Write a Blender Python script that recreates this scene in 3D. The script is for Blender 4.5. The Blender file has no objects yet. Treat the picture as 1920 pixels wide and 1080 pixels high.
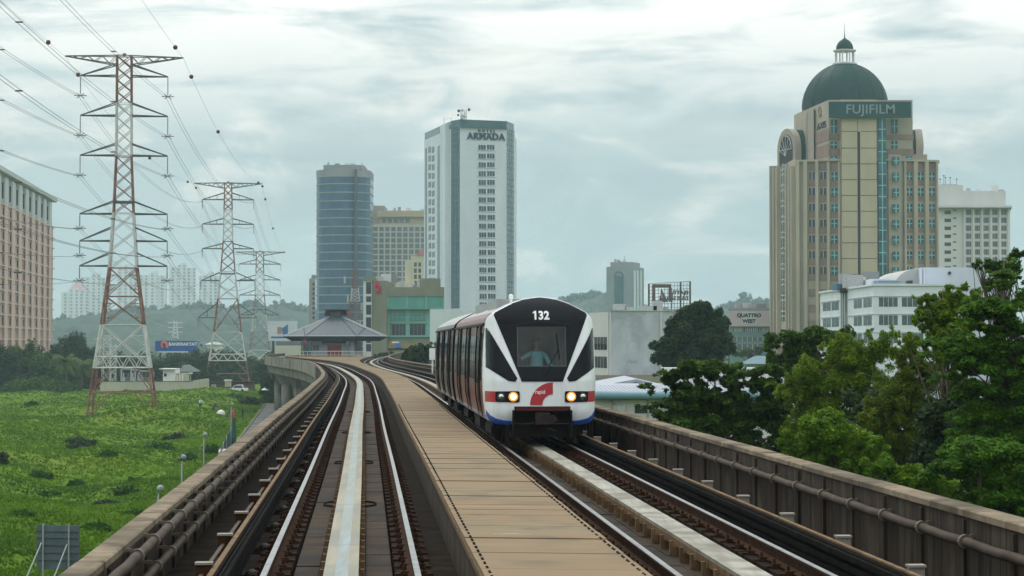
import bpy, bmesh, math, random
import numpy as np
from mathutils import Vector, Matrix, noise as mnoise

random.seed(7); RNG = np.random.default_rng(7)
SC = bpy.context.scene
COL = SC.collection
# ------------------------------------------------------------------ camera, world, sun, exposure
F = 4000.0          # focal length in pixels of the 1920 px wide picture
H = 10.3            # eye height above the field
PITCH = math.atan(104.0 / F)
cam_d = bpy.data.cameras.new('camera'); cam = bpy.data.objects.new('camera', cam_d); COL.objects.link(cam)
cam.location = (0, 0, H); cam.rotation_euler = (math.pi / 2 + PITCH, 0, 0)
cam_d.sensor_width = 36; cam_d.lens = 36 * F / 1920; cam_d.clip_start = 0.5; cam_d.clip_end = 9000
SC.camera = cam
SUN_EL, SUN_AZ = math.radians(52), math.radians(-28)   # azimuth from +Y, clockwise positive
world = bpy.data.worlds.new('World'); SC.world = world; world.use_nodes = True
def build_world():
    nt = world.node_tree; N = nt.nodes; L = nt.links; N.clear()
    out = N.new('ShaderNodeOutputWorld'); bg = N.new('ShaderNodeBackground'); L.new(bg.outputs[0], out.inputs[0])
    bg.inputs[1].default_value = 0.1
    sky = N.new('ShaderNodeTexSky'); sky.sky_type = 'NISHITA'; sky.sun_disc = False
    sky.sun_elevation = SUN_EL; sky.sun_rotation = SUN_AZ; sky.air_density = 1.5; sky.dust_density = 3.0
    tc = N.new('ShaderNodeTexCoord')
    def mapping(sc, loc=(0, 0, 0)):
        m = N.new('ShaderNodeMapping'); L.new(tc.outputs['Generated'], m.inputs[0]); m.inputs['Scale'].default_value = sc
        m.inputs['Location'].default_value = loc; return m
    def noise(m, s, d, r, dist=0.0):
        n = N.new('ShaderNodeTexNoise'); L.new(m.outputs[0], n.inputs['Vector']); n.inputs['Scale'].default_value = s
        n.inputs['Detail'].default_value = d; n.inputs['Roughness'].default_value = r; n.inputs['Distortion'].default_value = dist; return n
    def ramp(sock, stops):
        r = N.new('ShaderNodeValToRGB'); L.new(sock, r.inputs[0]); e = r.color_ramp.elements
        while len(e) < len(stops): e.new(0.5)
        for k, (p, c) in enumerate(stops): e[k].position = p; e[k].color = (c[0], c[1], c[2], 1)
        return r
    def mix(a, b, f, mode='MIX'):
        m = N.new('ShaderNodeMix'); m.data_type = 'RGBA'; m.blend_type = mode
        for s, v in ((m.inputs[0], f), (m.inputs[6], a), (m.inputs[7], b)):
            if hasattr(v, 'default_value') or hasattr(v, 'links'): L.new(v, s)
            else: s.default_value = v
        return m.outputs[2]
    sep = N.new('ShaderNodeSeparateXYZ'); L.new(tc.outputs['Generated'], sep.inputs[0])
    # overcast deck: grey-teal low down, brighter and whiter higher up
    mr = N.new('ShaderNodeMapRange'); L.new(sep.outputs[2], mr.inputs[0]); mr.inputs[1].default_value = -0.02; mr.inputs[2].default_value = 0.24
    base = ramp(mr.outputs[0], [(0.0, (5.3, 6.5, 6.5)), (0.22, (4.3, 5.5, 5.7)), (0.42, (4.1, 5.3, 5.6)), (0.6, (4.9, 5.9, 6.1)), (0.8, (5.6, 6.4, 6.4)), (1.0, (6.1, 6.8, 6.7))])
    n1 = noise(mapping((1.0, 1.0, 2.3), (0.31, 0.0, 0.12)), 11.0, 8, 0.58, 0.9)
    white = ramp(n1.outputs[0], [(0.50, (0, 0, 0)), (0.60, (.7, .7, .7)), (0.72, (1, 1, 1))])
    c1 = mix(base.outputs[0], (7.9, 8.0, 7.6, 1), white.outputs[0])
    n2 = noise(mapping((1.0, 1.0, 2.8), (1.7, 0.4, 0.33)), 9.5, 8, 0.62, 0.9)
    dark = ramp(n2.outputs[0], [(0.44, (0, 0, 0)), (0.58, (0.75, 0.75, 0.75))])
    c2 = mix(c1, (3.5, 4.6, 5.0, 1), dark.outputs[0])
    # bright break near the top of the picture
    mr2 = N.new('ShaderNodeMapRange'); L.new(sep.outputs[2], mr2.inputs[0]); mr2.inputs[1].default_value = 0.085; mr2.inputs[2].default_value = 0.15
    n3 = noise(mapping((1.0, 1.0, 5.0), (0.9, 0.2, 0.8)), 10.0, 6, 0.55, 0.4)
    br = ramp(n3.outputs[0], [(0.38, (0, 0, 0)), (0.55, (1, 1, 1))])
    mm = N.new('ShaderNodeMath'); mm.operation = 'MULTIPLY'; L.new(mr2.outputs[0], mm.inputs[0]); L.new(br.outputs[0], mm.inputs[1])
    c3 = mix(c2, (9.2, 9.2, 8.8, 1), mm.outputs[0])
    # an overcast dome is brighter overhead
    zr = N.new('ShaderNodeMapRange'); L.new(sep.outputs[2], zr.inputs[0]); zr.inputs[1].default_value = 0.09; zr.inputs[2].default_value = 0.85; zr.inputs[3].default_value = 1.0; zr.inputs[4].default_value = 2.1
    cz = N.new('ShaderNodeVectorMath'); cz.operation = 'SCALE'; L.new(c3, cz.inputs[0]); L.new(zr.outputs[0], cz.inputs['Scale'])
    c4 = mix(cz.outputs[0], sky.outputs[0], 0.12)
    L.new(c4, bg.inputs[0])
build_world()
sun_d = bpy.data.lights.new('sun', 'SUN'); sun_d.energy = 0.9; sun_d.angle = math.radians(12); sun_d.color = (1.0, 0.95, 0.86)
sun = bpy.data.objects.new('sun', sun_d); COL.objects.link(sun)
sd = Vector((math.sin(SUN_AZ) * math.cos(SUN_EL), math.cos(SUN_AZ) * math.cos(SUN_EL), math.sin(SUN_EL)))
sun.rotation_euler = (-sd).to_track_quat('-Z', 'Y').to_euler()
vs = SC.view_settings; SC.display_settings.display_device = 'sRGB'
vs.view_transform = 'Standard'; vs.look = 'None'; vs.exposure = 0.24; vs.gamma = 1.0; vs.use_curve_mapping = False
cy = SC.cycles; cy.max_bounces = 6; cy.diffuse_bounces = 3; cy.glossy_bounces = 3; cy.transmission_bounces = 5
cy.transparent_max_bounces = 8; cy.volume_bounces = 1; cy.use_denoising = True

# ------------------------------------------------------------------ pixel <-> world
CA, SA = math.cos(PITCH), math.sin(PITCH)
def P(px, py, Y):
    u = (px - 960) / F; v = (540 - py) / F
    k = Y / (CA - v * SA)
    return Vector((u * k, Y, H + (SA + v * CA) * k))
def X_(px, Y): return (px - 960) / F * Y
def Z_(py, Y): return P(960, py, Y).z

# ------------------------------------------------------------------ materials
MATS = {}
def mat(name, col, col2=None, scale=1.0, rough=0.8, metal=0.0, bump=0.0, stretch=(1, 1, 1), coord='Object', detail=5,
        lo=0.35, hi=0.65, spec=0.2, bdist=0.02, third=None, scale3=0.15, emit=None, estr=0.0):
    m = bpy.data.materials.new(name); m.use_nodes = True; MATS[name] = m
    nt = m.node_tree; N = nt.nodes; L = nt.links; b = N['Principled BSDF']
    b.inputs['Base Color'].default_value = (*col, 1); b.inputs['Roughness'].default_value = rough; b.inputs['Metallic'].default_value = metal
    b.inputs['Specular IOR Level'].default_value = spec
    if emit: b.inputs['Emission Color'].default_value = (*emit, 1); b.inputs['Emission Strength'].default_value = estr
    if col2 or bump:
        if coord == 'Position':
            g = N.new('ShaderNodeNewGeometry'); src = g.outputs['Position']
        else:
            g = N.new('ShaderNodeTexCoord'); src = g.outputs[coord]
        mp = N.new('ShaderNodeMapping'); L.new(src, mp.inputs[0]); mp.inputs['Scale'].default_value = stretch
        n = N.new('ShaderNodeTexNoise'); n.inputs['Scale'].default_value = scale; n.inputs['Detail'].default_value = detail
        n.inputs['Roughness'].default_value = 0.6; L.new(mp.outputs[0], n.inputs['Vector'])
        if col2:
            r = N.new('ShaderNodeValToRGB'); e = r.color_ramp.elements
            e[0].position = lo; e[0].color = (*col, 1); e[1].position = hi; e[1].color = (*col2, 1)
            L.new(n.outputs[0], r.inputs[0]); o = r.outputs[0]
            if third:
                n3 = N.new('ShaderNodeTexNoise'); n3.inputs['Scale'].default_value = scale3; n3.inputs['Detail'].default_value = 6
                L.new(src, n3.inputs['Vector'])
                r3 = N.new('ShaderNodeValToRGB'); r3.color_ramp.elements[0].position = 0.45; r3.color_ramp.elements[1].position = 0.62
                L.new(n3.outputs[0], r3.inputs[0])
                mx = N.new('ShaderNodeMix'); mx.data_type = 'RGBA'; L.new(r3.outputs[0], mx.inputs[0]); L.new(o, mx.inputs[6]); mx.inputs[7].default_value = (*third, 1)
                o = mx.outputs[2]
            L.new(o, b.inputs['Base Color'])
        if bump:
            bp = N.new('ShaderNodeBump'); bp.inputs['Strength'].default_value = bump; bp.inputs['Distance'].default_value = bdist
            L.new(n.outputs[0], bp.inputs['Height']); L.new(bp.outputs[0], b.inputs['Normal'])
    return m
def leaf_mat(name, c1, c2, c3, ns=1.1, isl=.55):
    m = bpy.data.materials.new(name); m.use_nodes = True; MATS[name] = m
    nt = m.node_tree; N = nt.nodes; L = nt.links; b = N['Principled BSDF']; out = N['Material Output']
    g = N.new('ShaderNodeNewGeometry'); r = N.new('ShaderNodeValToRGB'); e = r.color_ramp.elements
    e.new(0.5); e[0].position = 0.0; e[0].color = (*c1, 1); e[1].position = 0.5; e[1].color = (*c2, 1); e[2].position = 1.0; e[2].color = (*c3, 1)
    tc = N.new('ShaderNodeTexCoord'); n = N.new('ShaderNodeTexNoise'); n.inputs['Scale'].default_value = ns; n.inputs['Detail'].default_value = 3
    L.new(tc.outputs['Object'], n.inputs['Vector'])
    ma = N.new('ShaderNodeMath'); ma.operation = 'MULTIPLY_ADD'; L.new(g.outputs['Random Per Island'], ma.inputs[0]); ma.inputs[1].default_value = isl
    mb = N.new('ShaderNodeMath'); mb.operation = 'MULTIPLY_ADD'; L.new(n.outputs[0], mb.inputs[0]); mb.inputs[1].default_value = 1.6; mb.inputs[2].default_value = -0.6
    L.new(mb.outputs[0], ma.inputs[2]); L.new(ma.outputs[0], r.inputs[0]); L.new(r.outputs[0], b.inputs['Base Color'])
    b.inputs['Roughness'].default_value = 0.6; b.inputs['Specular IOR Level'].default_value = 0.08
    t = N.new('ShaderNodeBsdfTranslucent'); L.new(r.outputs[0], t.inputs[0]); mx = N.new('ShaderNodeMixShader'); mx.inputs[0].default_value = 0.3
    L.new(b.outputs[0], mx.inputs[1]); L.new(t.outputs[0], mx.inputs[2]); L.new(mx.outputs[0], out.inputs[0])
    return m
def glass_mat(name, col, rough=0.12, metal=0.0, spec=0.8, col2=None, scale=0.3, stretch=(1, 1, 1)):
    return mat(name, col, col2, scale=scale, rough=rough, metal=metal, spec=spec, stretch=stretch)

# ------------------------------------------------------------------ mesh builder
class MB:
    def __init__(s): s.v = []; s.f = []; s.m = []; s.cur = 0
    def add(s, vs_, fs_, mi=None):
        b = len(s.v); s.v.extend([tuple(v) for v in vs_]); mi = s.cur if mi is None else mi
        for f in fs_: s.f.append(tuple(i + b for i in f)); s.m.append(mi)
        return s
    def hexa(s, p, mi=None):   # p: 4 bottom ccw, 4 top
        return s.add(p, [(3, 2, 1, 0), (4, 5, 6, 7), (0, 1, 5, 4), (1, 2, 6, 5), (2, 3, 7, 6), (3, 0, 4, 7)], mi)
    def box(s, x0, x1, y0, y1, z0, z1, mi=None):
        return s.hexa([(x0, y0, z0), (x1, y0, z0), (x1, y1, z0), (x0, y1, z0), (x0, y0, z1), (x1, y0, z1), (x1, y1, z1), (x0, y1, z1)], mi)
    def prism(s, pts, z0, z1, mi=None):
        n = len(pts)
        return s.add([(p[0], p[1], z0) for p in pts] + [(p[0], p[1], z1) for p in pts],
                     [tuple(reversed(range(n))), tuple(range(n, 2 * n))] + [(i, (i + 1) % n, n + (i + 1) % n, n + i) for i in range(n)], mi)
    def frustum(s, p0, z0, p1, z1, mi=None):
        n = len(p0)
        return s.add([(p[0], p[1], z0) for p in p0] + [(p[0], p[1], z1) for p in p1],
                     [tuple(reversed(range(n))), tuple(range(n, 2 * n))] + [(i, (i + 1) % n, n + (i + 1) % n, n + i) for i in range(n)], mi)
    def bar(s, a, b, r, mi=None, n=4, r2=None):
        a = Vector(a); b = Vector(b); d = b - a
        if d.length < 1e-6: return s
        d.normalize(); u = d.orthogonal().normalized(); w = d.cross(u); r2 = r if r2 is None else r2
        vs_ = []
        for q, rr in ((a, r), (b, r2)):
            for k in range(n):
                t = 2 * math.pi * (k + 0.5) / n; vs_.append(q + (u * math.cos(t) + w * math.sin(t)) * rr)
        return s.add(vs_, [tuple(reversed(range(n))), tuple(range(n, 2 * n))] + [(k, (k + 1) % n, n + (k + 1) % n, n + k) for k in range(n)], mi)
    def tube(s, pts, r, n=6, mi=None):
        pts = [Vector(p) for p in pts]; base = len(s.v); mi = s.cur if mi is None else mi; rr = r
        m = len(pts)
        for i, p in enumerate(pts):
            d = (pts[min(i + 1, m - 1)] - pts[max(i - 1, 0)]).normalized()
            ref = Vector((0, 0, 1)) if abs(d.z) < 0.9 else Vector((1, 0, 0))
            u = d.cross(ref).normalized(); w = u.cross(d)
            q = rr[i] if isinstance(rr, (list, tuple)) else rr
            for k in range(n):
                t = 2 * math.pi * k / n; s.v.append(tuple(p + (u * math.cos(t) + w * math.sin(t)) * q))
        for i in range(m - 1):
            for k in range(n):
                a = base + i * n + k; b = base + i * n + (k + 1) % n
                s.f.append((a, b, b + n, a + n)); s.m.append(mi)
        s.f.append(tuple(base + k for k in reversed(range(n)))); s.m.append(mi)
        s.f.append(tuple(base + (m - 1) * n + k for k in range(n))); s.m.append(mi)
        return s
    def lathe(s, prof, c=(0, 0, 0), n=24, mi=None, sx=1, sy=1):
        base = len(s.v); mi = s.cur if mi is None else mi
        for r, z in prof:
            for k in range(n):
                t = 2 * math.pi * k / n; s.v.append((c[0] + r * math.cos(t) * sx, c[1] + r * math.sin(t) * sy, c[2] + z))
        for i in range(len(prof) - 1):
            for k in range(n):
                a = base + i * n + k; b = base + i * n + (k + 1) % n
                s.f.append((a, b, b + n, a + n)); s.m.append(mi)
        s.f.append(tuple(base + k for k in reversed(range(n)))); s.m.append(mi)
        s.f.append(tuple(base + (len(prof) - 1) * n + k for k in range(n))); s.m.append(mi)
        return s
    def rings(s, rings, mi=None, caps=True):
        base = len(s.v); n = len(rings[0]); mi = s.cur if mi is None else mi
        for r in rings: s.v.extend([tuple(p) for p in r])
        for i in range(len(rings) - 1):
            for k in range(n):
                a = base + i * n + k; b = base + i * n + (k + 1) % n
                s.f.append((a, b, b + n, a + n)); s.m.append(mi)
        if caps:
            s.f.append(tuple(base + k for k in reversed(range(n)))); s.m.append(mi)
            s.f.append(tuple(base + (len(rings) - 1) * n + k for k in range(n))); s.m.append(mi)
        return s
    def mesh(s, name, mats, smooth=False):
        me = bpy.data.meshes.new(name); me.from_pydata(s.v, [], s.f)
        for m in (mats if isinstance(mats, (list, tuple)) else [mats]): me.materials.append(m)
        me.polygons.foreach_set('material_index', s.m)
        if smooth: me.polygons.foreach_set('use_smooth', [True] * len(s.f))
        me.update(); me.validate()
        bm = bmesh.new(); bm.from_mesh(me); bmesh.ops.recalc_face_normals(bm, faces=bm.faces); bm.to_mesh(me); bm.free()
        return me
    def build(s, name, mats, parent=None, smooth=False, world=True):
        """vertices are in world space when world=True: re-based on the parent's frame"""
        if parent is not None and world:
            inv = parent_matrix(parent).inverted(); s.v = [tuple(inv @ Vector(v)) for v in s.v]
        return link(name, s.mesh(name, mats, smooth), parent)
def parent_matrix(o):
    m = Matrix.LocRotScale(o.location, o.rotation_euler, o.scale)
    return parent_matrix(o.parent) @ m if o.parent else m
def link(name, data, parent=None, loc=None, rot=None):
    o = bpy.data.objects.new(name, data); COL.objects.link(o); o.parent = parent
    if loc is not None: o.location = loc
    if rot is not None: o.rotation_euler = rot
    return o
def tag(o, label=None, cat=None, group=None, kind=None):
    if label: o['label'] = label
    if cat: o['category'] = cat
    if group: o['group'] = group
    if kind: o['kind'] = kind
    return o
def thing(name, label, cat, loc=(0, 0, 0), rz=0.0, group=None):
    o = link(name, None, None, loc, (0, 0, rz)); o.empty_display_size = 0.5
    return tag(o, label, cat, group)
def build_each(mb, name, mats, parent):
    """every box of the builder becomes a part of its own"""
    for i in range(len(mb.v) // 8):
        q = MB(); q.hexa(mb.v[i * 8:i * 8 + 8], mb.m[i * 6]); q.build(name, mats, parent)
def copy_tree(o, parent=None):
    c = o.copy(); COL.objects.link(c); c.parent = parent
    for ch in list(o.children): copy_tree(ch, c)
    return c
def single(mb, name, mats, label, cat, group=None, smooth=False, origin=None, kind=None):
    if origin is not None:
        mb.v = [(v[0] - origin[0], v[1] - origin[1], v[2] - origin[2]) for v in mb.v]
    o = link(name, mb.mesh(name, mats, smooth), None, origin)
    return tag(o, label, cat, group, kind)
def repeats(parent, name, spots, proto, mats, cap=100, smooth=False):
    """spots: (x,y,z,rz,scale) in the parent's frame, nearest first; proto(mb) fills a builder in its own frame"""
    mb = MB(); proto(mb); me = mb.mesh(name, mats, smooth); out = []
    for sp in spots[:cap]:
        o = link(name, me, parent, sp[:3], (0, 0, sp[3])); out.append(o)
    rest = spots[cap:]
    if rest:
        r = MB()
        for sp in rest:
            M = Matrix.Translation(sp[:3]) @ Matrix.Rotation(sp[3], 4, 'Z')
            r.v_off = len(r.v)
            r.add([M @ Vector(v) for v in mb.v], mb.f, 0)
            for k in range(len(mb.m)): r.m[len(r.m) - len(mb.m) + k] = mb.m[k]
        o = link('far_' + name + 's', r.mesh('far_' + name + 's', mats, smooth), parent); o['kind'] = 'stuff'
    return out
def text_mb(txt, size, depth=0.02, bold=0.0, spacing=1.0, squash=1.0, mirror=False):
    c = bpy.data.curves.new('t', 'FONT'); c.body = txt; c.size = size; c.extrude = depth; c.offset = bold; c.align_x = 'CENTER'; c.align_y = 'CENTER'
    c.space_character = spacing; c.resolution_u = 3
    o = bpy.data.objects.new('t', c); COL.objects.link(o); dg = bpy.context.evaluated_depsgraph_get(); dg.update()
    me = bpy.data.meshes.new_from_object(o.evaluated_get(dg))
    mb = MB(); sg = -1 if mirror else 1
    mb.add([(v.co.x * squash * sg, v.co.y, v.co.z) for v in me.vertices], [tuple(p.vertices) for p in me.polygons])
    bpy.data.objects.remove(o); bpy.data.curves.remove(c); bpy.data.meshes.remove(me)
    return mb
class Face:
    """a vertical wall plane from A (left) to B (right) as seen from the camera"""
    def __init__(s, A, B):
        s.A = Vector((A[0], A[1])); s.B = Vector((B[0], B[1])); d = s.B - s.A; s.L = d.length; s.t = d / s.L; s.n = Vector((s.t.y, -s.t.x))
    def pt(s, a, z, out=0.0):
        q = s.A + s.t * a + s.n * out; return Vector((q.x, q.y, z))
    def at(s, px, py=400):
        u = (px - 960) / F / (CA - (540 - py) / F * SA)
        # A.x + t.x a = u (A.y + t.y a)
        a = (u * s.A.y - s.A.x) / (s.t.x - u * s.t.y)
        Y = s.A.y + s.t.y * a
        return a, Z_(py, Y)
    def box(s, mb, a0, a1, z0, z1, d0, d1, mi=None):
        p = [s.pt(a0, z0, d1), s.pt(a1, z0, d1), s.pt(a1, z0, d0), s.pt(a0, z0, d0), s.pt(a0, z1, d1), s.pt(a1, z1, d1), s.pt(a1, z1, d0), s.pt(a0, z1, d0)]
        return mb.hexa(p, mi)
    def pbox(s, mb, x0, y0, x1, y1, d0, d1, mi=None):
        a0, z1 = s.at(x0, y0); a1, z0 = s.at(x1, y1)
        return s.box(mb, a0, a1, z0, z1, d0, d1, mi)
    def text(s, txt, px, py, hpx, mat_, name, parent, out=0.05, depth=0.05, bold=0.0, spacing=1.0, squash=1.0, mirror=False):
        a, z = s.at(px, py); Y = s.A.y + s.t.y * a
        mb = text_mb(txt, hpx * Y / F * 1.38, depth, bold, spacing, squash, mirror)
        q = s.pt(a, z, out)
        mb.v = [tuple(q + Vector((s.t.x * v[0], s.t.y * v[0], v[1])) + Vector((s.n.x, s.n.y, 0)) * v[2]) for v in mb.v]
        return mb.build(name, mat_, parent)
def window_parts(root, face, rects, mats, name='window', out=0.03, inn=-0.1, mull=None, px=True, cap=100):
    """each rect one mesh part; mull=(nx,nz,width) adds bars with material slot 1"""
    def one(mb, r):
        if px:
            a0, z1 = face.at(r[0], r[1]); a1, z0 = face.at(r[2], r[3])
        else: a0, z0, a1, z1 = r
        face.box(mb, a0, a1, z0, z1, inn, out, 0)
        if mull:
            nx, nz, w = mull
            for i in range(1, nx): c = a0 + (a1 - a0) * i / nx; face.box(mb, c - w / 2, c + w / 2, z0, z1, out, out + 0.06, 1)
            for i in range(1, nz): c = z0 + (z1 - z0) * i / nz; face.box(mb, a0, a1, c - w / 2, c + w / 2, out + 0.003, out + 0.055, 1)
        return mb
    for r in rects[:cap]: one(MB(), r).build(name, mats, root)
    if len(rects) > cap:
        mb = MB()
        for r in rects[cap:]: one(mb, r)
        o = mb.build('upper_' + name + 's', mats, root); o['kind'] = 'stuff'

# ------------------------------------------------------------------ palette
C = {}
C['concrete'] = mat('weathered_concrete', (0.11, 0.095, 0.078), (0.23, 0.2, 0.165), scale=1.6, rough=0.92, bump=0.4, coord='Position', stretch=(1, 1, 0.35), third=(0.075, 0.062, 0.05), scale3=0.8)
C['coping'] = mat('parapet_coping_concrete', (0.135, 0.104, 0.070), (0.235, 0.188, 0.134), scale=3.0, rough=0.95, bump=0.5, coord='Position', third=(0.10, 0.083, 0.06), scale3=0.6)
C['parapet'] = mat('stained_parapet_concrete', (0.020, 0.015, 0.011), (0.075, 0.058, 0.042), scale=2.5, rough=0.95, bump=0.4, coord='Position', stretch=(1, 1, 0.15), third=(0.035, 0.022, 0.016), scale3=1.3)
C['girder'] = mat('guideway_girder_concrete', (0.17, 0.17, 0.145), (0.27, 0.27, 0.235), scale=0.8, rough=0.9, bump=0.2, coord='Position', stretch=(1, 1, 0.2), third=(0.12, 0.12, 0.1), scale3=0.3)
C['floor'] = mat('dark_deck_concrete', spec=.03, col=(0.010, 0.008, 0.006), col2=(0.032, 0.024, 0.018), scale=2.2, rough=0.95, bump=0.4, coord='Position', third=(0.02, 0.017, 0.015), scale3=1.0)
C['slab'] = mat('track_slab_concrete', (0.045, 0.034, 0.027), (0.10, 0.08, 0.063), scale=3.0, rough=0.9, bump=0.3, coord='Position', third=(0.035, 0.025, 0.02), scale3=1.5)
C['railtop'] = mat('polished_rail_steel', (0.27, 0.285, 0.30), (0.17, 0.175, 0.185), scale=4, rough=0.42, metal=0.8, coord='Position')
C['rust'] = mat('rusty_steel', spec=.05, col=(0.020, 0.009, 0.005), col2=(0.050, 0.024, 0.013), scale=6, rough=0.85, bump=0.3, coord='Position')
C['orange_rust'] = mat('orange_rusty_strip', (0.085, 0.048, 0.022), (0.17, 0.105, 0.05), scale=5, rough=0.8, coord='Position')
C['black'] = mat('black_conductor', (0.006, 0.006, 0.006), (0.014, 0.013, 0.012), scale=6, rough=0.95, spec=.02, coord='Position')
C['clamp'] = mat('galvanised_clamp', (0.085, 0.072, 0.055), (0.15, 0.13, 0.10), scale=20, rough=0.6)
C['pipe'] = mat('brown_conduit', (0.028, 0.018, 0.012), (0.062, 0.042, 0.029), scale=3, rough=0.7, coord='Position', bump=0.15)
C['white'] = mat('white_paint', (0.72, 0.73, 0.73), (0.62, 0.63, 0.63), scale=2, rough=0.45)
C['lgrey'] = mat('light_grey_metal', (0.42, 0.43, 0.43), (0.32, 0.33, 0.33), scale=4, rough=0.5, metal=0.3)
C['dark'] = mat('dark_metal', (0.03, 0.03, 0.032), (0.05, 0.05, 0.05), scale=4, rough=0.6)
C['bark'] = mat('bark', (0.07, 0.055, 0.04), (0.14, 0.115, 0.09), scale=8, rough=0.95, bump=0.5, stretch=(1, 1, 0.3))
C['trunk_dark'] = mat('dark_bark', (0.03, 0.025, 0.02), (0.06, 0.05, 0.04), scale=8, rough=0.95, bump=0.5, stretch=(1, 1, 0.3))
C['skin'] = mat('brown_skin', (0.28, 0.16, 0.10), (0.24, 0.13, 0.085), scale=20, rough=0.55)
C['hair'] = mat('black_hair', (0.012, 0.011, 0.01), (0.02, 0.018, 0.016), scale=30, rough=0.6)

def streak_mat(m, dark, sx=9.0, sz=0.35, amt=0.75, pos=(0.5, 0.64)):
    """multiply vertical run-off streaks and mould into a material's base colour"""
    nt = m.node_tree; N = nt.nodes; L = nt.links; b = N['Principled BSDF']; src = b.inputs['Base Color'].links[0].from_socket
    g = N.new('ShaderNodeNewGeometry'); mp = N.new('ShaderNodeMapping'); mp.inputs['Scale'].default_value = (sx, sx, sz); L.new(g.outputs['Position'], mp.inputs[0])
    n = N.new('ShaderNodeTexNoise'); n.inputs['Scale'].default_value = 1.0; n.inputs['Detail'].default_value = 6; L.new(mp.outputs[0], n.inputs['Vector'])
    r = N.new('ShaderNodeValToRGB'); r.color_ramp.elements[0].position = pos[0]; r.color_ramp.elements[1].position = pos[1]; r.color_ramp.elements[1].color = (amt, amt, amt, 1); L.new(n.outputs[0], r.inputs[0])
    mx = N.new('ShaderNodeMix'); mx.data_type = 'RGBA'; L.new(r.outputs[0], mx.inputs[0]); L.new(src, mx.inputs[6]); mx.inputs[7].default_value = (*dark, 1); L.new(mx.outputs[2], b.inputs['Base Color'])
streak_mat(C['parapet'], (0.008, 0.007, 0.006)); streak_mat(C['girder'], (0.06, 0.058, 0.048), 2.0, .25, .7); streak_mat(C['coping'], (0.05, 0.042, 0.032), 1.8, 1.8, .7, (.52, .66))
HAZE = 0.00020
# ------------------------------------------------------------------ ground, road
def spline(pts):
    ys = np.array([p[1] for p in pts], float); xs = np.array([p[0] for p in pts], float); n = len(ys); h = np.diff(ys)
    A = np.eye(n); r = np.zeros(n)
    for i in range(1, n - 1):
        A[i, i - 1] = h[i - 1]; A[i, i] = 2 * (h[i - 1] + h[i]); A[i, i + 1] = h[i]
        r[i] = 6 * ((xs[i + 1] - xs[i]) / h[i] - (xs[i] - xs[i - 1]) / h[i - 1])
    M = np.linalg.solve(A, r)
    def f(y):
        i = int(min(max(np.searchsorted(ys, y) - 1, 0), n - 2)); a = ys[i + 1] - y; b = y - ys[i]; hh = h[i]
        return float(M[i] * a ** 3 / (6 * hh) + M[i + 1] * b ** 3 / (6 * hh) + (xs[i] / hh - M[i] * hh / 6) * a + (xs[i + 1] / hh - M[i + 1] * hh / 6) * b)
    return f
LX = spline([(0.47, -10), (-0.22, 0), (-1.61, 20), (-2.98, 40), (-4.23, 58), (-5.72, 80), (-7.20, 101), (-8.48, 119), (-9.95, 137), (-12.25, 161), (-15.95, 197), (-20.5, 235), (-25.8, 270), (-30.6, 297), (-35.2, 325), (-38.6, 355), (-41.6, 400), (-46, 500)])
def off(fx, y, lat):
    """point at lateral offset lat (right positive) from the centreline at station y"""
    s = (fx(y + 0.5) - fx(y - 0.5)); l = math.hypot(1, s)
    return (fx(y) + lat / l, y - lat * s / l)
def rx_near(y): return off(LX, y, 4.06)[0] + 4.06 * 0.07 * (LX(y + .5) - LX(y - .5)) * 0
_rp = [(rx_near(y), y) for y in (-10, 0, 20, 40, 60, 80, 101, 119, 137, 155)]
RX = spline(_rp + [(-10.95, 187), (-13.35, 212), (-16.5, 250), (-19.3, 300), (-21.2, 350), (-22.9, 400), (-26, 500)])
ZR = H - 2.26            # rail top
def road_c(y): return -24.0 - 0.094 * (y - 221) if y > 130 else -15.45 + 0.098 * (130 - y)
def gz(x, y):
    """terrain height"""
    c = LX(min(max(y, 0), 480)) if y < 500 else LX(480)
    d = c - x                                   # metres to the left of the left track
    n = mnoise.noise(Vector((x * 0.045, y * 0.03, 1.3))) * 2.3 + mnoise.noise(Vector((x * 0.13, y * 0.09, 5.1))) * 1.0 + mnoise.noise(Vector((x * 0.4, y * 0.3, 9.1))) * 0.10
    d = road_c(y) - x + 11.5
    w = min(max((d - 17) / 6.0, 0), 1) * min(max((y - 40) / 30, 0), 1)
    fade = 1 - min(max((y - 420) / 80, 0), 1)
    bank = 0.9 * min(max((d - 16) / 10.0, 0), 1) * min(max((250 - y) / 60, 0), 1)
    return w * fade * (n + 0.1) + w * bank - 0.9 * w * min(max((170 - y) / 60, 0), 1) * min(max((d - 30) / 20, 0), 1) * 0.6
def axis(lo, hi, a, b, step, grow=1.22):
    v = list(np.arange(a, b + 1e-6, step)); s = step; q = b
    while q < hi: s *= grow; q = min(q + s, hi); v.append(q)
    s = step; q = a
    while q > lo: s *= grow; q = max(q - s, lo); v.insert(0, q)
    return v
gx = axis(-2600, 2600, -112, 12, 1.6); gy = axis(-300, 3600, 60, 470, 2.0)
vs_ = [(x, y, gz(x, y)) for y in gy for x in gx]; nx_ = len(gx)
fs_ = [(j * nx_ + i, j * nx_ + i + 1, (j + 1) * nx_ + i + 1, (j + 1) * nx_ + i) for j in range(len(gy) - 1) for i in range(nx_ - 1)]
M_grass = mat('meadow_grass', (0.046, 0.105, 0.003), (0.098, 0.178, 0.005), scale=0.5, rough=0.95, bump=1.0, coord='Position', detail=9, bdist=0.5, third=(0.10, 0.15, 0.010), scale3=0.06, spec=0.1)
g_me = bpy.data.meshes.new('ground'); g_me.from_pydata(vs_, [], fs_); g_me.materials.append(M_grass); g_me.polygons.foreach_set('use_smooth', [True] * len(fs_))
tag(link('ground', g_me), None, None, None, 'structure')
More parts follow.
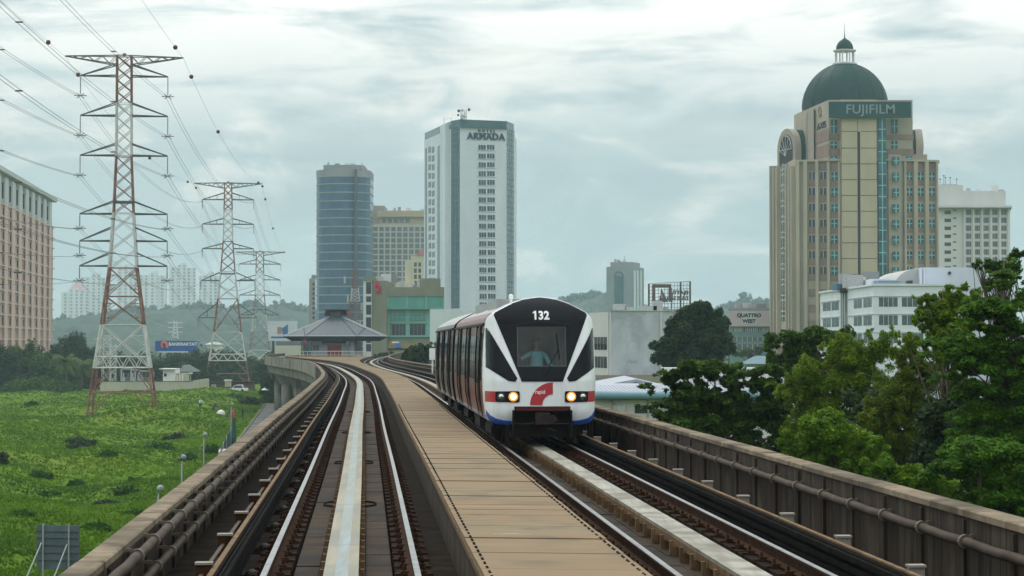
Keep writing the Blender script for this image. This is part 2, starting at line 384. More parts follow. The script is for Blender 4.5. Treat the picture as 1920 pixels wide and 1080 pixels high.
# road below the guideway: a kerbed strip following the track
rb = MB(); pts = []
for y in range(20, 520, 6): pts.append((road_c(y), y))
def ribbon(mb, pts, a, b, z, mi=0):
    base = len(mb.v)
    for (x, y) in pts: mb.v.append((x + a, y, z)); mb.v.append((x + b, y, z))
    for i in range(len(pts) - 1): mb.f.append((base + 2 * i, base + 2 * i + 1, base + 2 * i + 3, base + 2 * i + 2)); mb.m.append(mi)
def road_w(y): return 2.5 + 1.9 * min(max((y - 130) / 80, 0), 1)
base_ = 0
for (x, y) in pts: rb.v.append((x - road_w(y), y, .03)); rb.v.append((x + road_w(y), y, .03))
for i in range(len(pts) - 1): rb.f.append((2 * i, 2 * i + 1, 2 * i + 3, 2 * i + 2)); rb.m.append(0)
M_asph = mat('patched_asphalt', (0.10, 0.105, 0.108), (0.17, 0.175, 0.18), scale=0.8, rough=0.95, bump=0.3, coord='Position', third=(0.08, 0.082, 0.085), scale3=0.2)
tag(link('road', rb.mesh('road', M_asph)), None, None, None, 'structure')
kb = MB()
for sgn in (-1, 1):
    for i in range(len(pts) - 1):
        (x0, y0), (x1, y1) = pts[i], pts[i + 1]; o_ = road_w(y0) * sgn; w_ = 0.18 * sgn
        lo, hi = sorted((o_, o_ + w_))
        kb.hexa([(x0 + lo, y0, -.3), (x0 + hi, y0, -.3), (x1 + hi, y1, -.3), (x1 + lo, y1, -.3), (x0 + lo, y0, .14), (x0 + hi, y0, .14), (x1 + hi, y1, .14), (x1 + lo, y1, .14)])
tag(link('kerb', kb.mesh('kerb', C['concrete'])), None, None, None, 'structure')

# ------------------------------------------------------------------ guideway sweeps
def stations(y0, y1, step=2.0): 
    n = max(1, int(round((y1 - y0) / step))); return [y0 + (y1 - y0) * i / n for i in range(n + 1)]
def sweep(mb, fx, prof, y0, y1, step=2.0, mi=None, zb=None):
    """prof: closed list of (lateral, z above rail)"""
    rings = []
    for y in stations(y0, y1, step):
        r = []
        for lat, z in prof:
            q = off(fx, y, lat); r.append((q[0], q[1], ZR + z))
        rings.append(r)
    return mb.rings(rings, mi)
def rect(a, b, z0, z1): return [(a, z0), (b, z0), (b, z1), (a, z1)]
def circ(a, z, r, n=10): return [(a + r * math.cos(2 * math.pi * k / n), z + r * math.sin(2 * math.pi * k / n)) for k in range(n)]
Y0, YE = 6.0, 420.0
gw = thing('elevated_guideway', 'weathered concrete elevated guideway curving to the hip-roofed station', 'railway viaduct')
LI, LO, RI, RO = -2.05, -2.26, 2.06, 2.30
b = MB(); sweep(b, LX, [(LO, -0.75), (2.03, -0.75), (2.03, -0.40), (LO, -0.40)], Y0, 165); sweep(b, LX, [(LO, -0.75), (1.5, -0.75), (1.5, -0.40), (LO, -0.40)], 165.0, YE); b.build('deck', C['floor'], gw)
b = MB(); sweep(b, RX, [(-2.02, -0.751), (RO, -0.751), (RO, -0.401), (-2.02, -0.401)], Y0, 165); sweep(b, RX, [(-1.5, -0.751), (RO, -0.751), (RO, -0.401), (-1.5, -0.401)], 165.0, YE); b.build('deck', C['floor'], gw)
b = MB(); sweep(b, LX, [(-1.7, -2.1), (1.0, -2.1), (1.6, -0.752), (-2.0, -0.752)], Y0, YE, 4); b.build('girder', C['girder'], gw)
b = MB(); sweep(b, RX, [(-1.0, -2.1), (1.7, -2.1), (2.0, -0.753), (-1.6, -0.753)], Y0, YE, 4); b.build('girder', C['girder'], gw)
def parapet(fx, inner, outer, top, sgn):
    b = MB()
    lo, hi = sorted((inner, outer - 0.0))
    sweep(b, fx, [(lo, -1.0), (hi, -1.0), (hi, top - 0.07), (lo, top - 0.07)] if sgn > 0 else [(lo, -1.0), (hi, -1.0), (hi, top - 0.07), (lo, top - 0.07)], Y0, YE, 2.0, 0)
    # coping cast in 3.2 m lengths, each a hair different
    y = Y0
    rr = random.Random(3 + sgn)
    while y < 200:
        e = min(y + 3.2, YE); dz = rr.uniform(-0.006, 0.006); dx = rr.uniform(-0.006, 0.006)
        sweep(b, fx, [(lo - 0.02 + dx, top - 0.07), (hi + 0.02 + dx, top - 0.07), (hi + 0.02 + dx, top - 0.012 + dz), (hi + dx, top + dz), (lo + dx, top + dz), (lo - 0.02 + dx, top - 0.012 + dz)], y + 0.012, e - 0.012, 1.6, 1); y = e
    sweep(b, fx, [(lo - 0.02, top - 0.07), (hi + 0.02, top - 0.07), (hi + 0.02, top), (lo - 0.02, top)], y, YE, 2.0, 1)
    # raised ribs between formwork panels on the inner face
    y = 8.0
    while y < 190:
        w = 0.05; i2 = inner - 0.035 * sgn; a_, b_ = sorted((inner + 0.001 * sgn, i2))
        sweep(b, fx, rect(a_, b_, -0.40, top - 0.10), y - w, y + w, 1, 0); y += 1.6
    return b.build('parapet', [C['parapet'], C['coping']], gw)
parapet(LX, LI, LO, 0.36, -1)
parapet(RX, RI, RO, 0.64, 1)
b = MB(); sweep(b, LX, [(LO - 0.025, -0.95), (LO - 0.002, -0.95), (LO - 0.002, 0.28), (LO - 0.025, 0.28)], 190, YE, 2.0); b.build('parapet_outer_face', C['girder'], gw)
for y in (-6, 24, 54, 84, 114, 144, 174, 204, 232, 258, 282, 306, 330, 356, 384, 410):
    if y < 8: continue
    q = off(LX, y, 0.8 if y < 180 else 0); r = off(RX, y, -0.8 if y < 180 else 0)
    for cnt, (cx, cyy) in enumerate([(q[0] + 1.2, q[1])] if y < 180 else [q, r]):
        b = MB(); b.lathe([(0.85, -0.5), (0.85, ZR - 3.4)], (cx, cyy, 0), 16)
        p_ = b.build('pier', C['girder'], gw, True)
        w = 3.4 if y < 180 else 1.9
        b = MB(); b.frustum([(cx - 1.0, cyy - .8), (cx + 1.0, cyy - .8), (cx + 1.0, cyy + .8), (cx - 1.0, cyy + .8)], ZR - 3.5, [(cx - w, cyy - .9), (cx + w, cyy - .9), (cx + w, cyy + .9), (cx - w, cyy + .9)], ZR - 2.103)
        b.build('pier_cap', C['girder'], p_)

M_reac = mat('aluminium_reaction_rail', (0.185, 0.17, 0.122), (0.27, 0.25, 0.19), scale=1.2, rough=0.5, metal=0.25, coord='Position', stretch=(3.0, 0.15, 1), third=(0.165, 0.17, 0.145), scale3=0.5)
M_reac2 = mat('pale_reaction_rail', (0.20, 0.192, 0.16), (0.32, 0.31, 0.27), scale=2.0, rough=0.55, metal=0.1, coord='Position', stretch=(4.0, 0.2, 1), third=(0.14, 0.125, 0.095), scale3=1.5)
M_reac3 = mat('bluish_worn_strip', (0.18, 0.225, 0.23), (0.26, 0.30, 0.30), scale=2.5, rough=0.5, metal=0.25, coord='Position', stretch=(4.0, 0.3, 1), third=(0.22, 0.235, 0.215), scale3=0.7)
def seam_slab():
    """slab with cross joints every 1.2 m"""
    m = mat('jointed_track_slab', (0.024, 0.015, 0.010), (0.052, 0.034, 0.022), scale=2.5, rough=0.9, bump=0.3, coord='Position', third=(0.018, 0.013, 0.010), scale3=1.2)
    return m
M_slab = seam_slab()
def track(fx, label, cat, other):
    t = thing('railway_track', label, cat, group='light rail tracks')
    mr = M_reac2 if other else M_reac
    for s in (-1, 1):
        c = s * 0.7525
        b = MB()
        sweep(b, fx, [(c - .07, -.165), (c + .07, -.165), (c + .07, -.15), (c + .012, -.125), (c + .012, -.045), (c + .036, -.032), (c + .036, -.006), (c + .02, -.0005), (c - .02, -.0005), (c - .036, -.006), (c - .036, -.032), (c - .012, -.045), (c - .012, -.125), (c - .07, -.15)], Y0, YE, 2.0, 1)
        sweep(b, fx, rect(c - .031, c + .031, -.006, .002), Y0, YE, 2.0, 0)
        b.build('rail', [C['railtop'], C['rust']], t)
        # plinth under the rail
        b = MB(); y = Y0
        while y < 230:
            sweep(b, fx, rect(c - .19, c + .19, -.40, -.19), y + .04, y + 4.76, 2.4); y += 4.8
        sweep(b, fx, rect(c - .19, c + .19, -.40, -.19), y, YE, 3)
        b.build('rail_plinth', C['floor'], t)
    b = MB(); y = Y0
    while y < 200:
        for (a0, a1) in ((-.53, -.27), (-.262, -.02), (-.012, .24), (.248, .53)):
            sweep(b, fx, rect(a0, a1, -.40, -.235 + random.uniform(-.006, .006)), y + .012, y + 1.188, 1.2)
        y += 1.2
    sweep(b, fx, rect(-.53, .53, -.40, -.24), y, YE, 3)
    b.build('track_slab', M_slab, t)
    b = MB(); y = Y0
    while y < YE - 6:
        for (a0, a1, mi_) in (((-.172, -.062, 0), (-.0615, .07, 2), (.0705, .172, 0)) if not other else ((-.156, .156, 0),)):
            sweep(b, fx, [(a0, -.035), (a1, -.035), (a1, 0.0), (a0, 0.0)], y + .006, y + 5.994, 2.0, mi_)
        y += 6.0
    sweep(b, fx, rect(-.165, .165, -.12, -.036), Y0, YE, 2.0, 1)
    r = b.build('reaction_rail', [mr, C['orange_rust'], M_reac3], t)
    # stands of the reaction rail
    def stand(m): m.box(-.21, .21, -.05, .05, -.236, -.121); m.box(-.23, -.19, -.035, .035, -.22, -.06); m.box(.19, .23, -.035, .035, -.22, -.06)
    sp = []
    y = 18.0
    while y < 150: q = off(fx, y, 0); sp.append((q[0], q[1], ZR, -math.atan(fx(y + .5) - fx(y - .5)))); y += 0.8
    repeats(r, 'stand', sp, stand, C['orange_rust'])
    def fast(m):
        m.box(-.205, .205, -.062, .062, -.1915, -.1875)
        for s in (-1, 1):
            m.box(s * .09 - .05, s * .09 + .05, -.06, .06, -.19, -.135) if s > 0 else m.box(-.14, -.04, -.06, .06, -.19, -.135); m.bar((s * .11, 0, -.14), (s * .11, 0, -.085), .018, n=6)
            m.box(s * .17 - .035, s * .17 + .035, -.035, .035, -.19, -.16)
    sp = []
    y = 18.0
    while y < 210:
        for s in (-1, 1): q = off(fx, y, s * .7525); sp.append((q[0], q[1], ZR, -math.atan(fx(y + .5) - fx(y - .5))))
        y += 0.75
    repeats(t, 'rail_fastener', sp, fast, C['rust'])
    return t
tl = track(LX, 'left railway track in the foreground, with bluish aluminium centre strip, beside brown walkway', 'railway track', False)
tr = track(RX, 'right railway track with pale centre strip running under the oncoming train', 'railway track', True)
# black cable loops lying on the left slab
for yy in (33.5, 45.0, 60.0, 78.0):
    for s in (-1, 1):
        pts_ = []
        for k in range(9):
            t_ = math.pi * k / 8 - math.pi / 2
            q = off(LX, yy - 0.5 + 0.5 * math.sin(t_), s * (.2 + .2 * max(math.cos(t_), 0))); pts_.append((q[0], q[1], ZR - .215))
        MB().tube(pts_, .014, 6).build('cable_loop', C['black'], tl)

# power rails
M_insd = mat('dark_insulator', (0.045, 0.04, 0.036), (0.09, 0.085, 0.075), scale=14, rough=.6)  # plain dark grey-brown for the insulators
M_brtop = mat('dull_bracket_top', (0.27, 0.25, 0.22), (0.18, 0.16, 0.135), scale=12, rough=.6)
def power_rail(fx, sgn, label):
    t = thing('power_rail', label, 'power rail', group='power rails beside the tracks')
    def R(a, b_, z0, z1): lo, hi = sorted((a * sgn, b_ * sgn)); return rect(lo, hi, z0, z1)
    for (a, c, z0, z1) in ((1.02, 1.10, .085, .14), (1.04, 1.10, -.03, .03), (1.05, 1.11, -.14, -.08), (1.065, 1.085, .1405, .16)):
        b = MB(); sweep(b, fx, R(a, c, z0, z1), Y0, 330, 2.5); b.build('conductor', C['black'], t)
    b = MB(); sweep(b, fx, R(1.135, 1.185, .155, .175), Y0, 330, 2.5); sweep(b, fx, R(1.165, 1.185, .08, .1549), Y0, 330, 2.5); b.build('cover_board', C['orange_rust'], t)
    b = MB(); sweep(b, fx, R(1.112, 1.135, -.2, .15), Y0, 330, 2.5); b.build('backing_board', C['black'], t)
    b = MB(); sweep(b, fx, R(1.26, 1.30, .10, .118), Y0, 330, 2.5); sweep(b, fx, R(1.36, 1.385, -.03, .0), Y0, 330, 2.5);  b.build('cable', C['pipe'], t)
    def br(m):
        lo, hi = sorted((1.19 * sgn, 1.335 * sgn)); m.box(lo, hi, -.035, .035, -.40, .10, 0); m.box(lo, hi, -.05, .05, .10, .20, 1 if sgn > 0 else 0); m.box(lo - .01, hi + .01, -.07, .07, .201, .222, 1)
        lo, hi = sorted((1.0 * sgn, 1.175 * sgn)); m.box(lo, hi, -.03, .03, -.30, -.22, 0)
    def ins(m): m.lathe([(.02, -.33), (.07, -.31), (.07, -.26), (.045, -.24), (.07, -.22), (.06, -.18), (.02, -.165)], (.98 * sgn, 0, 0), 10)
    sp = []; y = 19.65 if sgn > 0 else 20.05
    while y < 300: q = off(fx, y, 0); sp.append((q[0], q[1], ZR, -math.atan(fx(y + .5) - fx(y - .5)))); y += 3.0
    brs = repeats(t, 'bracket', sp, br, [C['rust'], M_brtop])
    mi = MB(); ins(mi); me = mi.mesh('insulator', M_insd, True)
    for o in brs: link('insulator', me, o)
power_rail(LX, -1, 'dark power rail on rusty brackets left of the nearer track, beside twin pipes')
power_rail(RX, 1, 'dark power rail on pale-topped brackets between right track and right parapet')
def pipe(fx, lat, z, r, label, sgn):
    t = thing('conduit', label, 'pipe', group='conduits along the parapets')
    b = MB(); rings = []
    for y in stations(Y0, 330, .8):
        wob = -.012 * math.sin(math.pi * ((y - 20.5) / 1.6)) ** 2
        rings.append([(*off(fx, y, lat + r * math.cos(k * math.pi / 5)), ZR + z + wob + r * math.sin(k * math.pi / 5)) for k in range(10)])
    b.rings(rings); b.build('pipe', C['pipe'], t, smooth=True)
    def cl(m):
        R0 = r + .02; rings = []
        for k in range(13):
            a = 2 * math.pi * k / 12; c_, s_ = math.cos(a), math.sin(a)
            rings.append([(c_ * (r + .001), -.03, s_ * (r + .001)), (c_ * R0, -.03, s_ * R0), (c_ * R0, .03, s_ * R0), (c_ * (r + .001), .03, s_ * (r + .001))])
        m.rings(rings, caps=False)
        a, b_ = sorted((sgn * r, sgn * (r + .10))); m.box(a, b_, -.02, .02, r - .01, r + .02)
    sp = []; y = 20.5
    while y < 300: q = off(fx, y, lat); sp.append((q[0], q[1], ZR + z, -math.atan(fx(y + .5) - fx(y - .5)))); y += 1.6
    repeats(t, 'clamp', sp, cl, C['clamp'])
pipe(LX, -1.93, .235, .052, 'upper brown pipe clamped inside the left parapet', -1)
pipe(LX, -1.90, -.03, .045, 'lower brown pipe clamped inside the left parapet', -1)
pipe(RX, 1.97, .35, .05, 'brown pipe clamped inside the right parapet', 1)

# walkway between the tracks
M_walk = mat('tan_grp_walkway', (0.155, 0.112, 0.062), (0.205, 0.152, 0.09), scale=1.0, rough=0.75, coord='Position', stretch=(0.5, 2.2, 1), bump=0.25, third=(0.19, 0.130, 0.072), scale3=0.35, bdist=0.005)
streak_mat(M_walk, (0.10, 0.078, 0.05), 1.1, 1.1, .65, (.52, .68))
M_walk2 = mat('greyer_walkway_panel', (0.152, 0.116, 0.066), (0.192, 0.152, 0.092), scale=1.4, rough=0.75, coord='Position', stretch=(0.5, 2.2, 1), bump=0.25, bdist=0.005)
M_walk3 = mat('redder_walkway_panel', (0.178, 0.12, 0.066), (0.215, 0.152, 0.088), scale=1.4, rough=0.75, coord='Position', stretch=(0.5, 2.2, 1), bump=0.25, bdist=0.005)
streak_mat(M_walk2, (0.095, 0.072, 0.048), 2.3, 1.1, .6, (.5, .68)); streak_mat(M_walk3, (0.11, 0.078, 0.05), .8, 1.1, .6, (.5, .66))
M_scuff = mat('pale_worn_joint', (0.42, 0.38, 0.32), (0.3, 0.26, 0.2), scale=30, rough=0.7)
wk = thing('walkway', 'long tan emergency walkway between the two tracks, panelled and slightly worn', 'walkway')
def wl(y): return off(LX, y, 1.26)
def wr(y): return off(RX, y, -1.34)
def strip(mb, y0, y1, z0, z1, in0=0.0, in1=0.0, mi=0):
    p = []
    for y in (y0, y1):
        a = wl(y); c = wr(y); p.append((a[0] + in0, a[1]), ); p.append((c[0] - in1, c[1]))
    q = [p[0], p[1], p[3], p[2]]
    mb.hexa([(x, y, ZR + z0) for x, y in q] + [(x, y, ZR + z1) for x, y in q], mi)
b = MB(); y = Y0; rr = random.Random(5); tones = []
while y < 332:
    st = 0.76; mi = rr.choice((0, 0, 0, 1, 2)); dz = rr.uniform(-.003, .003)
    strip(b, y + .011, y + st - .011, .215, .26 + dz * 2, mi=mi); y += st
b.build('walkway_deck', [M_walk, M_walk2, M_walk3], wk)
for lat, fx, s in ((1.30, LX, 1), (-1.38, RX, -1)):
    b = MB(); lo, hi = sorted((lat, lat + .1 * s)); sweep(b, fx, rect(lo, hi, -.40, .205), Y0, 332, 2.0); b.build('side_beam', C['parapet'], wk)
    b = MB(); lo, hi = sorted((lat - .05 * s, lat + .04 * s)); sweep(b, fx, rect(lo, hi, .16, .213), Y0, 332, 2.0); b.build('edge_trim', C['orange_rust'], wk)
for (yy, f0, f1) in ((22.4, .22, .5), (22.45, .3, .4), (33.4, .15, .45), (36.6, .05, .4), (36.9, .5, .55), (41, .3, .5), (45.7, .2, .9), (54, .3, .6), (29.0, .62, .7), (62, .1, .5), (73, .2, .7)):
    a = wl(yy); c = wr(yy); w = c[0] - a[0]
    MB().box(a[0] + w * f0, a[0] + w * f1, yy - .008, yy + .014, ZR + .2635, ZR + .2665).build('joint_strip', M_scuff, wk)
def bolt(m): m.lathe([(.013, 0), (.013, .01), (.006, .014)], (0, 0, 0), 6)
sp = []; y = 18.2
while y < 70:
    for dy in (-.06, .06):
        a = wl(y + dy); sp.append((a[0] + .06, a[1], ZR + .262, 0)); c = wr(y + dy); sp.append((c[0] - .06, c[1], ZR + .262, 0))
    y += .38
sp.sort(key=lambda s: s[1])
repeats(wk, 'bolt', sp, bolt, C['black'])
# ------------------------------------------------------------------ train
TY0 = 46.6
tq = off(RX, TY0, 0.05); ts = (RX(TY0 + 8) - RX(TY0)) / 8
TRZ = -math.atan(ts)          # rotation about z so that local +y points along the track, away from the camera
# local frame: x right, y back, z up from rail top
M_twhite = mat('train_white_paint', (0.76, 0.80, 0.83), (0.70, 0.74, 0.77), scale=0.7, rough=0.3, spec=0.5)
streak_mat(M_twhite, (0.42, 0.42, 0.40), 5.0, .8, .35, (.5, .75))
M_tred = mat('train_red_paint', (0.42, 0.02, 0.03), (0.36, 0.016, 0.025), scale=2, rough=0.3, spec=0.6)
M_tside = mat('train_side_red', (0.17, 0.026, 0.023), (0.11, 0.022, 0.02), scale=1.5, rough=0.3, spec=0.6, stretch=(1, 1, .3))
M_tside2 = mat('train_side_dark_red', (0.055, 0.018, 0.017), (0.035, 0.018, 0.017), scale=1.5, rough=0.3, spec=0.6)
M_tblack = mat('train_black_gloss', (0.006, 0.008, 0.012), (0.009, 0.011, 0.015), scale=1, rough=0.18, spec=0.10)
M_tglass = mat('dark_side_glass', (0.012, 0.014, 0.016), (0.02, 0.022, 0.024), scale=1, rough=0.08, spec=0.6)
M_tblue = mat('train_blue_skirt', (0.03, 0.085, 0.36), (0.025, 0.07, 0.3), scale=2, rough=0.35)
M_troof = mat('train_roof_grey', (0.36, 0.38, 0.39), (0.28, 0.30, 0.31), scale=1.5, rough=0.5)
M_under = mat('train_underframe', (0.006, 0.003, 0.003), (0.012, 0.006, 0.005), scale=5, rough=0.8)
M_chrome = mat('lamp_reflector', (0.6, 0.6, 0.58), None, rough=0.15, metal=1.0)
M_lamp = mat('lit_headlamp', (1, 0.8, 0.5), None, rough=0.4, emit=(1.0, 0.66, 0.30), estr=5.5)
M_amber_glow = mat('painted_amber_glow', (0.5, 0.2, 0.05), None, rough=0.4, emit=(1.0, 0.30, 0.05), estr=0.9)  # self-lit ring that paints the orange glow around each headlamp
M_rub = mat('black_rubber', (0.01, 0.01, 0.01), (0.016, 0.016, 0.016), scale=5, rough=0.6)
M_pane = bpy.data.materials.new('windscreen_glass'); M_pane.use_nodes = True
def _pane():
    nt = M_pane.node_tree; N = nt.nodes; L = nt.links; out = N['Material Output']; N.remove(N['Principled BSDF'])
    tr_ = N.new('ShaderNodeBsdfTransparent'); tr_.inputs[0].default_value = (0.74, 0.86, 0.90, 1); gl = N.new('ShaderNodeBsdfGlossy'); gl.inputs['Roughness'].default_value = 0.03
    fr = N.new('ShaderNodeFresnel'); fr.inputs[0].default_value = 1.5; mx = N.new('ShaderNodeMixShader')
    L.new(fr.outputs[0], mx.inputs[0]); L.new(tr_.outputs[0], mx.inputs[1]); L.new(gl.outputs[0], mx.inputs[2]); L.new(mx.outputs[0], out.inputs[0])
_pane()
HALF = [(1.0, .50), (1.13, .56), (1.19, .70), (1.225, .95), (1.245, 1.2), (1.25, 1.5), (1.245, 1.9), (1.225, 2.3), (1.20, 2.62), (1.185, 2.74), (1.15, 2.83), (1.02, 2.95), (.85, 3.04), (.62, 3.16), (.35, 3.255), (0, 3.30)]
def outline(sx=1.0):
    r = [(x * sx, z) for x, z in HALF]; l = [(-x * sx, z) for x, z in reversed(HALF[:-1])]
    return [(0.0, .50)] + r + l
def nose(x, z):
    a = .26 * (abs(x) / 1.25) ** 3 + .5 * max(0, (abs(x) - .98) / .27) ** 2.2
    b_ = max(0, z - 1.45) * .24 + max(0, z - 2.75) ** 2 * 1.2 + max(0, .85 - z) ** 2 * 1.2
    return a + b_
def panel(mb, poly, proud=0.0, mi=0, hole=None, grid=0.12, thick=0.0):
    """2-D polygon (x,z) laid on the curved nose"""
    bm = bmesh.new(); vs2 = [bm.verts.new((p[0], 0, p[1])) for p in poly]; f0 = bm.faces.new(vs2)
    xs = [p[0] for p in poly]; zs = [p[1] for p in poly]
    grid = .05; cx = [c + .0137 for c in np.arange(math.floor(min(xs) / grid) * grid, max(xs), grid)]; cz = [c + .0071 for c in np.arange(math.floor(min(zs) / grid) * grid, max(zs), grid)]
    if hole: cx += [hole[0], hole[1]]; cz += [hole[2], hole[3]]
    for c in cx: bmesh.ops.bisect_plane(bm, geom=bm.verts[:] + bm.edges[:] + bm.faces[:], plane_co=(c, 0, 0), plane_no=(1, 0, 0), dist=1e-5)
    for c in cz: bmesh.ops.bisect_plane(bm, geom=bm.verts[:] + bm.edges[:] + bm.faces[:], plane_co=(0, 0, c), plane_no=(0, 0, 1), dist=1e-5)
    if hole:
        dl = [f for f in bm.faces if hole[0] < f.calc_center_median().x < hole[1] and hole[2] < f.calc_center_median().z < hole[3]]
        bmesh.ops.delete(bm, geom=dl, context='FACES')
    bm.verts.index_update(); bm.verts.ensure_lookup_table()
    V = [(v.co.x, nose(v.co.x, v.co.z) - proud, v.co.z) for v in bm.verts]; Fc = [tuple(v.index for v in f.verts) for f in bm.faces]
    if thick:     # rim going inwards along the open boundary
        n = len(V); V += [(x, y + thick, z) for x, y, z in V]
        for e in bm.edges:
            if len(e.link_faces) == 1: a, c = e.verts[0].index, e.verts[1].index; Fc.append((a, c, c + n, a + n))
    bm.free(); mb.add(V, Fc, mi); return mb
train = thing('light_rail_train', 'oncoming white and red light rail train numbered 132 with lit headlamps on the right track', 'train', (tq[0], tq[1], ZR), TRZ)
TB = lambda mb, name, mats, parent=train, smooth=False: mb.build(name, mats, parent, smooth, world=False)
WIN = (-.53, .53, 1.76, 2.62)
L1 = 16.0
def shell(mb, y0, y1, mi_of, front=None, back=None, inner=None):
    """hollow skin from y0 to y1"""
    ol = outline(); n = len(ol); ys = [None] + [y0 + (y1 - y0) * k / 12 for k in range(13)] if front else [y0 + (y1 - y0) * k / 12 for k in range(13)]
    V = []; 
    for y in ys:
        for (x, z) in ol: V.append((x, nose(x, z) if y is None else y, z))
    base = len(mb.v); mb.v.extend(V)
    for i in range(len(ys) - 1):
        for k in range(n):
            a = i * n + k; c = i * n + (k + 1) % n; z = (ol[k][1] + ol[(k + 1) % n][1]) / 2
            mb.f.append((base + a, base + c, base + c + n, base + a + n)); mb.m.append(mi_of(z, i == 0 and bool(front)))
    mb.f.append(tuple(base + (len(ys) - 1) * n + k for k in range(n))); mb.m.append(3)
    if not front: mb.f.append(tuple(base + k for k in range(n))); mb.m.append(3)
mi1 = lambda z, nose_: 0 if nose_ else (2 if z > 2.93 else (0 if z > 2.80 else (1 if z > .9 else 0)))
b = MB(); shell(b, 1.15, L1, lambda z, n_: (0 if n_ else (2 if z > 2.90 else (1 if z > .62 else 2))), front=True)
body1 = TB(b, 'body', [M_twhite, M_tside, M_troof, M_under])
# nose: white mask with cut-out for the windscreen
b = MB()
ol = outline(); notch = []
poly = [(x, z) for x, z in ol if z > .50 or abs(x) > .99]
# outline without the coupler opening
poly = [(-.66, .50), (-.66, 1.02), (-.60, 1.02), (-.60, 1.13), (.60, 1.13), (.60, 1.02), (.66, 1.02), (.66, .50)]
poly = [(-.64, .50), (-.64, .80), (-.59, .80), (-.59, .885), (.59, .885), (.59, .80), (.64, .80), (.64, .50)] + [p for p in ol[1:]]
poly = [p for i, p in enumerate(poly)]
panel(b, poly, 0.0, 0, hole=WIN, grid=.05)
mask = TB(b, 'front_mask', M_twhite, smooth=True)
b = MB(); fr_poly = [(-.45, 1.43), (.45, 1.43)]
arch = [(1.045 * math.cos(t), 2.905 + .385 * math.sin(t)) for t in [math.pi * k / 16 for k in range(1, 16)]]
arch = [(x, min(z, [3.29 - .0 for _ in (0,)][0])) for x, z in arch]
def roofz(x):
    xs = [p[0] for p in reversed(HALF)]; zs = [p[1] for p in reversed(HALF)]
    return float(np.interp(abs(x), xs, zs))
arch = [(x, roofz(x) - .012) for x in np.linspace(1.0, -1.0, 17)]
fr_poly += [(1.035, 2.89)] + arch + [(-1.035, 2.89)]
panel(b, fr_poly, .018, 0, hole=WIN, thick=.018, grid=.06)
TB(b, 'windscreen_surround', M_tblack, mask, True)
# side quarter windows: triangles wrapping round the corner
for s in (-1, 1):
    b = MB(); tri = [(s * 1.205, 1.74), (s * .74, 1.445), (s * .59, 1.425), (s * .545, 1.50), (s * 1.15, 2.57), (s * 1.17, 2.61), (s * 1.196, 2.60)]
    if s < 0: tri = tri[::-1]
    panel(b, tri, .018, 0, thick=.018, grid=.05)
    # carried on round the side of the nose
    x1 = 1.213
    zt, zb = 2.60, 1.74
    hx = lambda z: float(np.interp(z, [p[1] for p in HALF], [p[0] for p in HALF])) + .012
    for q in range(4):
        za, zc = zb + (zt - zb) * q / 4, zb + (zt - zb) * (q + 1) / 4
        b.add([(s * 1.205, nose(1.205, za) - .012, za), (s * hx(za), 1.3, za), (s * hx(zc), 1.3, zc), (s * 1.197, nose(1.197, zc) - .012, zc)], [(0, 1, 2, 3)])
    TB(b, 'quarter_window', M_tblack, mask, True)
    # red flash and lamps
    b = MB(); bx = sorted((s * .50, s * 1.222)); panel(b, [(bx[0], .98), (bx[1], .98), (bx[1], 1.215), (bx[0], 1.215)], .012, 0, thick=.012, grid=.08); TB(b, 'red_flash', M_tred, mask)
    b = MB(); x0, x1 = s * .50, s * 1.02
    pts_ = [(s * .53, .975), (s * .99, .985), (s * 1.02, 1.02), (s * 1.02, 1.19), (s * .99, 1.215), (s * .53, 1.22), (s * .495, 1.19), (s * .495, 1.01)]
    if s < 0: pts_ = pts_[::-1]
    panel(b, pts_, .02, 0, thick=.018, grid=.08); hb = TB(b, 'headlamp_housing', M_tblack)
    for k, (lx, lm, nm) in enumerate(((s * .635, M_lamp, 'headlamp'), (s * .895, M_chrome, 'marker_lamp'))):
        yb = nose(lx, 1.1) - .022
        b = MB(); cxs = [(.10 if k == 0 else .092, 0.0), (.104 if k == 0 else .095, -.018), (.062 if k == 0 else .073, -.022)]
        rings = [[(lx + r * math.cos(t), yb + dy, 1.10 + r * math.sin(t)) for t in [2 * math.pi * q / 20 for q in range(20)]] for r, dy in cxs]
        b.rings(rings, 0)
        TB(b, 'lamp_ring', M_amber_glow if k == 0 else C['dark'], hb)
        b = MB(); rings = [[(lx + r * math.cos(t), yb + dy, 1.10 + r * math.sin(t)) for t in [2 * math.pi * q / 20 for q in range(20)]] for r, dy in ((.062, -.0225), (.062, -.03), (.045, -.045), (.02, -.05))]
        b.rings(rings, 0); TB(b, nm, lm, hb, True)
    # small round marker lamps in the upper corners
    lx = s * .90; yb = nose(.9, 2.78) - .02
    b = MB(); b.rings([[(lx + r * math.cos(t), yb + dy, 2.78 + r * math.sin(t)) for t in [2 * math.pi * q / 16 for q in range(16)]] for r, dy in ((.058, .02), (.058, -.012), (.046, -.015))], 0)
    ul = TB(b, 'upper_lamp_ring', C['pipe'], mask)
    b = MB(); b.rings([[(lx + r * math.cos(t), yb + dy, 2.78 + r * math.sin(t)) for t in [2 * math.pi * q / 16 for q in range(16)]] for r, dy in ((.045, -.0155), (.045, -.018), (.02, -.02))], 0)
    TB(b, 'upper_lamp', M_rub, ul) if False else TB(b, 'upper_lamp', M_rub, mask)
    # blue skirt
    b = MB(); sk = [(.67, .45), (1.02, .50), (1.14, .57), (1.195, .68), (1.205, .80), (1.12, .69), (1.0, .62), (.84, .585), (.67, .57)]
    sk = [(s * x, z) for x, z in sk]; sk = sk if s > 0 else sk[::-1]
    panel(b, sk, .016, 0, thick=.016, grid=.08); TB(b, 'blue_skirt', M_tblue, mask, True)
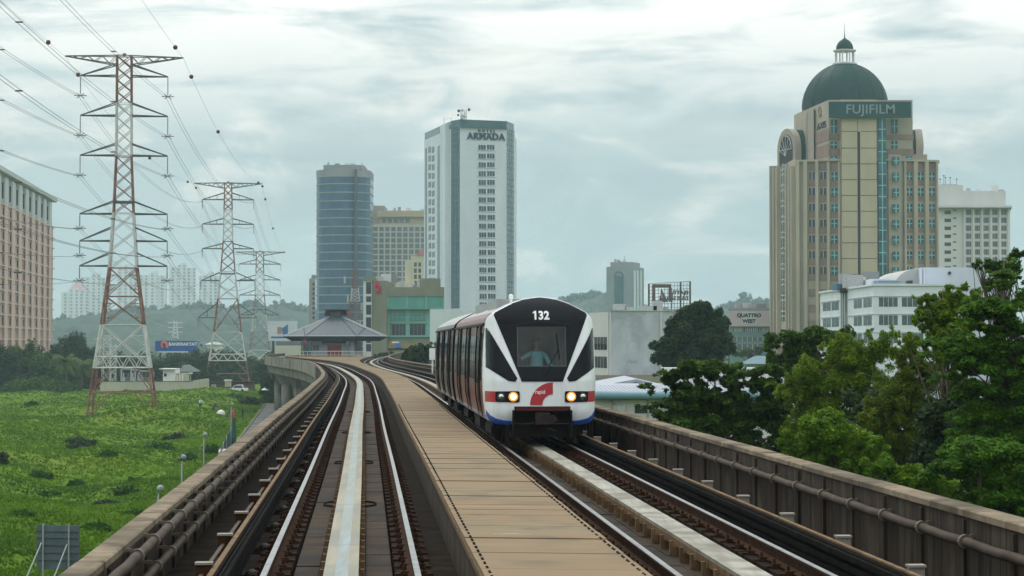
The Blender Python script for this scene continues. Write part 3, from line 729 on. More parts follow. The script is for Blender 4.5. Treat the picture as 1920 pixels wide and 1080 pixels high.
# windscreen pane and wiper
b = MB(); g_ = [np.linspace(WIN[0], WIN[1], 9), np.linspace(WIN[2], WIN[3], 7)]
V = [(x, nose(x, z) + .004, z) for z in g_[1] for x in g_[0]]; b.add(V, [(j * 9 + i, j * 9 + i + 1, (j + 1) * 9 + i + 1, (j + 1) * 9 + i) for j in range(6) for i in range(8)])
TB(b, 'windscreen', M_pane, mask, True)
b = MB(); 
for (p, q) in (((WIN[0], WIN[2]), (WIN[1], WIN[2])), ((WIN[0], WIN[3]), (WIN[1], WIN[3])), ((WIN[0], WIN[2]), (WIN[0], WIN[3])), ((WIN[1], WIN[2]), (WIN[1], WIN[3]))):
    n = 10; pp = [(p[0] + (q[0] - p[0]) * k / n, nose(p[0] + (q[0] - p[0]) * k / n, p[1] + (q[1] - p[1]) * k / n) - .014, p[1] + (q[1] - p[1]) * k / n) for k in range(n + 1)]
    b.tube(pp, .007, 5)
TB(b, 'windscreen_seal', mat('grey_seal', (0.12, 0.15, 0.15), None, rough=.6), mask)
b = MB(); ap = [(x, nose(x, 2.73 - .12 * (x / .75) ** 2) - .018, 2.73 - .12 * (x / .75) ** 2) for x in np.linspace(-.75, .75, 15)]; b.tube(ap, .009, 5); TB(b, 'visor_trim', M_rub, mask)
b = MB(); wp = [(.05, nose(.05, 1.60) - .04, 1.58), (.20, nose(.2, 1.9) - .05, 1.86), (.36, nose(.36, 2.1) - .05, 2.12)]; b.tube(wp, .014, 5)
b.tube([(.39, nose(.39, 1.95) - .035, 1.93), (.36, nose(.36, 2.2) - .035, 2.2), (.33, nose(.33, 2.5) - .035, 2.5)], .009, 5); b.lathe([(.03, -.02), (.03, .02)], (.05, nose(.05, 1.6) - .03, 1.58), 8)
TB(b, 'wiper', M_rub, mask)
# number and swoosh emblem
def nose_text(txt, cx, cz, size, m, name, bold, squash=1.0, spacing=1.0, proud=.024):
    t_ = text_mb(txt, size, 0.001, bold, spacing, squash)
    bm = bmesh.new(); bv = [bm.verts.new(v) for v in t_.v]
    for f in t_.f:
        try: bm.faces.new([bv[i] for i in f])
        except ValueError: pass
    for c in np.arange(-size, size, size / 14): bmesh.ops.bisect_plane(bm, geom=bm.verts[:] + bm.edges[:] + bm.faces[:], plane_co=(0, c, 0), plane_no=(0, 1, 0), dist=1e-6)
    bm.verts.index_update(); t_.v = [tuple(v.co) for v in bm.verts]; t_.f = [tuple(v.index for v in f.verts) for f in bm.faces]; t_.m = [0] * len(t_.f); bm.free()
    t_.v = [(cx + v[0], nose(cx + v[0], cz + v[1]) - proud - v[2], cz + v[1]) for v in t_.v]
    return TB(t_, name, m, mask)
M_num = mat('number_white', (0.75, 0.77, 0.78), None, rough=0.4)
nose_text('132', 0.0, 2.87, .255, M_num, 'fleet_number', .010, .92, 1.06)
b = MB(); panel(b, [(-.188, 2.915), (-.15, 2.935), (-.14, 2.962), (-.165, 2.962)], .025, 0, thick=.004); TB(b, 'number_flag', M_num, mask)
b = MB(); P_ = []
# quarter ring opening to the lower right, squared at both ends
cxa, cza = .23, .915; ro, ri = .50, .19
oa = [(cxa - ro * math.cos(t), cza + .495 * math.sin(t)) for t in np.linspace(0, math.pi / 2, 14)]
ia = [(cxa - .23 * math.cos(t), cza + .235 * math.sin(t)) for t in np.linspace(math.pi / 2, 0, 12)]
sw = [(x, z) for x, z in oa] + [(x, z) for x, z in ia]
sw = sw[::-1]
panel(b, sw, .012, 0, thick=.012, grid=.05); TB(b, 'emblem', M_tred, mask)
nose_text('rapid', -.05, 1.20, .115, M_num, 'emblem_lettering', .002, .95, 1.0, .018)
# coupler, buffer beam and dark pocket
b = MB(); b.box(-.66, .66, .35, .5, .20, .90, 0); b.box(-.655, -.61, -.04, .35, .22, .805, 0); b.box(.61, .655, -.04, .35, .22, .805, 0); b.box(-.61, .61, -.03, .35, .80, .888, 0); TB(b, 'coupler_pocket', M_under)
b = MB(); b.box(-.58, .58, -.06, -.031, .795, .882); TB(b, 'buffer_beam', mat('dark_red_beam', (0.07, 0.012, 0.012), (0.05, 0.012, 0.012), scale=5, rough=0.5))
b = MB(); b.bar((0, .35, .62), (0, -.12, .62), .07, n=12); b.box(-.17, .13, -.28, -.12, .50, .76); b.lathe([(.09, 0), (.09, .03)], (.22, -.2, .6), 12); b.bar((.2, -.28, .62), (.2, -.12, .62), .085, n=14); b.bar((-.18, -.22, .55), (-.25, -.12, .5), .03, n=6); b.bar((.1, -.2, .42), (.28, -.15, .36), .015, n=6); b.box(-.05, .05, -.30, -.28, .52, .74)
TB(b, 'coupler', mat('greasy_coupler_steel', (0.018, 0.013, 0.012), (0.035, 0.024, 0.02), scale=8, rough=0.6, metal=0.2))
b = MB()
for s in (-1, 1): b = MB(); b.box(s * .74 - .03, s * .74 + .03, .25, .4, .10, .50); b.box(s * .74 - .05, s * .74 + .05, .22, .2499, .07, .18); TB(b, 'rail_guard', M_under)
def car_details(parent, y0, y1, mside, first):
    sx = 1.245
    # window band: separate dark panes between pillars, doors with leaves
    doors = [y0 + 2.9, y0 + 7.9, y0 + 12.6] if first else [y0 + 2.4, y0 + 7.4, y0 + 12.4]
    for s in (-1, 1):
        X0 = lambda z: np.interp(z, [p[1] for p in HALF], [p[0] for p in HALF])
        def sp_(mb, ya, yb, za, zb, d0, d1, mi=0):
            n = 5; zz = [za + (zb - za) * k / n for k in range(n + 1)]
            for k in range(n):
                a0, a1 = float(X0(zz[k])), float(X0(zz[k + 1]))
                p = [(s * (a0 + d0), ya, zz[k]), (s * (a0 + d1), ya, zz[k]), (s * (a0 + d1), yb, zz[k]), (s * (a0 + d0), yb, zz[k]),
                     (s * (a1 + d0), ya, zz[k + 1]), (s * (a1 + d1), ya, zz[k + 1]), (s * (a1 + d1), yb, zz[k + 1]), (s * (a1 + d0), yb, zz[k + 1])]
                mb.hexa(p, mi)
        for d in doors:
            b = MB(); sp_(b, d - .72, d + .72, .62, 2.62, .0, .018, 0); 
            dr = TB(b, 'door', [mside], parent)
            for q in (-.36, .36):
                b = MB(); sp_(b, d + q - .24, d + q + .24, 1.35, 2.45, .0185, .024, 0); TB(b, 'door_window', M_tglass, dr)
            b = MB(); sp_(b, d - .75, d - .72, .60, 2.66, 0, .045); sp_(b, d + .72, d + .75, .60, 2.66, 0, .045); sp_(b, d - .015, d + .015, .62, 2.62, .018, .03); TB(b, 'door_seal', M_rub, dr)
        edges = [y0 + (1.5 if first else .5)] + [v for d in doors for v in (d - .85, d + .85)] + [y1 - .45]
        for k in range(0, len(edges), 2):
            a, c = edges[k], edges[k + 1]
            if c - a < .5: continue
            n = max(1, round((c - a) / 1.3))
            for j in range(n):
                ya, yb = a + (c - a) * j / n + .06, a + (c - a) * (j + 1) / n - .06
                b = MB(); sp_(b, ya, yb, 1.42, 2.50, .0, .012); TB(b, 'side_window', M_tglass, parent)
        b = MB(); sp_(b, y0 + (1.3 if first else .1), y1 - .1, 2.66, 2.71, .001, .05); TB(b, 'gutter', M_rub, parent)
        b = MB(); sp_(b, y0 + (1.2 if first else .05), y1 - .05, .54, .66, .001, .02); TB(b, 'sill_strip', M_troof, parent)
    # running gear
    for by in (y0 + 2.6, y1 - 2.6):
        b = MB(); b.box(-1.0, 1.0, by - 1.25, by + 1.25, .33, .50)
        for s in (-1, 1): b.box(s * .95 - .08, s * .95 + .08, by - 1.2, by + 1.2, .22, .42)
        bg = TB(b, 'bogie', M_under, parent)
        for wy in (by - .95, by + .95):
            for s in (-1, 1):
                b = MB(); rings = [[(s * .7525 + dx, wy + r * math.sin(t), .29 + r * math.cos(t)) for t in [2 * math.pi * k / 20 for k in range(20)]] for dx, r in ((-.065, .28), (.04, .285), (.045, .27))]
                if s < 0: rings = [[(-2 * .7525 * 0 + (-.7525 + -(x + .7525)), y, z) for x, y, z in rg] for rg in rings]
                b.rings(rings); TB(b, 'wheel', C['rust'], bg)
    b = MB(); b.box(-.9, .9, y0 + 4.6, y1 - 4.6, .28, .499); b.box(-1.08, 1.08, y0 + 5.2, y0 + 7.4, .24, .498); TB(b, 'equipment_box', M_under, parent)
# roof gear
car_details(train, 0.0, L1, M_tside, True)
b = MB(); b.box(-.78, .78, 3.4, 7.2, 3.06, 3.30, 0); TB(b, 'roof_unit', M_troof)
b = MB(); b.box(-.78, .78, 9.4, 13.0, 3.06, 3.30, 0); TB(b, 'roof_unit', M_troof)
b = MB(); b.lathe([(.03, 3.1), (.03, 3.24), (.055, 3.26), (.05, 3.33), (.02, 3.36)], (-.62, .95, 0), 12); TB(b, 'roof_beacon', M_twhite)
b = MB()
for s in (-1, 1):  # red cantrail band
    V = []; zs = [2.74, 2.83, 2.95]; xs = [1.187, 1.152, 1.024]
    for y in (1.35, L1 - .05):
        for x, z in zip(xs, zs): V.append((s * (x + .004), y, z + .006))
    b.add(V, [(0, 1, 4, 3), (1, 2, 5, 4)])
TB(b, 'cantrail_band', M_tside)
# gangway and trailing car, turned a little with the curve
b = MB(); b.box(-.85, .85, L1 + .003, L1 + .62, .7, 2.75)
for k in range(5): b.box(-.92, .92, L1 + .06 + k * .11, L1 + .11 + k * .11, .65, 2.82)
TB(b, 'gangway_bellows', M_rub)
yA = TY0 + L1 + .6; ts2 = (RX(yA + 13) - RX(yA)) / 13
q2 = (RX(yA), yA)
car2 = thing('trailing_train_car', 'darker rear car of the oncoming train, coupled behind the numbered front car', 'train car', (q2[0], q2[1], ZR), -math.atan(ts2))
b = MB(); shell(b, 0, 16, lambda z, n_: (2 if z > 2.90 else (0 if z > 2.80 else (1 if z > .62 else 2))))
TB(b, 'body', [M_troof, M_tside2, M_troof, M_under], car2)
_TB = TB
def TB(mb, name, mats, parent=car2, smooth=False): return _TB(mb, name, mats, parent, smooth)
car_details(car2, 0.0, 16.0, M_tside2, False)
TB = _TB
# cab interior
M_cab = mat('cab_grey', (0.10, 0.115, 0.125), (0.07, 0.08, 0.09), scale=2, rough=0.7)
b = MB(); b.box(-1.0, 1.0, 1.75, 1.8, .9, 2.9); b.box(-.62, -.56, 1.60, 1.74, 1.0, 2.8); b.box(.56, .6, 1.6, 1.74, 1.0, 2.8); TB(b, 'cab_bulkhead', M_cab)
b = MB(); b.box(-.9, .9, .62, .90, 1.0, 1.70); b.box(-.3, .2, .65, .85, 1.70, 1.76); TB(b, 'driving_console', M_cab)

# ------------------------------------------------------------------ people
def skin_body(name, joints, edges, levels=1):
    bm = bmesh.new(); lay = bm.verts.layers.skin.verify(); vs3 = []
    for i, (p, r) in enumerate(joints):
        v = bm.verts.new(p); v[lay].radius = (r, r) if not isinstance(r, tuple) else r; v[lay].use_root = (i == 0); vs3.append(v)
    for a, c in edges: bm.edges.new((vs3[a], vs3[c]))
    me = bpy.data.meshes.new('s'); bm.to_mesh(me); bm.free(); o = bpy.data.objects.new('s', me); COL.objects.link(o)
    m = o.modifiers.new('k', 'SKIN'); m.use_smooth_shade = True; s = o.modifiers.new('u', 'SUBSURF'); s.levels = levels; s.render_levels = levels
    dg = bpy.context.evaluated_depsgraph_get(); dg.update(); out = bpy.data.meshes.new_from_object(o.evaluated_get(dg)); bpy.data.objects.remove(o); bpy.data.meshes.remove(me); out.name = name
    return out
def paint(me, mats, rule):
    me.materials.clear()
    for m in mats: me.materials.append(m)
    for p in me.polygons: p.material_index = rule(p.center)
M_shirt = mat('teal_shirt', (0.28, 0.60, 0.62), (0.24, 0.54, 0.56), scale=6, rough=0.85)
M_trous = mat('dark_trousers', (0.03, 0.032, 0.04), (0.045, 0.047, 0.055), scale=6, rough=0.9)
# the driver stands behind the console, arms spread to the desk and to the side post; own frame: z from cab floor, facing -y
J = [((0, 0, .95), (.16, .12)), ((0, 0, 1.15), (.155, .11)), ((0, -.01, 1.33), (.18, .12)), ((0, 0, 1.45), (.10, .08)), ((0, -.01, 1.53), .055), ((0, -.02, 1.60), (.07, .085)), ((0, -.025, 1.69), (.078, .095)), ((0, -.01, 1.76), (.06, .075)),
     ((-.19, 0, 1.41), .062), ((-.36, -.10, 1.30), .048), ((-.46, -.30, 1.42), .036), ((-.47, -.38, 1.46), .026),
     ((.19, 0, 1.41), .062), ((.31, -.06, 1.17), .048), ((.42, -.27, 1.12), .036), ((.48, -.33, 1.10), .026),
     ((-.10, 0, .80), .085), ((-.11, -.02, .48), .06), ((-.11, 0, .09), .042), ((-.11, -.15, .04), .038),
     ((.10, 0, .80), .085), ((.11, -.02, .48), .06), ((.11, 0, .09), .042), ((.11, -.15, .04), .038)]
E = [(0, 1), (1, 2), (2, 3), (3, 4), (4, 5), (5, 6), (6, 7), (3, 8), (8, 9), (9, 10), (10, 11), (3, 12), (12, 13), (13, 14), (14, 15), (0, 16), (16, 17), (17, 18), (18, 19), (0, 20), (20, 21), (21, 22), (22, 23)]
def fingers(J, E, wi, d, side, up):
    w = Vector(J[wi][0]); d = Vector(d).normalized(); side = Vector(side).normalized(); dn = -Vector(up)
    palm = len(J); J.append((tuple(w + d * .05), (.034, .016))); E.append((wi, palm)); 
    for k, (o_, ln) in enumerate(((-.03, .065), (-.01, .075), (.01, .07), (.03, .055))):
        a = len(J); r0 = w + d * .085 + side * o_; J.append((tuple(r0), .009)); J.append((tuple(r0 + d * ln * .5 + dn * .012), .0085)); J.append((tuple(r0 + d * ln * .8 + dn * .035), .0075)); E += [(palm, a), (a, a + 1), (a + 1, a + 2)]
    a = len(J); r0 = w + d * .03 - side * .035; J.append((tuple(r0), .011)); J.append((tuple(r0 - side * .02 + d * .03 + dn * .01), .009)); E += [(wi, a), (a, a + 1)]
fingers(J, E, 11, (-.1, -.9, .2), (1, 0, 0), (0, 0, 1)); fingers(J, E, 15, (.5, -.8, -.1), (-.8, -.5, 0), (0, 0, 1))
me = skin_body('person', J, E)
def drv(c):
    if c.z > 1.49: return 0
    if c.z < .96 : return 2 if c.z > .07 else 3
    if (abs(c.x) > .36 and c.z > .98) or c.y < -.2: return 0
    return 1
paint(me, [C['skin'], M_shirt, M_trous, C['dark']], drv)
drvM = Matrix.Translation(train.location) @ Matrix.Rotation(TRZ, 4, 'Z') @ Matrix.Translation((-.03, 1.22, .60))
driver = link('person', me, None, drvM.to_translation(), (0, 0, TRZ)); driver.scale = (1, 1, 1)
tag(driver, 'driver in a short-sleeved pale teal shirt standing behind the train windscreen', 'person')
b = MB(); 
for s in (-1, 1): b.lathe([(.008, -.008), (.012, 0), (.008, .008)], (s * .03, -.105, 1.70), 8)
b.build('eye', C['hair'], driver, world=False)
b = MB(); b.bar((0, -.105, 1.70), (0, -.135, 1.665), .012, n=6, r2=.018); b.build('nose', C['skin'], driver, True, world=False)
b = MB(); b.box(-.025, .025, -.112, -.104, 1.622, 1.632); b.build('mouth', mat('lips', (.2, .08, .06), None, rough=.6), driver, world=False)
b = MB()
for s in (-1, 1): b.lathe([(.006, -.03), (.016, -.015), (.018, .01), (.006, .03)], (s * .085, -.015, 1.68), 8)
b.build('ear', C['skin'], driver, True, world=False)
b = MB(); rings = []
for k in range(7):
    t = k / 6 * math.pi / 2; rings.append([(.092 * math.cos(t) * math.cos(a), -.012 + .108 * math.cos(t) * math.sin(a) + .012, 1.715 + .085 * math.sin(t)) for a in [2 * math.pi * q / 16 for q in range(16)]])
b.rings(rings); b.build('hair', C['hair'], driver, True, world=False)
# ------------------------------------------------------------------ pylons
M_pred = mat('red_oxide_steel', (0.14, 0.042, 0.027), (0.26, 0.16, 0.13), scale=0.9, rough=0.8)
M_pwht = mat('white_steel', (0.52, 0.53, 0.53), (0.40, 0.41, 0.41), scale=1.5, rough=0.6)
M_arm = mat('grey_green_steel', (0.075, 0.085, 0.085), (0.11, 0.12, 0.12), scale=2, rough=0.7)
M_ins = mat('insulator_glass', (0.16, 0.17, 0.17), (0.1, 0.11, 0.11), scale=5, rough=0.4)
M_wire = mat('power_wire', (0.17, 0.19, 0.20), (0.13, 0.14, 0.15), scale=5, rough=0.6, metal=0.2)
M_ball = mat('dark_red_marker_ball', (0.13, 0.018, 0.022), (0.09, 0.015, 0.018), scale=3, rough=0.5)
class Pylon:
    def __init__(s, cpx, Y, base_py, top_py, prof, bands, arms, label, r=(.17, .07), tension=False, rz=0.12, earth_half=8.0):
        s.Y = Y; s.x = X_(cpx, Y); s.g = gz(s.x, Y); k = Y / F
        s.tip = {}
        root = thing('transmission_pylon', label, 'pylon', (s.x, Y, s.g), rz, group='lattice pylons of the power line'); s.root = root
        s.rz = rz; top = Z_(top_py, Y) - s.g
        zz = lambda py: top * (base_py - py) / (base_py - top_py)
        zs = [zz(p) for p, h in prof]; hs = [h * k * .92 for p, h in prof]
        order = np.argsort(zs); zs_ = [zs[i] for i in order]; hs_ = [hs[i] for i in order]
        hw = lambda z: float(np.interp(z, zs_, hs_))
        # levels
        lv = [zz(p) for p in bands]; lv.sort(); lv[0] = 0.0
        cn = lambda z, i: ((-1, 1, 1, -1)[i] * hw(z), (-1, -1, 1, 1)[i] * hw(z), z)
        for bi in range(len(lv) - 1):
            z0, z1 = lv[bi], lv[bi + 1]; mb = MB(); mi = 0
            h = hw((z0 + z1) / 2); n = max(1, round((z1 - z0) / (h * 1.9 if h > 2 else h * 1.75))) if bi > 0 else 2
            for i in range(4): mb.bar(cn(z0, i), cn(z1, i), r[0] * (1.0 if bi < 4 else .8), n=4)
            for j in range(n):
                a, c = z0 + (z1 - z0) * j / n, z0 + (z1 - z0) * (j + 1) / n; mid = (a + c) / 2
                for i in range(4):
                    k2 = (i + 1) % 4
                    A0, A1, C0, C1 = Vector(cn(a, i)), Vector(cn(a, k2)), Vector(cn(c, i)), Vector(cn(c, k2))
                    rb_ = r[1] * (1.25 if h > 3 else 1.0)
                    if bi == 0:
                        for u, w_ in ((A0.lerp(A1, .0), C0.lerp(C1, .28)), (A1, C0.lerp(C1, .72))): mb.bar(u, w_, rb_ * .9); mb.bar((u + w_) / 2, (u + (C0 if u is not A1 else C1)) / 2, rb_ * .6)
                        if j == 0: mb.bar(C0, C1, rb_)
                        continue
                    mb.bar(A0, C1, rb_); mb.bar(A1, C0, rb_)
                    if j == n - 1 or h > 2.2: mb.bar(C0, C1, rb_ * .8)
                    if h > 2.2:   # secondary bracing between legs and diagonals
                        X0_ = (A0 + C1) / 2
                        for (u, w_) in ((A0, C0), (A1, C1)):
                            m1 = (u + w_) / 2; q1 = (X0_ + u) / 2; q2 = (X0_ + w_) / 2
                            mb.bar(m1, q1, r[1] * .7); mb.bar(m1, q2, r[1] * .7); mb.bar((u * 3 + w_) / 4, q1, r[1] * .6); mb.bar((w_ * 3 + u) / 4, q2, r[1] * .6)
            mb.build('lattice_section', M_pred if (len(lv) - 2 - bi) % 2 == 0 else M_pwht, root, world=False)
        # horizontal truss at the first boundary (portal beam)
        z = lv[1]; mb = MB(); hgt = 1.5
        for i in range(4):
            k2 = (i + 1) % 4; A0, A1 = Vector(cn(z, i)), Vector(cn(z, k2)); B0, B1 = Vector(cn(z + hgt, i)), Vector(cn(z + hgt, k2))
            mb.bar(A0, A1, r[1] * 1.3); mb.bar(B0, B1, r[1] * 1.3); nn = 8
            for j in range(nn):
                lo, hi = (A0, B0) if j % 2 == 0 else (B0, A0); lo1, hi1 = (A1, B1) if j % 2 == 0 else (B1, A1)
                mb.bar(lo.lerp(lo1, j / nn), hi.lerp(hi1, (j + 1) / nn), r[1])
        mb.build('portal_beam', M_pwht, root, world=False)
        # anti-climb platform
        mb = MB(); zc = zz(arms[3][0]) + 1.6; h = hw(zc)
        mb.box(-h - .1, h + .1, -h - .1, h + .1, zc - .12, zc + .12); mb.build('platform', M_arm, root, world=False)
        # earth-wire arm: flat on top, tapering below
        zt = top; h = hw(zt); L_ = earth_half; mb = MB(); zb = zt - 1.25
        for sgn in (-1, 1):
            for yy in (-1, 1):
                mb.bar((0, yy * h, zt), (sgn * L_, 0, zt - .1), r[1] * 1.2); mb.bar((sgn * h, yy * h, zb), (sgn * L_, 0, zt - .15), r[1] * 1.2)
                nn = 7
                for j in range(nn):
                    t0, t1 = j / nn, (j + 1) / nn
                    p = Vector((sgn * h, yy * h, zt)).lerp(Vector((sgn * L_, 0, zt - .1)), t0 if j % 2 == 0 else t1); q = Vector((sgn * h, yy * h, zb)).lerp(Vector((sgn * L_, 0, zt - .15)), t1 if j % 2 == 0 else t0)
                    mb.bar(p, q, r[1] * .7)
            s.tip[('e', sgn)] = s.W(sgn * L_, zt - .2)
        mb.bar((0, 0, zt), (0, 0, zt + .35), .25, n=8)
        mb.build('earth_wire_arm', M_arm, root, world=False)
        for ai, (py, pyt, halfpx, ins) in enumerate(arms):
            za, zu = zz(py), zz(pyt); La = halfpx * k
            for sgn in (-1, 1):
                mb = MB(); h0, h1 = hw(za), hw(zu)
                for yy in (-1, 1):
                    mb.bar((sgn * h0, yy * h0, za), (sgn * La, 0, za - .03), r[1] * 1.5); mb.bar((sgn * h1, yy * h1, zu), (sgn * La, 0, za), r[1] * 1.3)
                    for t in ((.33, .66) if ai < 3 else (.5,)) if tension else ((.5,) if ai > 8 else ()):
                        mb.bar(Vector((sgn * h0, yy * h0, za)).lerp(Vector((sgn * La, 0, za)), t), Vector((sgn * h1, yy * h1, zu)).lerp(Vector((sgn * La, 0, za)), t), r[1] * .7)
                mb.bar((sgn * h0, -h0, za), (sgn * La * .55, h0 * .5, za - .02), r[1] * .7)
                arm = mb.build('crossarm', M_arm, root, world=False)
                mb = MB(); il = ins
                if not tension:
                    mb.bar((sgn * La, 0, za), (sgn * La, 0, za - .3), .04)
                    prof_ = []
                    for q in range(12): zq = -.3 - (il - .5) * q / 11; prof_ += [(.05, zq + .05), (.12, zq), (.05, zq - .02)]
                    mb.lathe(prof_[::-1], (sgn * La, 0, za), 8)
                    mb.bar((sgn * La - .85, 0, za - il), (sgn * La + .85, 0, za - il), .06); mb.bar((sgn * La - .5, 0, za - il - .35), (sgn * La + .5, 0, za - il + .3), .05); mb.bar((sgn * La + .5, 0, za - il - .35), (sgn * La - .5, 0, za - il + .3), .05)
                    s.tip[(ai, sgn)] = s.W(sgn * La, za - il)
                else:
                    for yy in (-1, 1): mb.bar((sgn * La, 0, za), (sgn * La, yy * 2.2, za - .35), .10, n=6)
                    mb.tube([(sgn * La, -2.2 + 4.4 * q / 8, za - .35 - 1.9 * math.sin(math.pi * q / 8)) for q in range(9)], .05, 5)
                    s.tip[(ai, sgn)] = s.W(sgn * La, za - .35)
                mb.build('insulator', M_ins, arm, world=False)
    def W(s, lx, z):
        return Vector((s.x + lx * math.cos(s.rz), s.Y + lx * math.sin(s.rz), s.g + z))
T1 = Pylon(231, 292, 785, 105, [(105, 14.5), (323, 15.5), (402, 20), (505, 27.5), (612, 42), (692, 55), (785, 67)], [785, 692, 612, 505, 402, 295, 195, 105],
           [(143, 121, 81, 2.75), (218, 194, 81, 2.75), (293, 271, 81, 2.75), (403, 379, 81, 2.0), (454, 428, 81, 2.0), (501, 476, 81, 2.0)],
           'tallest and nearest red and white lattice pylon standing on the meadow', r=(.155, .062))
T2 = Pylon(427, 508, 733, 343, [(343, 7), (470, 10), (513, 14.5), (565, 20), (629, 28), (683, 37), (733, 45)], [733, 683, 629, 565, 513, 455, 395, 343],
           [(375, 362, 48, 2.0), (422, 411, 48, 2.0), (469, 459, 48, 2.0), (530, 514, 50, 2.0), (601, 573, 55, 2.0)],
           'middle red and white lattice pylon, second in the row', r=(.17, .075), tension=True)
T3 = Pylon(487, 700, 722, 472, [(472, 7), (560, 9), (600, 13), (672, 20), (709, 29), (722, 31)], [722, 709, 672, 635, 600, 560, 515, 472],
           [(497, 488, 39, 2.0), (529, 519, 38, 2.0), (560, 550, 38, 2.0), (600, 588, 36, 2.0)],
           'farthest and smallest of the three lattice pylons, close to the station roof', r=(.18, .085), tension=True)
def catenary(p, q, sag, n=24):
    return [p.lerp(q, i / n) - Vector((0, 0, 4 * sag * (i / n) * (1 - i / n))) for i in range(n + 1)]
dirn = Vector((-0.0667, 1, 0))
side_w = {-1: 'left', 1: 'right'}
tier_w = ['topmost', 'second', 'third', 'fourth', 'fifth', 'lowest']
def back(p, dz, L_=298): return p - dirn * L_ + Vector((0, 0, dz))
for sgn in (-1, 1):
    for ai in range(6):
        t = thing('power_line', f'grey overhead cable pair hung from the {tier_w[ai]} {side_w[sgn]} crossarm of the nearest pylon', 'power line', T1.tip[(ai, sgn)], 0, 'overhead cables between the pylons')
        off2 = .23
        a3 = T3.tip.get((min(ai, 3), sgn)); a2 = T2.tip.get((min(ai, 4), sgn))
        for d in (-off2, off2) if ai != 5 else (0,):
            D = Vector((d, 0, -.15)); mb = MB()
            c1 = catenary(back(T1.tip[(ai, sgn)], 2.5), T1.tip[(ai, sgn)], 4.0)
            c2 = catenary(T1.tip[(ai, sgn)], a2 + Vector((0, 0, 0 if ai < 5 else -3)), 4.5); c3 = catenary(a2 + Vector((0, 0, 0 if ai < 5 else -3)), a3 + Vector((0, 0, 0 if ai < 4 else -3 * (ai - 3))), 3.5)
            mb.tube([p + D for p in c1 + c2[1:] + c3[1:]], .026, 4); mb.build('wire', M_wire, t)
            if d < 0 or ai == 5:
                mb = MB()
                for Y_ in (60, 120, 180, 236):
                    k_ = int(Y_ / 298 * 24); p = c1[k_]; mb.box(p.x - .3, p.x + .3, p.y - .06, p.y + .06, p.z - .22, p.z - .1)
                mb.build('spacer', M_arm, t)
    t = thing('earth_wire', f'thin earth wire strung from the {side_w[sgn]} tip of each pylon top arm, carrying marker balls', 'power line', T1.tip[('e', sgn)])
    e1, e2, e3 = T1.tip[('e', sgn)], T2.tip[('e', sgn)], T3.tip[('e', sgn)]
    cs = [catenary(back(e1, 3.5), e1, 2.0), catenary(e1, e2, 3.5), catenary(e2, e3, 3.0)]
    mb = MB(); mb.tube(cs[0] + cs[1][1:] + cs[2][1:], .02, 4); mb.build('wire', M_wire, t)
    def ball(seg, s_, txt, r=.32):
        n = 24; c = cs[seg]; L_ = (c[-1] - c[0]).length; f = min(max(s_ / L_, 0), .999) * n; i = int(f); p = c[i].lerp(c[i + 1], f - i)
        mb = MB(); mb.lathe([(.02, -r), (r * .5, -r * .86), (r * .86, -r * .5), (r, 0), (r * .86, r * .5), (r * .5, r * .86), (.02, r)], (0, 0, 0), 14)
        o = link('marker_ball', mb.mesh('marker_ball', M_ball, True), None, p); tag(o, txt, 'marker ball', 'marker balls on the earth wires')
    if sgn < 0:
        ball(0, 298 - 14.6, 'dark red ball above and left of the nearest pylon top, over open sky')
        ball(1, 13, 'dark red ball just under the left end of the nearest pylon top arm', .32)
        ball(1, 113, 'dark red ball seen against sky right of the nearest pylon, at its third arm')
        ball(1, 198, 'small dark ball close left of the middle pylon top arm', .3)
        ball(2, 6, 'small dark ball just below the left end of the middle pylon top arm', .3)
    else:
        ball(0, 298 - 64, 'dark red ball at the very top edge of the sky above the nearest pylon')
        ball(0, 298 - 11.5, 'dark red ball on the right end of the nearest pylon top arm')
        ball(1, 13.3, 'dark red ball a little right of and below the nearest pylon top arm')
        ball(1, 68, 'dark red ball alone in the sky between the nearest and middle pylons')
        ball(1, 200, 'small dark ball on the right half of the middle pylon top arm', .3)
        ball(2, 3, 'small dark ball at the right tip of the middle pylon top arm', .3)
        ball(2, 22, 'small dark ball right of the middle pylon, just below its top arm', .3)
        ball(2, 80, 'small dark ball in the sky midway between the middle and farthest pylons', .3)
        ball(2, 190, 'tiny dark ball at the right tip of the farthest pylon', .3)
# hillside pylon, hazy
hp = MB()
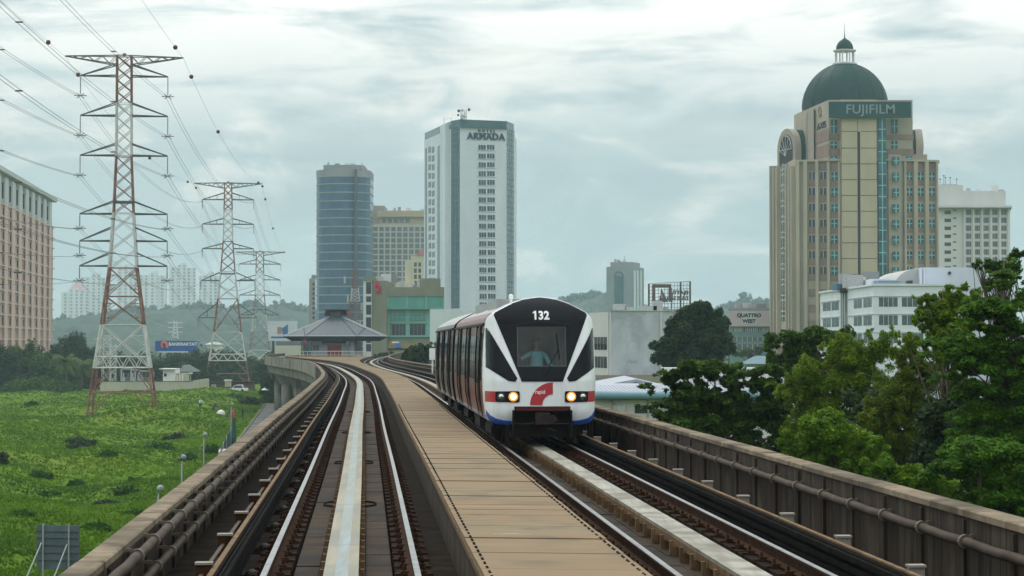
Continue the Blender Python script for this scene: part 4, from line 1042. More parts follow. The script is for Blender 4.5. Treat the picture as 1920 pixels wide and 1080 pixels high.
# ------------------------------------------------------------------ buildings
def foot(front, back):
    """front: list of (px, Y) left to right; back: list of (px, Y) right to left"""
    return [(X_(p, Y), Y) for p, Y in front + back]
def wallmat(name, c1, c2, **k): return mat(name, c1, c2, scale=k.pop('scale', .12), rough=k.pop('rough', .85), coord='Position', **k)
def facade_grid(name, wall, win, fw, fh, ww, wh, offs=(0, 0)):
    """procedural window grid for far blocks (object space, both wall directions)"""
    m = bpy.data.materials.new(name); m.use_nodes = True; nt = m.node_tree; N = nt.nodes; L = nt.links; b = N['Principled BSDF']; b.inputs['Roughness'].default_value = .7
    g = N.new('ShaderNodeNewGeometry'); s = N.new('ShaderNodeSeparateXYZ'); L.new(g.outputs['Position'], s.inputs[0])
    def M(op, a, c):
        n = N.new('ShaderNodeMath'); n.operation = op
        for i, v in ((0, a), (1, c)):
            if isinstance(v, (int, float)): n.inputs[i].default_value = v
            else: L.new(v, n.inputs[i])
        return n.outputs[0]
    h = M('ADD', s.outputs[0], M('MULTIPLY', s.outputs[1], .43))
    fx_ = M('FRACT', M('DIVIDE', M('ADD', h, 5000.0), fw), 0); fz = M('FRACT', M('DIVIDE', M('ADD', s.outputs[2], 500.0), fh), 0)
    k = M('MULTIPLY', M('LESS_THAN', fx_, ww), M('LESS_THAN', fz, wh))
    mx = N.new('ShaderNodeMix'); mx.data_type = 'RGBA'; L.new(k, mx.inputs[0]); mx.inputs[6].default_value = (*wall, 1); mx.inputs[7].default_value = (*win, 1); L.new(mx.outputs[2], b.inputs['Base Color'])
    return m
def roof_bits(root, x, y, z, spec, m):
    for k, (dx, dy, w, d, h) in enumerate(spec):
        b = MB(); b.box(x + dx, x + dx + w, y + dy, y + dy + d, z + .003, z + h); b.build('roof_unit', m, root)
W_white = wallmat('hotel_white_cladding', (0.56, 0.62, 0.66), (0.48, 0.54, 0.58), stretch=(1, 1, .25), scale=.15)
W_gtrim = glass_mat('teal_curtain_glass', (0.02, 0.07, 0.085), rough=.2, spec=.4, col2=(0.035, 0.10, 0.115), scale=.3)
W_win = glass_mat('tinted_window', (0.015, 0.02, 0.025), rough=.2, spec=.35, col2=(0.04, 0.048, 0.053), scale=.35)
W_winl = glass_mat('curtained_window', (0.055, 0.068, 0.08), rough=.3, spec=.35, col2=(0.02, 0.026, 0.032), scale=.4)
W_frame = mat('pale_window_frame', (0.45, 0.5, 0.5), None, rough=.6)
# ---- white hotel tower with teal corner strips
Yh = 700
ho = thing('hotel_tower', 'tall white hotel tower with teal glass corner strips and dark roof lettering', 'tower', (X_(880, Yh), Yh, 0))
zt = Z_(226, Yh)
L0 = (795, 742); L1_ = (827, 716); C0_ = (846, Yh + 2); C1_ = (862, Yh - 3); F1 = (950, Yh + 3); G1 = (963, Yh + 12); G2 = (968.5, Yh + 42)
b = MB(); b.prism(foot([L0, C0_, C1_, F1, G1, G2], [(880, Yh + 70), (800, Yh + 68)]), -2, zt - 2.5); b.build('wall', W_white, ho)
b = MB(); b.prism(foot([(796, 742), (846.2, Yh + 1), (862.2, Yh - 4), (950.2, Yh + 2), (963.2, Yh + 11)], [(965, Yh + 40), (880, Yh + 69), (801, Yh + 67)]), zt - 2.49, zt); b.build('roof_band', W_gtrim, ho)
FL = Face((X_(L0[0], L0[1]), L0[1]), (X_(C0_[0], C0_[1]), C0_[1])); FC = Face((X_(*C0_), C0_[1]), (X_(*C1_), C1_[1])); FF = Face((X_(*C1_), C1_[1]), (X_(*F1), F1[1])); FG = Face((X_(*F1), F1[1]), (X_(*G1), G1[1])); FR = Face((X_(*G1), G1[1]), (X_(*G2), G2[1]))
for f_, nm in ((FC, 'corner_glass_strip'), (FG, 'corner_glass_strip')):
    b = MB(); f_.box(b, .0, f_.L, 10.3 + (644 - 578) * Yh / F if f_ is FC else 4, zt - 2.4, -.2, .12, 0)
    nf = 30
    for i in range(nf): z = 25 + (zt - 27) * i / nf; f_.box(b, .0, f_.L, z, z + .18, .121, .20, 1)
    for i in (1, 2): f_.box(b, f_.L * i / 3 - .05, f_.L * i / 3 + .05, 22, zt - 2.4, .1215, .19, 1)
    b.build(nm, [W_gtrim, mat('teal_mullion', (0.05, 0.10, 0.115), None, rough=.5)], ho)
# side wall fins and narrow dark recesses
b = MB(); FL.pbox(b, 834, 237, 843, 640, .0, 1.6); b.build('side_pier', W_white, ho)
b = MB(); FL.pbox(b, 797.5, 279, 800, 640, .0, .1); FL.pbox(b, 820.5, 274, 825.5, 640, .0, .1); build_each(b, 'recess_strip', W_gtrim, ho)
rf, rs = [], []
for i in range(20):
    y = 271.5 + i * 16.42
    for x0, x1 in ((897, 910.5), (913, 927)): rf.append((x0 + .12 * i, y, x1 + .12 * i, y + 9.6))
for i in range(19):
    y = 276 + i * 16.35
    for x0, x1 in ((803, 808), (809.5, 814.5)): rs.append((x0 + .06 * i, y, x1 + .06 * i, y + 9.6))
window_parts(ho, FF, rf, [W_winl, W_frame], out=.02, inn=-.3, mull=(3, 1, .12)); 
window_parts(ho, FL, rs, [W_win, W_frame], out=.02, inn=-.3, mull=(2, 1, .15))
b = MB(); 
for i in range(20): y = 271.5 + i * 16.42; FF.pbox(b, 895 + .12 * i, y + 9.8, 929 + .12 * i, y + 10.8, .0, .25)
build_each(b, 'sill', W_white, ho)
M_ltr = mat('dark_navy_letters', (0.03, 0.035, 0.07), None, rough=.5)
FF.text('ARMADA', 911, 256.5, 12.2, M_ltr, 'roof_lettering', ho, out=.05, depth=.3, bold=.12, spacing=1.12)
FF.text('HOTEL', 912, 245.8, 5.0, M_ltr, 'roof_lettering', ho, out=.05, depth=.3, bold=.05, spacing=1.9)
b = MB(); a0, z0 = FF.at(894, 250); a1, _ = FF.at(930, 250); FF.box(b, a0, a1, z0 - .1, z0 + .12, .05, .3); b.build('lettering_rule', M_ltr, ho)
tx, tz = X_(869, Yh + 20), zt
at_ = thing('antenna_cluster', 'small cluster of dish and panel antennas on the white hotel roof', 'antenna', (tx, Yh + 20, zt))
b = MB()
for dx in (-1.4, 1.4):
    for dy in (-1, 1): b.bar((tx + dx * .8, Yh + 20 + dy, zt), (tx + dx * .6, Yh + 20 + dy * .7, zt + 5.6), .09)
for k in range(5): z = zt + k * 1.1; b.bar((tx - 1.1, Yh + 19, z), (tx + 1.1, Yh + 19, z + 1.1), .06); b.bar((tx + 1.1, Yh + 19, z), (tx - 1.1, Yh + 19, z + 1.1), .06); b.bar((tx - 1, Yh + 19, z + 1), (tx + 1, Yh + 19, z + 1), .06)
b.build('mast', C['lgrey'], at_)
rr = random.Random(2)
for k in range(11):
    dx, dz = rr.uniform(-1.9, 1.9), rr.uniform(2.0, 5.8); b = MB(); r_ = rr.uniform(.3, .6)
    if k % 3: b.rings([[(tx + dx + q * r_ * math.cos(t), Yh + 18.6 - dy, zt + dz + q * r_ * math.sin(t)) for t in [2 * math.pi * j / 12 for j in range(12)]] for q, dy in ((.2, 0), (1, .3), (.98, .35))]); b.build('dish', C['pipe'] if k % 2 else C['lgrey'], at_)
    else: b.box(tx + dx - .12, tx + dx + .12, Yh + 18.6, Yh + 18.8, zt + dz - .7, zt + dz + .7); b.build('panel_antenna', C['lgrey'], at_)
b = MB(); x_ = X_(842, Yh + 20)
for dx in (-1.6, .9): b.bar((x_ + dx, Yh + 20, zt), (x_ + dx - .3, Yh + 20, zt + 3.3), .07)
b.bar((x_ - 1.9, Yh + 20, zt + 2.6), (x_ + .7, Yh + 20, zt + 2.8), .05)
single(b, 'rooftop_davit', C['lgrey'], 'thin steel davit frame left of the antennas on the hotel roof', 'davit')
b = MB(); 
# sloping white podium to the left of the hotel foot
Yp = 640; b.prism(foot([(806, Yp), (862, Yp)], [(900, Yp + 40), (806, Yp + 40)]), 0, Z_(580, Yp)); pod = single(b, 'hotel_podium', W_white, 'plain white podium block at the hotel foot, behind the train roof', 'building')
# ---- blue glass tower
Yg = 900
gt = thing('glass_office_tower', 'rounded blue glass office tower with pale floor bands and grey crown', 'tower', (X_(643, Yg), Yg, 0))
def gfoot(sc=1.0, dx=0.0, ins=0.0):
    cxp = X_(640.5, Yg); hwid = (X_(692, Yg) - X_(590, Yg)) / 2; P_ = []
    for k in range(17):
        t = -1 + 2 * k / 16; P_.append((cxp + (hwid - ins) * t, Yg + 11.0 * (1 - math.sqrt(max(0, 1 - t * t * .96))) + ins))
    P_ += [(cxp + hwid - ins, Yg + 28), (cxp - hwid + ins, Yg + 28)]
    return P_
ztop = Z_(331, Yg)
W_bglass = glass_mat('blue_tower_glass', (0.012, 0.050, 0.105), rough=.2, spec=.35, col2=(0.028, 0.085, 0.15), scale=.12, stretch=(1.4, 1, 1.5))
b = MB(); b.prism(gfoot(), -2, ztop); b.build('glass_wall', W_bglass, gt)
W_band = wallmat('pale_spandrel', (0.22, 0.26, 0.28), (0.17, 0.21, 0.235))
n = 0; z = ztop - 3.2
while z > 8:
    b = MB(); b.prism(gfoot(ins=-.18), z, z + .5); b.build('spandrel_band', W_band, gt); z -= 3.62; n += 1
W_crown = wallmat('grey_crown_cladding', (0.24, 0.25, 0.26), (0.19, 0.20, 0.21))
b = MB(); b.prism(gfoot(ins=-.12), ztop + .002, Z_(317, Yg)); b.build('crown', W_crown, gt)
b = MB(); b.prism([(x, y + 3) for x, y in [(X_(605, Yg), Yg - 1), (X_(630, Yg), Yg - 1.9), (X_(676, Yg), Yg - 1), (X_(681, Yg), Yg + 2), (X_(681, Yg), Yg + 20), (X_(605, Yg), Yg + 20)]], Z_(317, Yg) + .003, Z_(308.5, Yg)); b.build('plant_room', W_crown, gt)
b = MB(); xs_ = X_(666.5, Yg); b.box(xs_ - .45, xs_ + .45, Yg - .8, Yg + 1.8, 0, Z_(317, Yg)); b.build('vertical_fin', mat('slate_fin', (0.05, 0.055, 0.07), None, rough=.6), gt)
b = MB(); b.bar((X_(677, Yg), Yg + 4, Z_(308.5, Yg)), (X_(677, Yg), Yg + 4, Z_(304, Yg)), .2); b.build('aerial', C['lgrey'], gt)
# mosaic of differently tinted panes
rr = random.Random(11)
b = MB()
# slim tan block left of it
Yx = 940; sb = thing('slim_block', 'slim tan apartment slab at the left foot of the blue glass tower', 'building', (X_(586, Yx), Yx, 0))
b = MB(); b.prism(foot([(579.5, Yx), (591.5, Yx)], [(591.5, Yx + 25), (580, Yx + 25)]), 0, Z_(522, Yx)); b.build('wall', wallmat('tan_render', (0.33, 0.31, 0.26), (0.27, 0.25, 0.21)), sb)
b = MB(); b.box(X_(583, Yx), X_(590, Yx), Yx + 2, Yx + 15, Z_(522, Yx) + .003, Z_(515, Yx)); b.build('stair_head', W_crown, sb)
fx_ = Face((X_(579.5, Yx), Yx), (X_(591.5, Yx), Yx)); window_parts(sb, fx_, [(586, 530 + 9 * i, 590, 535.5 + 9 * i) for i in range(8)], W_win, out=.03)
# ---- gridded hotel with tan cap
Yq = 1000; gh = thing('gridded_hotel', 'broad cream hotel with gridded windows and tan stepped roof, behind the white tower', 'building', (X_(745, Yq), Yq, 0))
W_cream = wallmat('cream_grid_wall', (0.42, 0.42, 0.38), (0.35, 0.35, 0.32))
W_tan = wallmat('tan_cap', (0.36, 0.30, 0.20), (0.30, 0.25, 0.17))
b = MB(); b.prism(foot([(697, Yq), (800, Yq)], [(800, Yq + 40), (697, Yq + 40)]), 0, Z_(421, Yq)); b.build('wall', W_cream, gh)
b = MB(); b.prism(foot([(712, Yq + 3), (800, Yq + 3)], [(800, Yq + 38), (712, Yq + 38)]), Z_(421, Yq) + .004, Z_(394, Yq)); b.build('cap', W_tan, gh)
b = MB(); b.box(X_(707, Yq), X_(801, Yq), Yq + 1, Yq + 3.2, Z_(406, Yq), Z_(395.5, Yq)); b.build('fascia', W_tan, gh)
b = MB(); b.box(X_(696, Yq), X_(718.5, Yq), Yq + 6, Yq + 30, Z_(421, Yq) + .005, Z_(384, Yq)); b.build('stair_head', wallmat('brown_plant_room', (0.26, 0.22, 0.18), (0.20, 0.17, 0.14)), gh)
fq = Face((X_(697, Yq), Yq), (X_(800, Yq), Yq)); W_dk = glass_mat('grey_green_window', (0.06, 0.075, 0.075), rough=.2, col2=(0.10, 0.115, 0.11), scale=.3)
rw = []
for j in range(10):
    for i in range(9): rw.append((700 + 11.2 * i, 425.5 + 10.6 * j, 708.6 + 11.2 * i, 433.6 + 10.6 * j))
window_parts(gh, fq, rw, [W_dk, W_frame], out=.02, inn=-.2)
fq2 = Face((X_(700, Yq + 3), Yq + 3), (X_(800, Yq + 3), Yq + 3)); window_parts(gh, fq2, [(716 + 11 * i, 410, 724 + 11 * i, 418) for i in range(5)], W_dk, name='attic_window', out=.03)
for i in range(10):
    b = MB(); a, _ = fq.at(698.2 + 11.2 * i, 450); fq.box(b, a - .28, a + .28, 0, Z_(421, Yq), .003, .7); b.build('fin', W_cream, gh)
# ---- cream towers in front of it with a pink roof
Yk = 850; kt = thing('cream_apartment_block', 'stepped pale yellow block with a pink gable, squeezed beside the white hotel', 'building', (X_(777, Yk), Yk, 0))
W_yel = wallmat('pale_yellow_render', (0.50, 0.46, 0.33), (0.43, 0.40, 0.29))
b = MB(); b.prism(foot([(759, Yk), (770, Yk)], [(770, Yk + 14), (759, Yk + 14)]), 0, Z_(488, Yk)); b.prism(foot([(770.1, Yk + .5), (800, Yk + .5)], [(800, Yk + 16), (770.1, Yk + 16)]), 0, Z_(479, Yk)); b.prism(foot([(744, Yk - 3), (778, Yk - 3)], [(778, Yk - .01), (744, Yk - .01)]), 0, Z_(529, Yk)); b.build('wall', W_yel, kt)
b = MB(); x0, x1, xm = X_(779, Yk), X_(800, Yk), X_(793, Yk); z0 = Z_(478.9, Yk); b.add([(x0, Yk, z0), (x1, Yk, z0), (xm + 1, Yk, Z_(461, Yk)), (x0, Yk + 14, z0), (x1, Yk + 14, z0), (xm + 1, Yk + 14, Z_(461, Yk))], [(0, 1, 2), (3, 5, 4), (0, 2, 5, 3), (1, 4, 5, 2), (0, 3, 4, 1)]); b.build('roof', mat('pink_roof', (0.42, 0.16, 0.16), (0.34, 0.13, 0.13), scale=.5), kt)
fk = Face((X_(770.1, Yk + .5), Yk + .5), (X_(800, Yk + .5), Yk + .5)); window_parts(kt, fk, [(776.5 + 8 * i, 492 + 11.5 * j, 781.5 + 8 * i, 500 + 11.5 * j) for j in range(4) for i in range(2)], W_win, out=.03)
# ---- olive and teal mall
Ym = 470; ml = thing('shopping_mall', 'olive grey mall with teal glass front and white stair tower', 'building', (X_(755, Ym), Ym, 0))
W_olive = wallmat('olive_render', (0.20, 0.205, 0.155), (0.155, 0.16, 0.12), scale=.3, stretch=(1, 1, .3))
W_wht2 = wallmat('mall_white', (0.55, 0.57, 0.57), (0.46, 0.48, 0.48))
W_mint = mat('mint_frame', (0.16, 0.36, 0.32), (0.13, 0.30, 0.27), scale=2, rough=.5)
W_mintg = glass_mat('mint_glass', (0.035, 0.20, 0.17), rough=.15, col2=(0.065, 0.26, 0.215), scale=.5, stretch=(1, 1, .3))
b = MB(); b.prism(foot([(697, Ym), (725, Ym - 3)], [(740, Ym + 22), (699, Ym + 22)]), 0, Z_(527, Ym)); b.build('wall', W_olive, ml)
b = MB(); b.prism(foot([(681, Ym), (697, Ym - .3)], [(699, Ym + 21), (684, Ym + 21)]), 0, Z_(519.5, Ym)); b.build('stair_tower', W_wht2, ml)
b = MB(); b.prism(foot([(680.5, Ym - .2), (704, Ym - .6)], [(704, Ym + 20), (681, Ym + 20)]), Z_(527, Ym) + .003, Z_(518.8, Ym)); b.build('stair_tower_cap', W_olive, ml)
b = MB(); b.prism(foot([(725.1, Ym - 1), (806, Ym - 1)], [(806, Ym + 24), (741, Ym + 24)]), 0, Z_(556, Ym)); b.build('wall', W_olive, ml)
b = MB(); b.prism(foot([(724, Ym - 2.8), (833, Ym - 2.8)], [(833, Ym + 26), (724, Ym + 26)]), Z_(556, Ym) + .003, Z_(539, Ym)); b.build('fascia', W_olive, ml)
b = MB(); b.prism(foot([(787, Ym + 2), (826, Ym + 2)], [(826, Ym + 14), (787, Ym + 14)]), Z_(539, Ym) + .003, Z_(521.5, Ym)); b.build('plant_room', W_olive, ml)
b = MB(); b.prism(foot([(725.2, Ym - 2.5), (833, Ym - 2.5)], [(833, Ym + 20), (807, Ym + 20), (807, Ym + .4), (725.2, Ym + .4)]), Z_(577.5, Ym), Z_(556, Ym)); b.build('upper_glazing', W_mintg, ml)
fm = Face((X_(725, Ym - 2.5), Ym - 2.5), (X_(834, Ym - 2.5), Ym - 2.5)); fm2 = Face((X_(725.2, Ym - 1), Ym - 1), (X_(806, Ym - 1), Ym - 1))
b = MB()
for x in (727, 763, 799, 832): a, _ = fm.at(x, 560); fm.box(b, a - .18, a + .18, Z_(577.4, Ym), Z_(556.1, Ym), .002, .14)
fm.pbox(b, 725.5, 577.6, 833, 579.5, .0, .3); build_each(b, 'glazing_frame', W_mint, ml)
window_parts(ml, fm2, [(728, 582, 761, 601), (767, 582, 799, 601)], [W_mintg, W_mint], name='glazing_bay', out=.05, mull=(4, 3, .12))
window_parts(ml, fm2, [(735, 608.5, 762, 628), (769, 608.5, 797, 628)], [W_win, W_mint], name='dark_window', out=.05, mull=(4, 1, .06))
b = MB()
for x in (727, 764.5, 802): a, _ = fm2.at(x, 600); fm2.box(b, a - .45, a + .45, Z_(631, Ym), Z_(580, Ym), .003, .28)
fm2.pbox(b, 726, 603, 805, 606.5, .004, .4); fm2.pbox(b, 726, 629, 806, 632, .004, .5); build_each(b, 'mint_frame', W_mint, ml)
fs2 = Face((X_(681, Ym), Ym), (X_(697, Ym - .3), Ym - .3)); window_parts(ml, fs2, [(686.5, 529 + 0, 696, 551), (686.5, 555.5, 696, 566), (686.5, 571.5, 696, 590), (686.5, 595, 696, 615), (686.5, 638, 696, 643), (686.5, 645, 696, 659)], [W_win, W_frame], name='stair_window', out=.04)
M_redl = mat('red_sign_letters', (0.45, 0.02, 0.05), None, rough=.4)
fo = Face((X_(697, Ym), Ym), (X_(725, Ym - 3), Ym - 3)); fo.text('A', 708, 533, 10, M_redl, 'red_sign', ml, out=.2, depth=.15, bold=.15); fo.text('X', 711, 544, 9, M_redl, 'red_sign', ml, out=.2, depth=.15, bold=.12)
# red lattice aerial mast in front of glass tower
mt = thing('telecom_mast', 'slim white and red lattice telecom mast beside the stair tower of the mall', 'mast', (X_(666, 480), 480, 0))
for k in range(4):
    b = MB(); x, y = X_(666, 480), 480.0; za, zb = (Z_(650, 480), Z_(600, 480), Z_(565, 480), Z_(540, 480), Z_(505, 480))[k:k + 2]; w0, w1 = (1.2, 1.1, 1.0, .7, .3)[k:k + 2]
    for sx_, sy_ in ((-1, -1), (1, -1), (1, 1), (-1, 1)): b.bar((x + sx_ * w0, y + sy_ * w0, za), (x + sx_ * w1, y + sy_ * w1, zb), .07)
    n = 4
    for j in range(n):
        z0, z1 = za + (zb - za) * j / n, za + (zb - za) * (j + 1) / n; w = w0
        b.bar((x - w, y - w, z0), (x + w, y - w, z1), .045); b.bar((x + w, y - w, z0), (x - w, y - w, z1), .045); b.bar((x - w, y - w, z0), (x + w, y - w, z0), .045)
    b.build('mast_section', (M_pwht, M_pred)[k % 2], mt)
for dx, z in ((-1.6, 560), (-2.3, 525), (1.5, 575)):
    b = MB(); b.box(X_(666, 480) + dx - .2, X_(666, 480) + dx + .2, 479, 479.3, Z_(z, 480) - .8, Z_(z, 480) + .8); b.build('panel_antenna', C['lgrey'], mt)
# ---- domed tower
Ya = 480; ax = thing('domed_tower', 'stone coloured office tower with a big dark green dome and teal sign band', 'tower', (X_(1605, Ya), Ya, 0))
W_st = wallmat('beige_stone', (0.38, 0.34, 0.275), (0.32, 0.285, 0.23), scale=.25, stretch=(1, 1, .3), third=(0.29, 0.26, 0.215), scale3=.07)
W_st2 = wallmat('buff_panel', (0.42, 0.37, 0.275), (0.365, 0.32, 0.24), scale=.3, stretch=(1, 1, .3))
W_br = wallmat('pinkish_brown_band', (0.235, 0.18, 0.145), (0.19, 0.145, 0.12), scale=.3)
W_te = glass_mat('teal_window', (0.02, 0.13, 0.15), rough=.2, spec=.4, col2=(0.01, 0.045, 0.075), scale=.35)
W_tef = mat('pale_teal_mullion', (0.25, 0.44, 0.44), None, rough=.5)
W_dome = mat('dark_green_dome', (0.008, 0.036, 0.032), (0.013, 0.046, 0.042), scale=.8, rough=.55, metal=.0, spec=.08)
W_slot = mat('dark_slot', (0.03, 0.028, 0.035), None, rough=.7)
zs1, zs0, ztw = Z_(304, Ya), -1, Z_(190, Ya)
# lower shoulders (front), left flank, stepped flank, upper shaft
b = MB(); b.prism(foot([(1493, Ya), (1577, Ya - 3)], [(1577, Ya + 38), (1497, Ya + 38)]), zs0, zs1); b.build('left_shoulder', W_st, ax)
b = MB(); b.prism(foot([(1645.2, Ya - 3), (1758, Ya)], [(1740, Ya + 38), (1645.2, Ya + 38)]), zs0, zs1); b.build('right_shoulder', W_st, ax)
b = MB(); b.prism(foot([(1447, 520), (1492.5, Ya + .5)], [(1520, 530), (1470, 560)]), zs0, Z_(310, 500)); b.build('left_flank', W_st, ax)
b = MB(); b.prism(foot([(1446, 524), (1455, 517)], [(1480, 530), (1460, 550)]), zs0, Z_(329, 520)); b.build('left_flank_step', W_st, ax)
b = MB(); b.prism(foot([(1577.1, Ya - 4), (1645, Ya - 4)], [(1645, Ya + 30), (1577.1, Ya + 30)]), zs0, Z_(190.5, Ya)); b.build('centre_bay', W_st2, ax)
b = MB(); b.prism(foot([(1555, Ya - 1), (1577.0, Ya - 1)], [(1577.0, Ya + 36), (1490, 512), (1495, 508)]), zs1 - 2, ztw + .2); b.prism(foot([(1645.1, Ya - 1), (1713, Ya - 1)], [(1700, Ya + 36), (1645.1, Ya + 36)]), zs1 - 2, ztw + .2); b.prism(foot([(1577.05, Ya + 2), (1645.05, Ya + 2)], [(1645.05, Ya + 36), (1577.05, Ya + 36)]), zs1 - 2, ztw); b.build('upper_shaft', W_st, ax)
b = MB(); b.prism(foot([(1513, 498), (1527, 490)], [(1560, 520), (1520, 520)]), zs1 - 2, Z_(204, 490)); b.build('left_pavilion', W_st, ax)
b = MB(); b.prism(foot([(1490, 512), (1514, 497)], [(1540, 530), (1500, 535)]), zs1 - 4, Z_(218, 505)); b.build('left_pavilion', W_st, ax)
b = MB(); b.prism(foot([(1713.1, Ya + 6), (1740, Ya + 6)], [(1740, Ya + 30), (1713.1, Ya + 30)]), zs1 - 1, Z_(285, Ya)); b.build('right_terrace', W_st, ax)
b = MB(); b.prism(foot([(1491.5, Ya - .6), (1577, Ya - 3.6)], [(1577, Ya - 2), (1493, Ya + 1.5)]), zs1 + .002, zs1 + .45); b.prism(foot([(1645.3, Ya - 3.7), (1763, Ya - .6)], [(1763, Ya + 3), (1645.3, Ya - 1)]), zs1 + .002, zs1 + .45); b.build('cornice', W_st, ax)
fA = Face((X_(1493, Ya), Ya), (X_(1577, Ya - 3), Ya - 3)); fB = Face((X_(1645.2, Ya - 3), Ya - 3), (X_(1758, Ya), Ya)); fCn = Face((X_(1577.1, Ya - 4), Ya - 4), (X_(1645, Ya - 4), Ya - 4))
fU1 = Face((X_(1555, Ya - 1), Ya - 1), (X_(1577, Ya - 1), Ya - 1)); fU2 = Face((X_(1645.1, Ya - 1), Ya - 1), (X_(1713, Ya - 1), Ya - 1)); fFl = Face((X_(1447, 520), 520), (X_(1492.5, Ya + .5), Ya + .5))
fUl = Face((X_(1495, 508), 508), (X_(1555, Ya - 1), Ya - 1))
# centre bay: slot and panel joints
b = MB(); fCn.pbox(b, 1607.5, 247, 1614, 600, .002, .06); 
for i in range(13): y = 247.5 + i * 29.6 if i else 246; fCn.pbox(b, 1577.5, y, 1607.4, y + .9, .002, .05); fCn.pbox(b, 1614.1, y, 1644.8, y + .9, .002, .05)
fCn.pbox(b, 1577.3, 222, 1578, 600, .003, .07); fCn.pbox(b, 1607.6, 222, 1608.3, 246.5, .003, .07); b.build('panel_joint', W_slot, ax)
# pilasters and brown bands on the shoulders
b = MB()
for x0, x1 in ((1493, 1501), (1507.5, 1515.5), (1529.5, 1536.5), (1551, 1557.5), (1572, 1577)): fA.pbox(b, x0, 303.5, x1, 640, .003, .9)
for x0, x1 in ((1664, 1690), (1693, 1698.5), (1711, 1719.5), (1732, 1740.5), (1753, 1758)): fB.pbox(b, x0, 303.5 if x0 > 1690 else 290, x1, 640, .003, .9 if x0 > 1690 else .5)
build_each(b, 'pilaster', W_st, ax)
b = MB()
for i in range(12):
    y = 306 + i * 29.5
    for x0, x1 in ((1515.6, 1529.4), (1536.6, 1550.9), (1557.6, 1571.9)): fA.pbox(b, x0, y - 4 if i == 0 else y, x1, y + 14, .0, .12)
    for x0, x1 in ((1698.6, 1710.9), (1719.6, 1731.9), (1740.6, 1752.9)): fB.pbox(b, x0, y - 2 if i == 0 else y, x1, y + (16 if i == 0 else 12), .0, .12)
build_each(b, 'brown_panel', W_br, ax)
wl_ = []; wg_ = []
for i in range(7): 
    y = 323 + i * 29.6
    wl_.append((1559, y, 1570.5, y + 15)); wg_ += [(1517, y, 1528, y + 13), (1538, y, 1549.5, y + 13)]
window_parts(ax, fA, wl_, [W_te, W_tef], out=.15, mull=(2, 2, .18)); window_parts(ax, fA, wg_, [W_winl, W_frame], name='shuttered_window', out=.14, mull=(2, 1, .12))
wr_ = []
for i in range(7):
    y = 323 + i * 29.6
    for x0 in (1699, 1720, 1741): wr_.append((x0, y, x0 + 11, y + 15))
window_parts(ax, fB, wr_, [W_te, W_tef], out=.15, mull=(2, 2, .2))
fP = Face((X_(1645.2, Ya - 4.1), Ya - 4.1), (X_(1758, Ya - 1.1), Ya - 1.1))
window_parts(ax, fP, [(1673, 294 + 29.6 * i, 1684, 310 + 29.6 * i) for i in range(8)], [W_te, W_tef], out=.55, inn=-.0, mull=(2, 2, .2))
b = MB(); fCs = Face((X_(1645.3, Ya - 3.2), Ya - 3.2), (X_(1663, Ya - 3.2), Ya - 3.2)); a0, zb_ = fCs.at(1647, 515); a1, zt_ = fCs.at(1660, 222); fCs.box(b, a0, a1, zb_, zt_, -.1, .75, 0)
for i in range(14): _, z = fCs.at(1650, 222 + i * 21); fCs.box(b, a0, a1, z - .1, z + .1, .7502, .84, 1)
fCs.box(b, (a0 + a1) / 2 - .1, (a0 + a1) / 2 + .1, zb_, zt_, .7501, .83, 1); b.build('glass_strip', [W_te, W_tef], ax)
# upper shaft windows and bands
b = MB()
for y0, y1 in ((252, 262), (279, 291)): fU1.pbox(b, 1555.2, y0, 1576.9, y1, .0, .12); fU2.pbox(b, 1661, y0, 1712.9, y1, .0, .12); fUl.pbox(b, 1528, y0 - 1, 1554.9, y1, .0, .1)
build_each(b, 'brown_band', W_br, ax)
window_parts(ax, fU1, [(1557.5, 224, 1569, 250), (1557.5, 265, 1569, 278), (1557.5, 293, 1569, 302)], [W_te, W_tef], out=.15, mull=(2, 2, .18))
window_parts(ax, fU2, [(1671, 224, 1683, 250), (1671, 264, 1683, 279), (1699, 293, 1710, 301)], [W_te, W_tef], out=.15, mull=(2, 2, .18))
M_sgn = mat('dark_teal_sign', (0.008, 0.06, 0.06), (0.007, 0.05, 0.05), scale=.5, rough=.35)
b = MB(); fS = Face((X_(1554, Ya - 5), Ya - 5), (X_(1709, Ya - 5), Ya - 5)); fS.pbox(b, 1554, 190.5, 1708.5, 220.5, -.9, .1); b.build('sign_panel', M_sgn, ax)
fS.text('FUJIFILM', 1632, 205.5, 17.5, mat('pale_sign_letters', (0.20, 0.25, 0.26), None, rough=.4), 'sign_lettering', ax, out=.12, depth=.08, bold=.03, spacing=1.06)
fUl.text('AXIS', 1541, 236, 12, W_slot, 'side_lettering', ax, out=.1, depth=.05, bold=.05, squash=1.9)
b = MB(); a, z = fUl.at(1538, 209); q = fUl.pt(a, z, .12)
for k in range(16):
    t0, t1 = 2 * math.pi * k / 16, 2 * math.pi * (k + 1) / 16
    p0 = fUl.pt(a + 1.1 * math.cos(t0), z + 1.1 * math.sin(t0), .12); p1 = fUl.pt(a + 1.1 * math.cos(t1), z + 1.1 * math.sin(t1), .12); b.bar(p0, p1, .1)
fUl.box(b, a - 1.6, a + 1.6, Z_(222, 490), Z_(219, 490), .05, .12); b.build('side_emblem', W_br, ax)
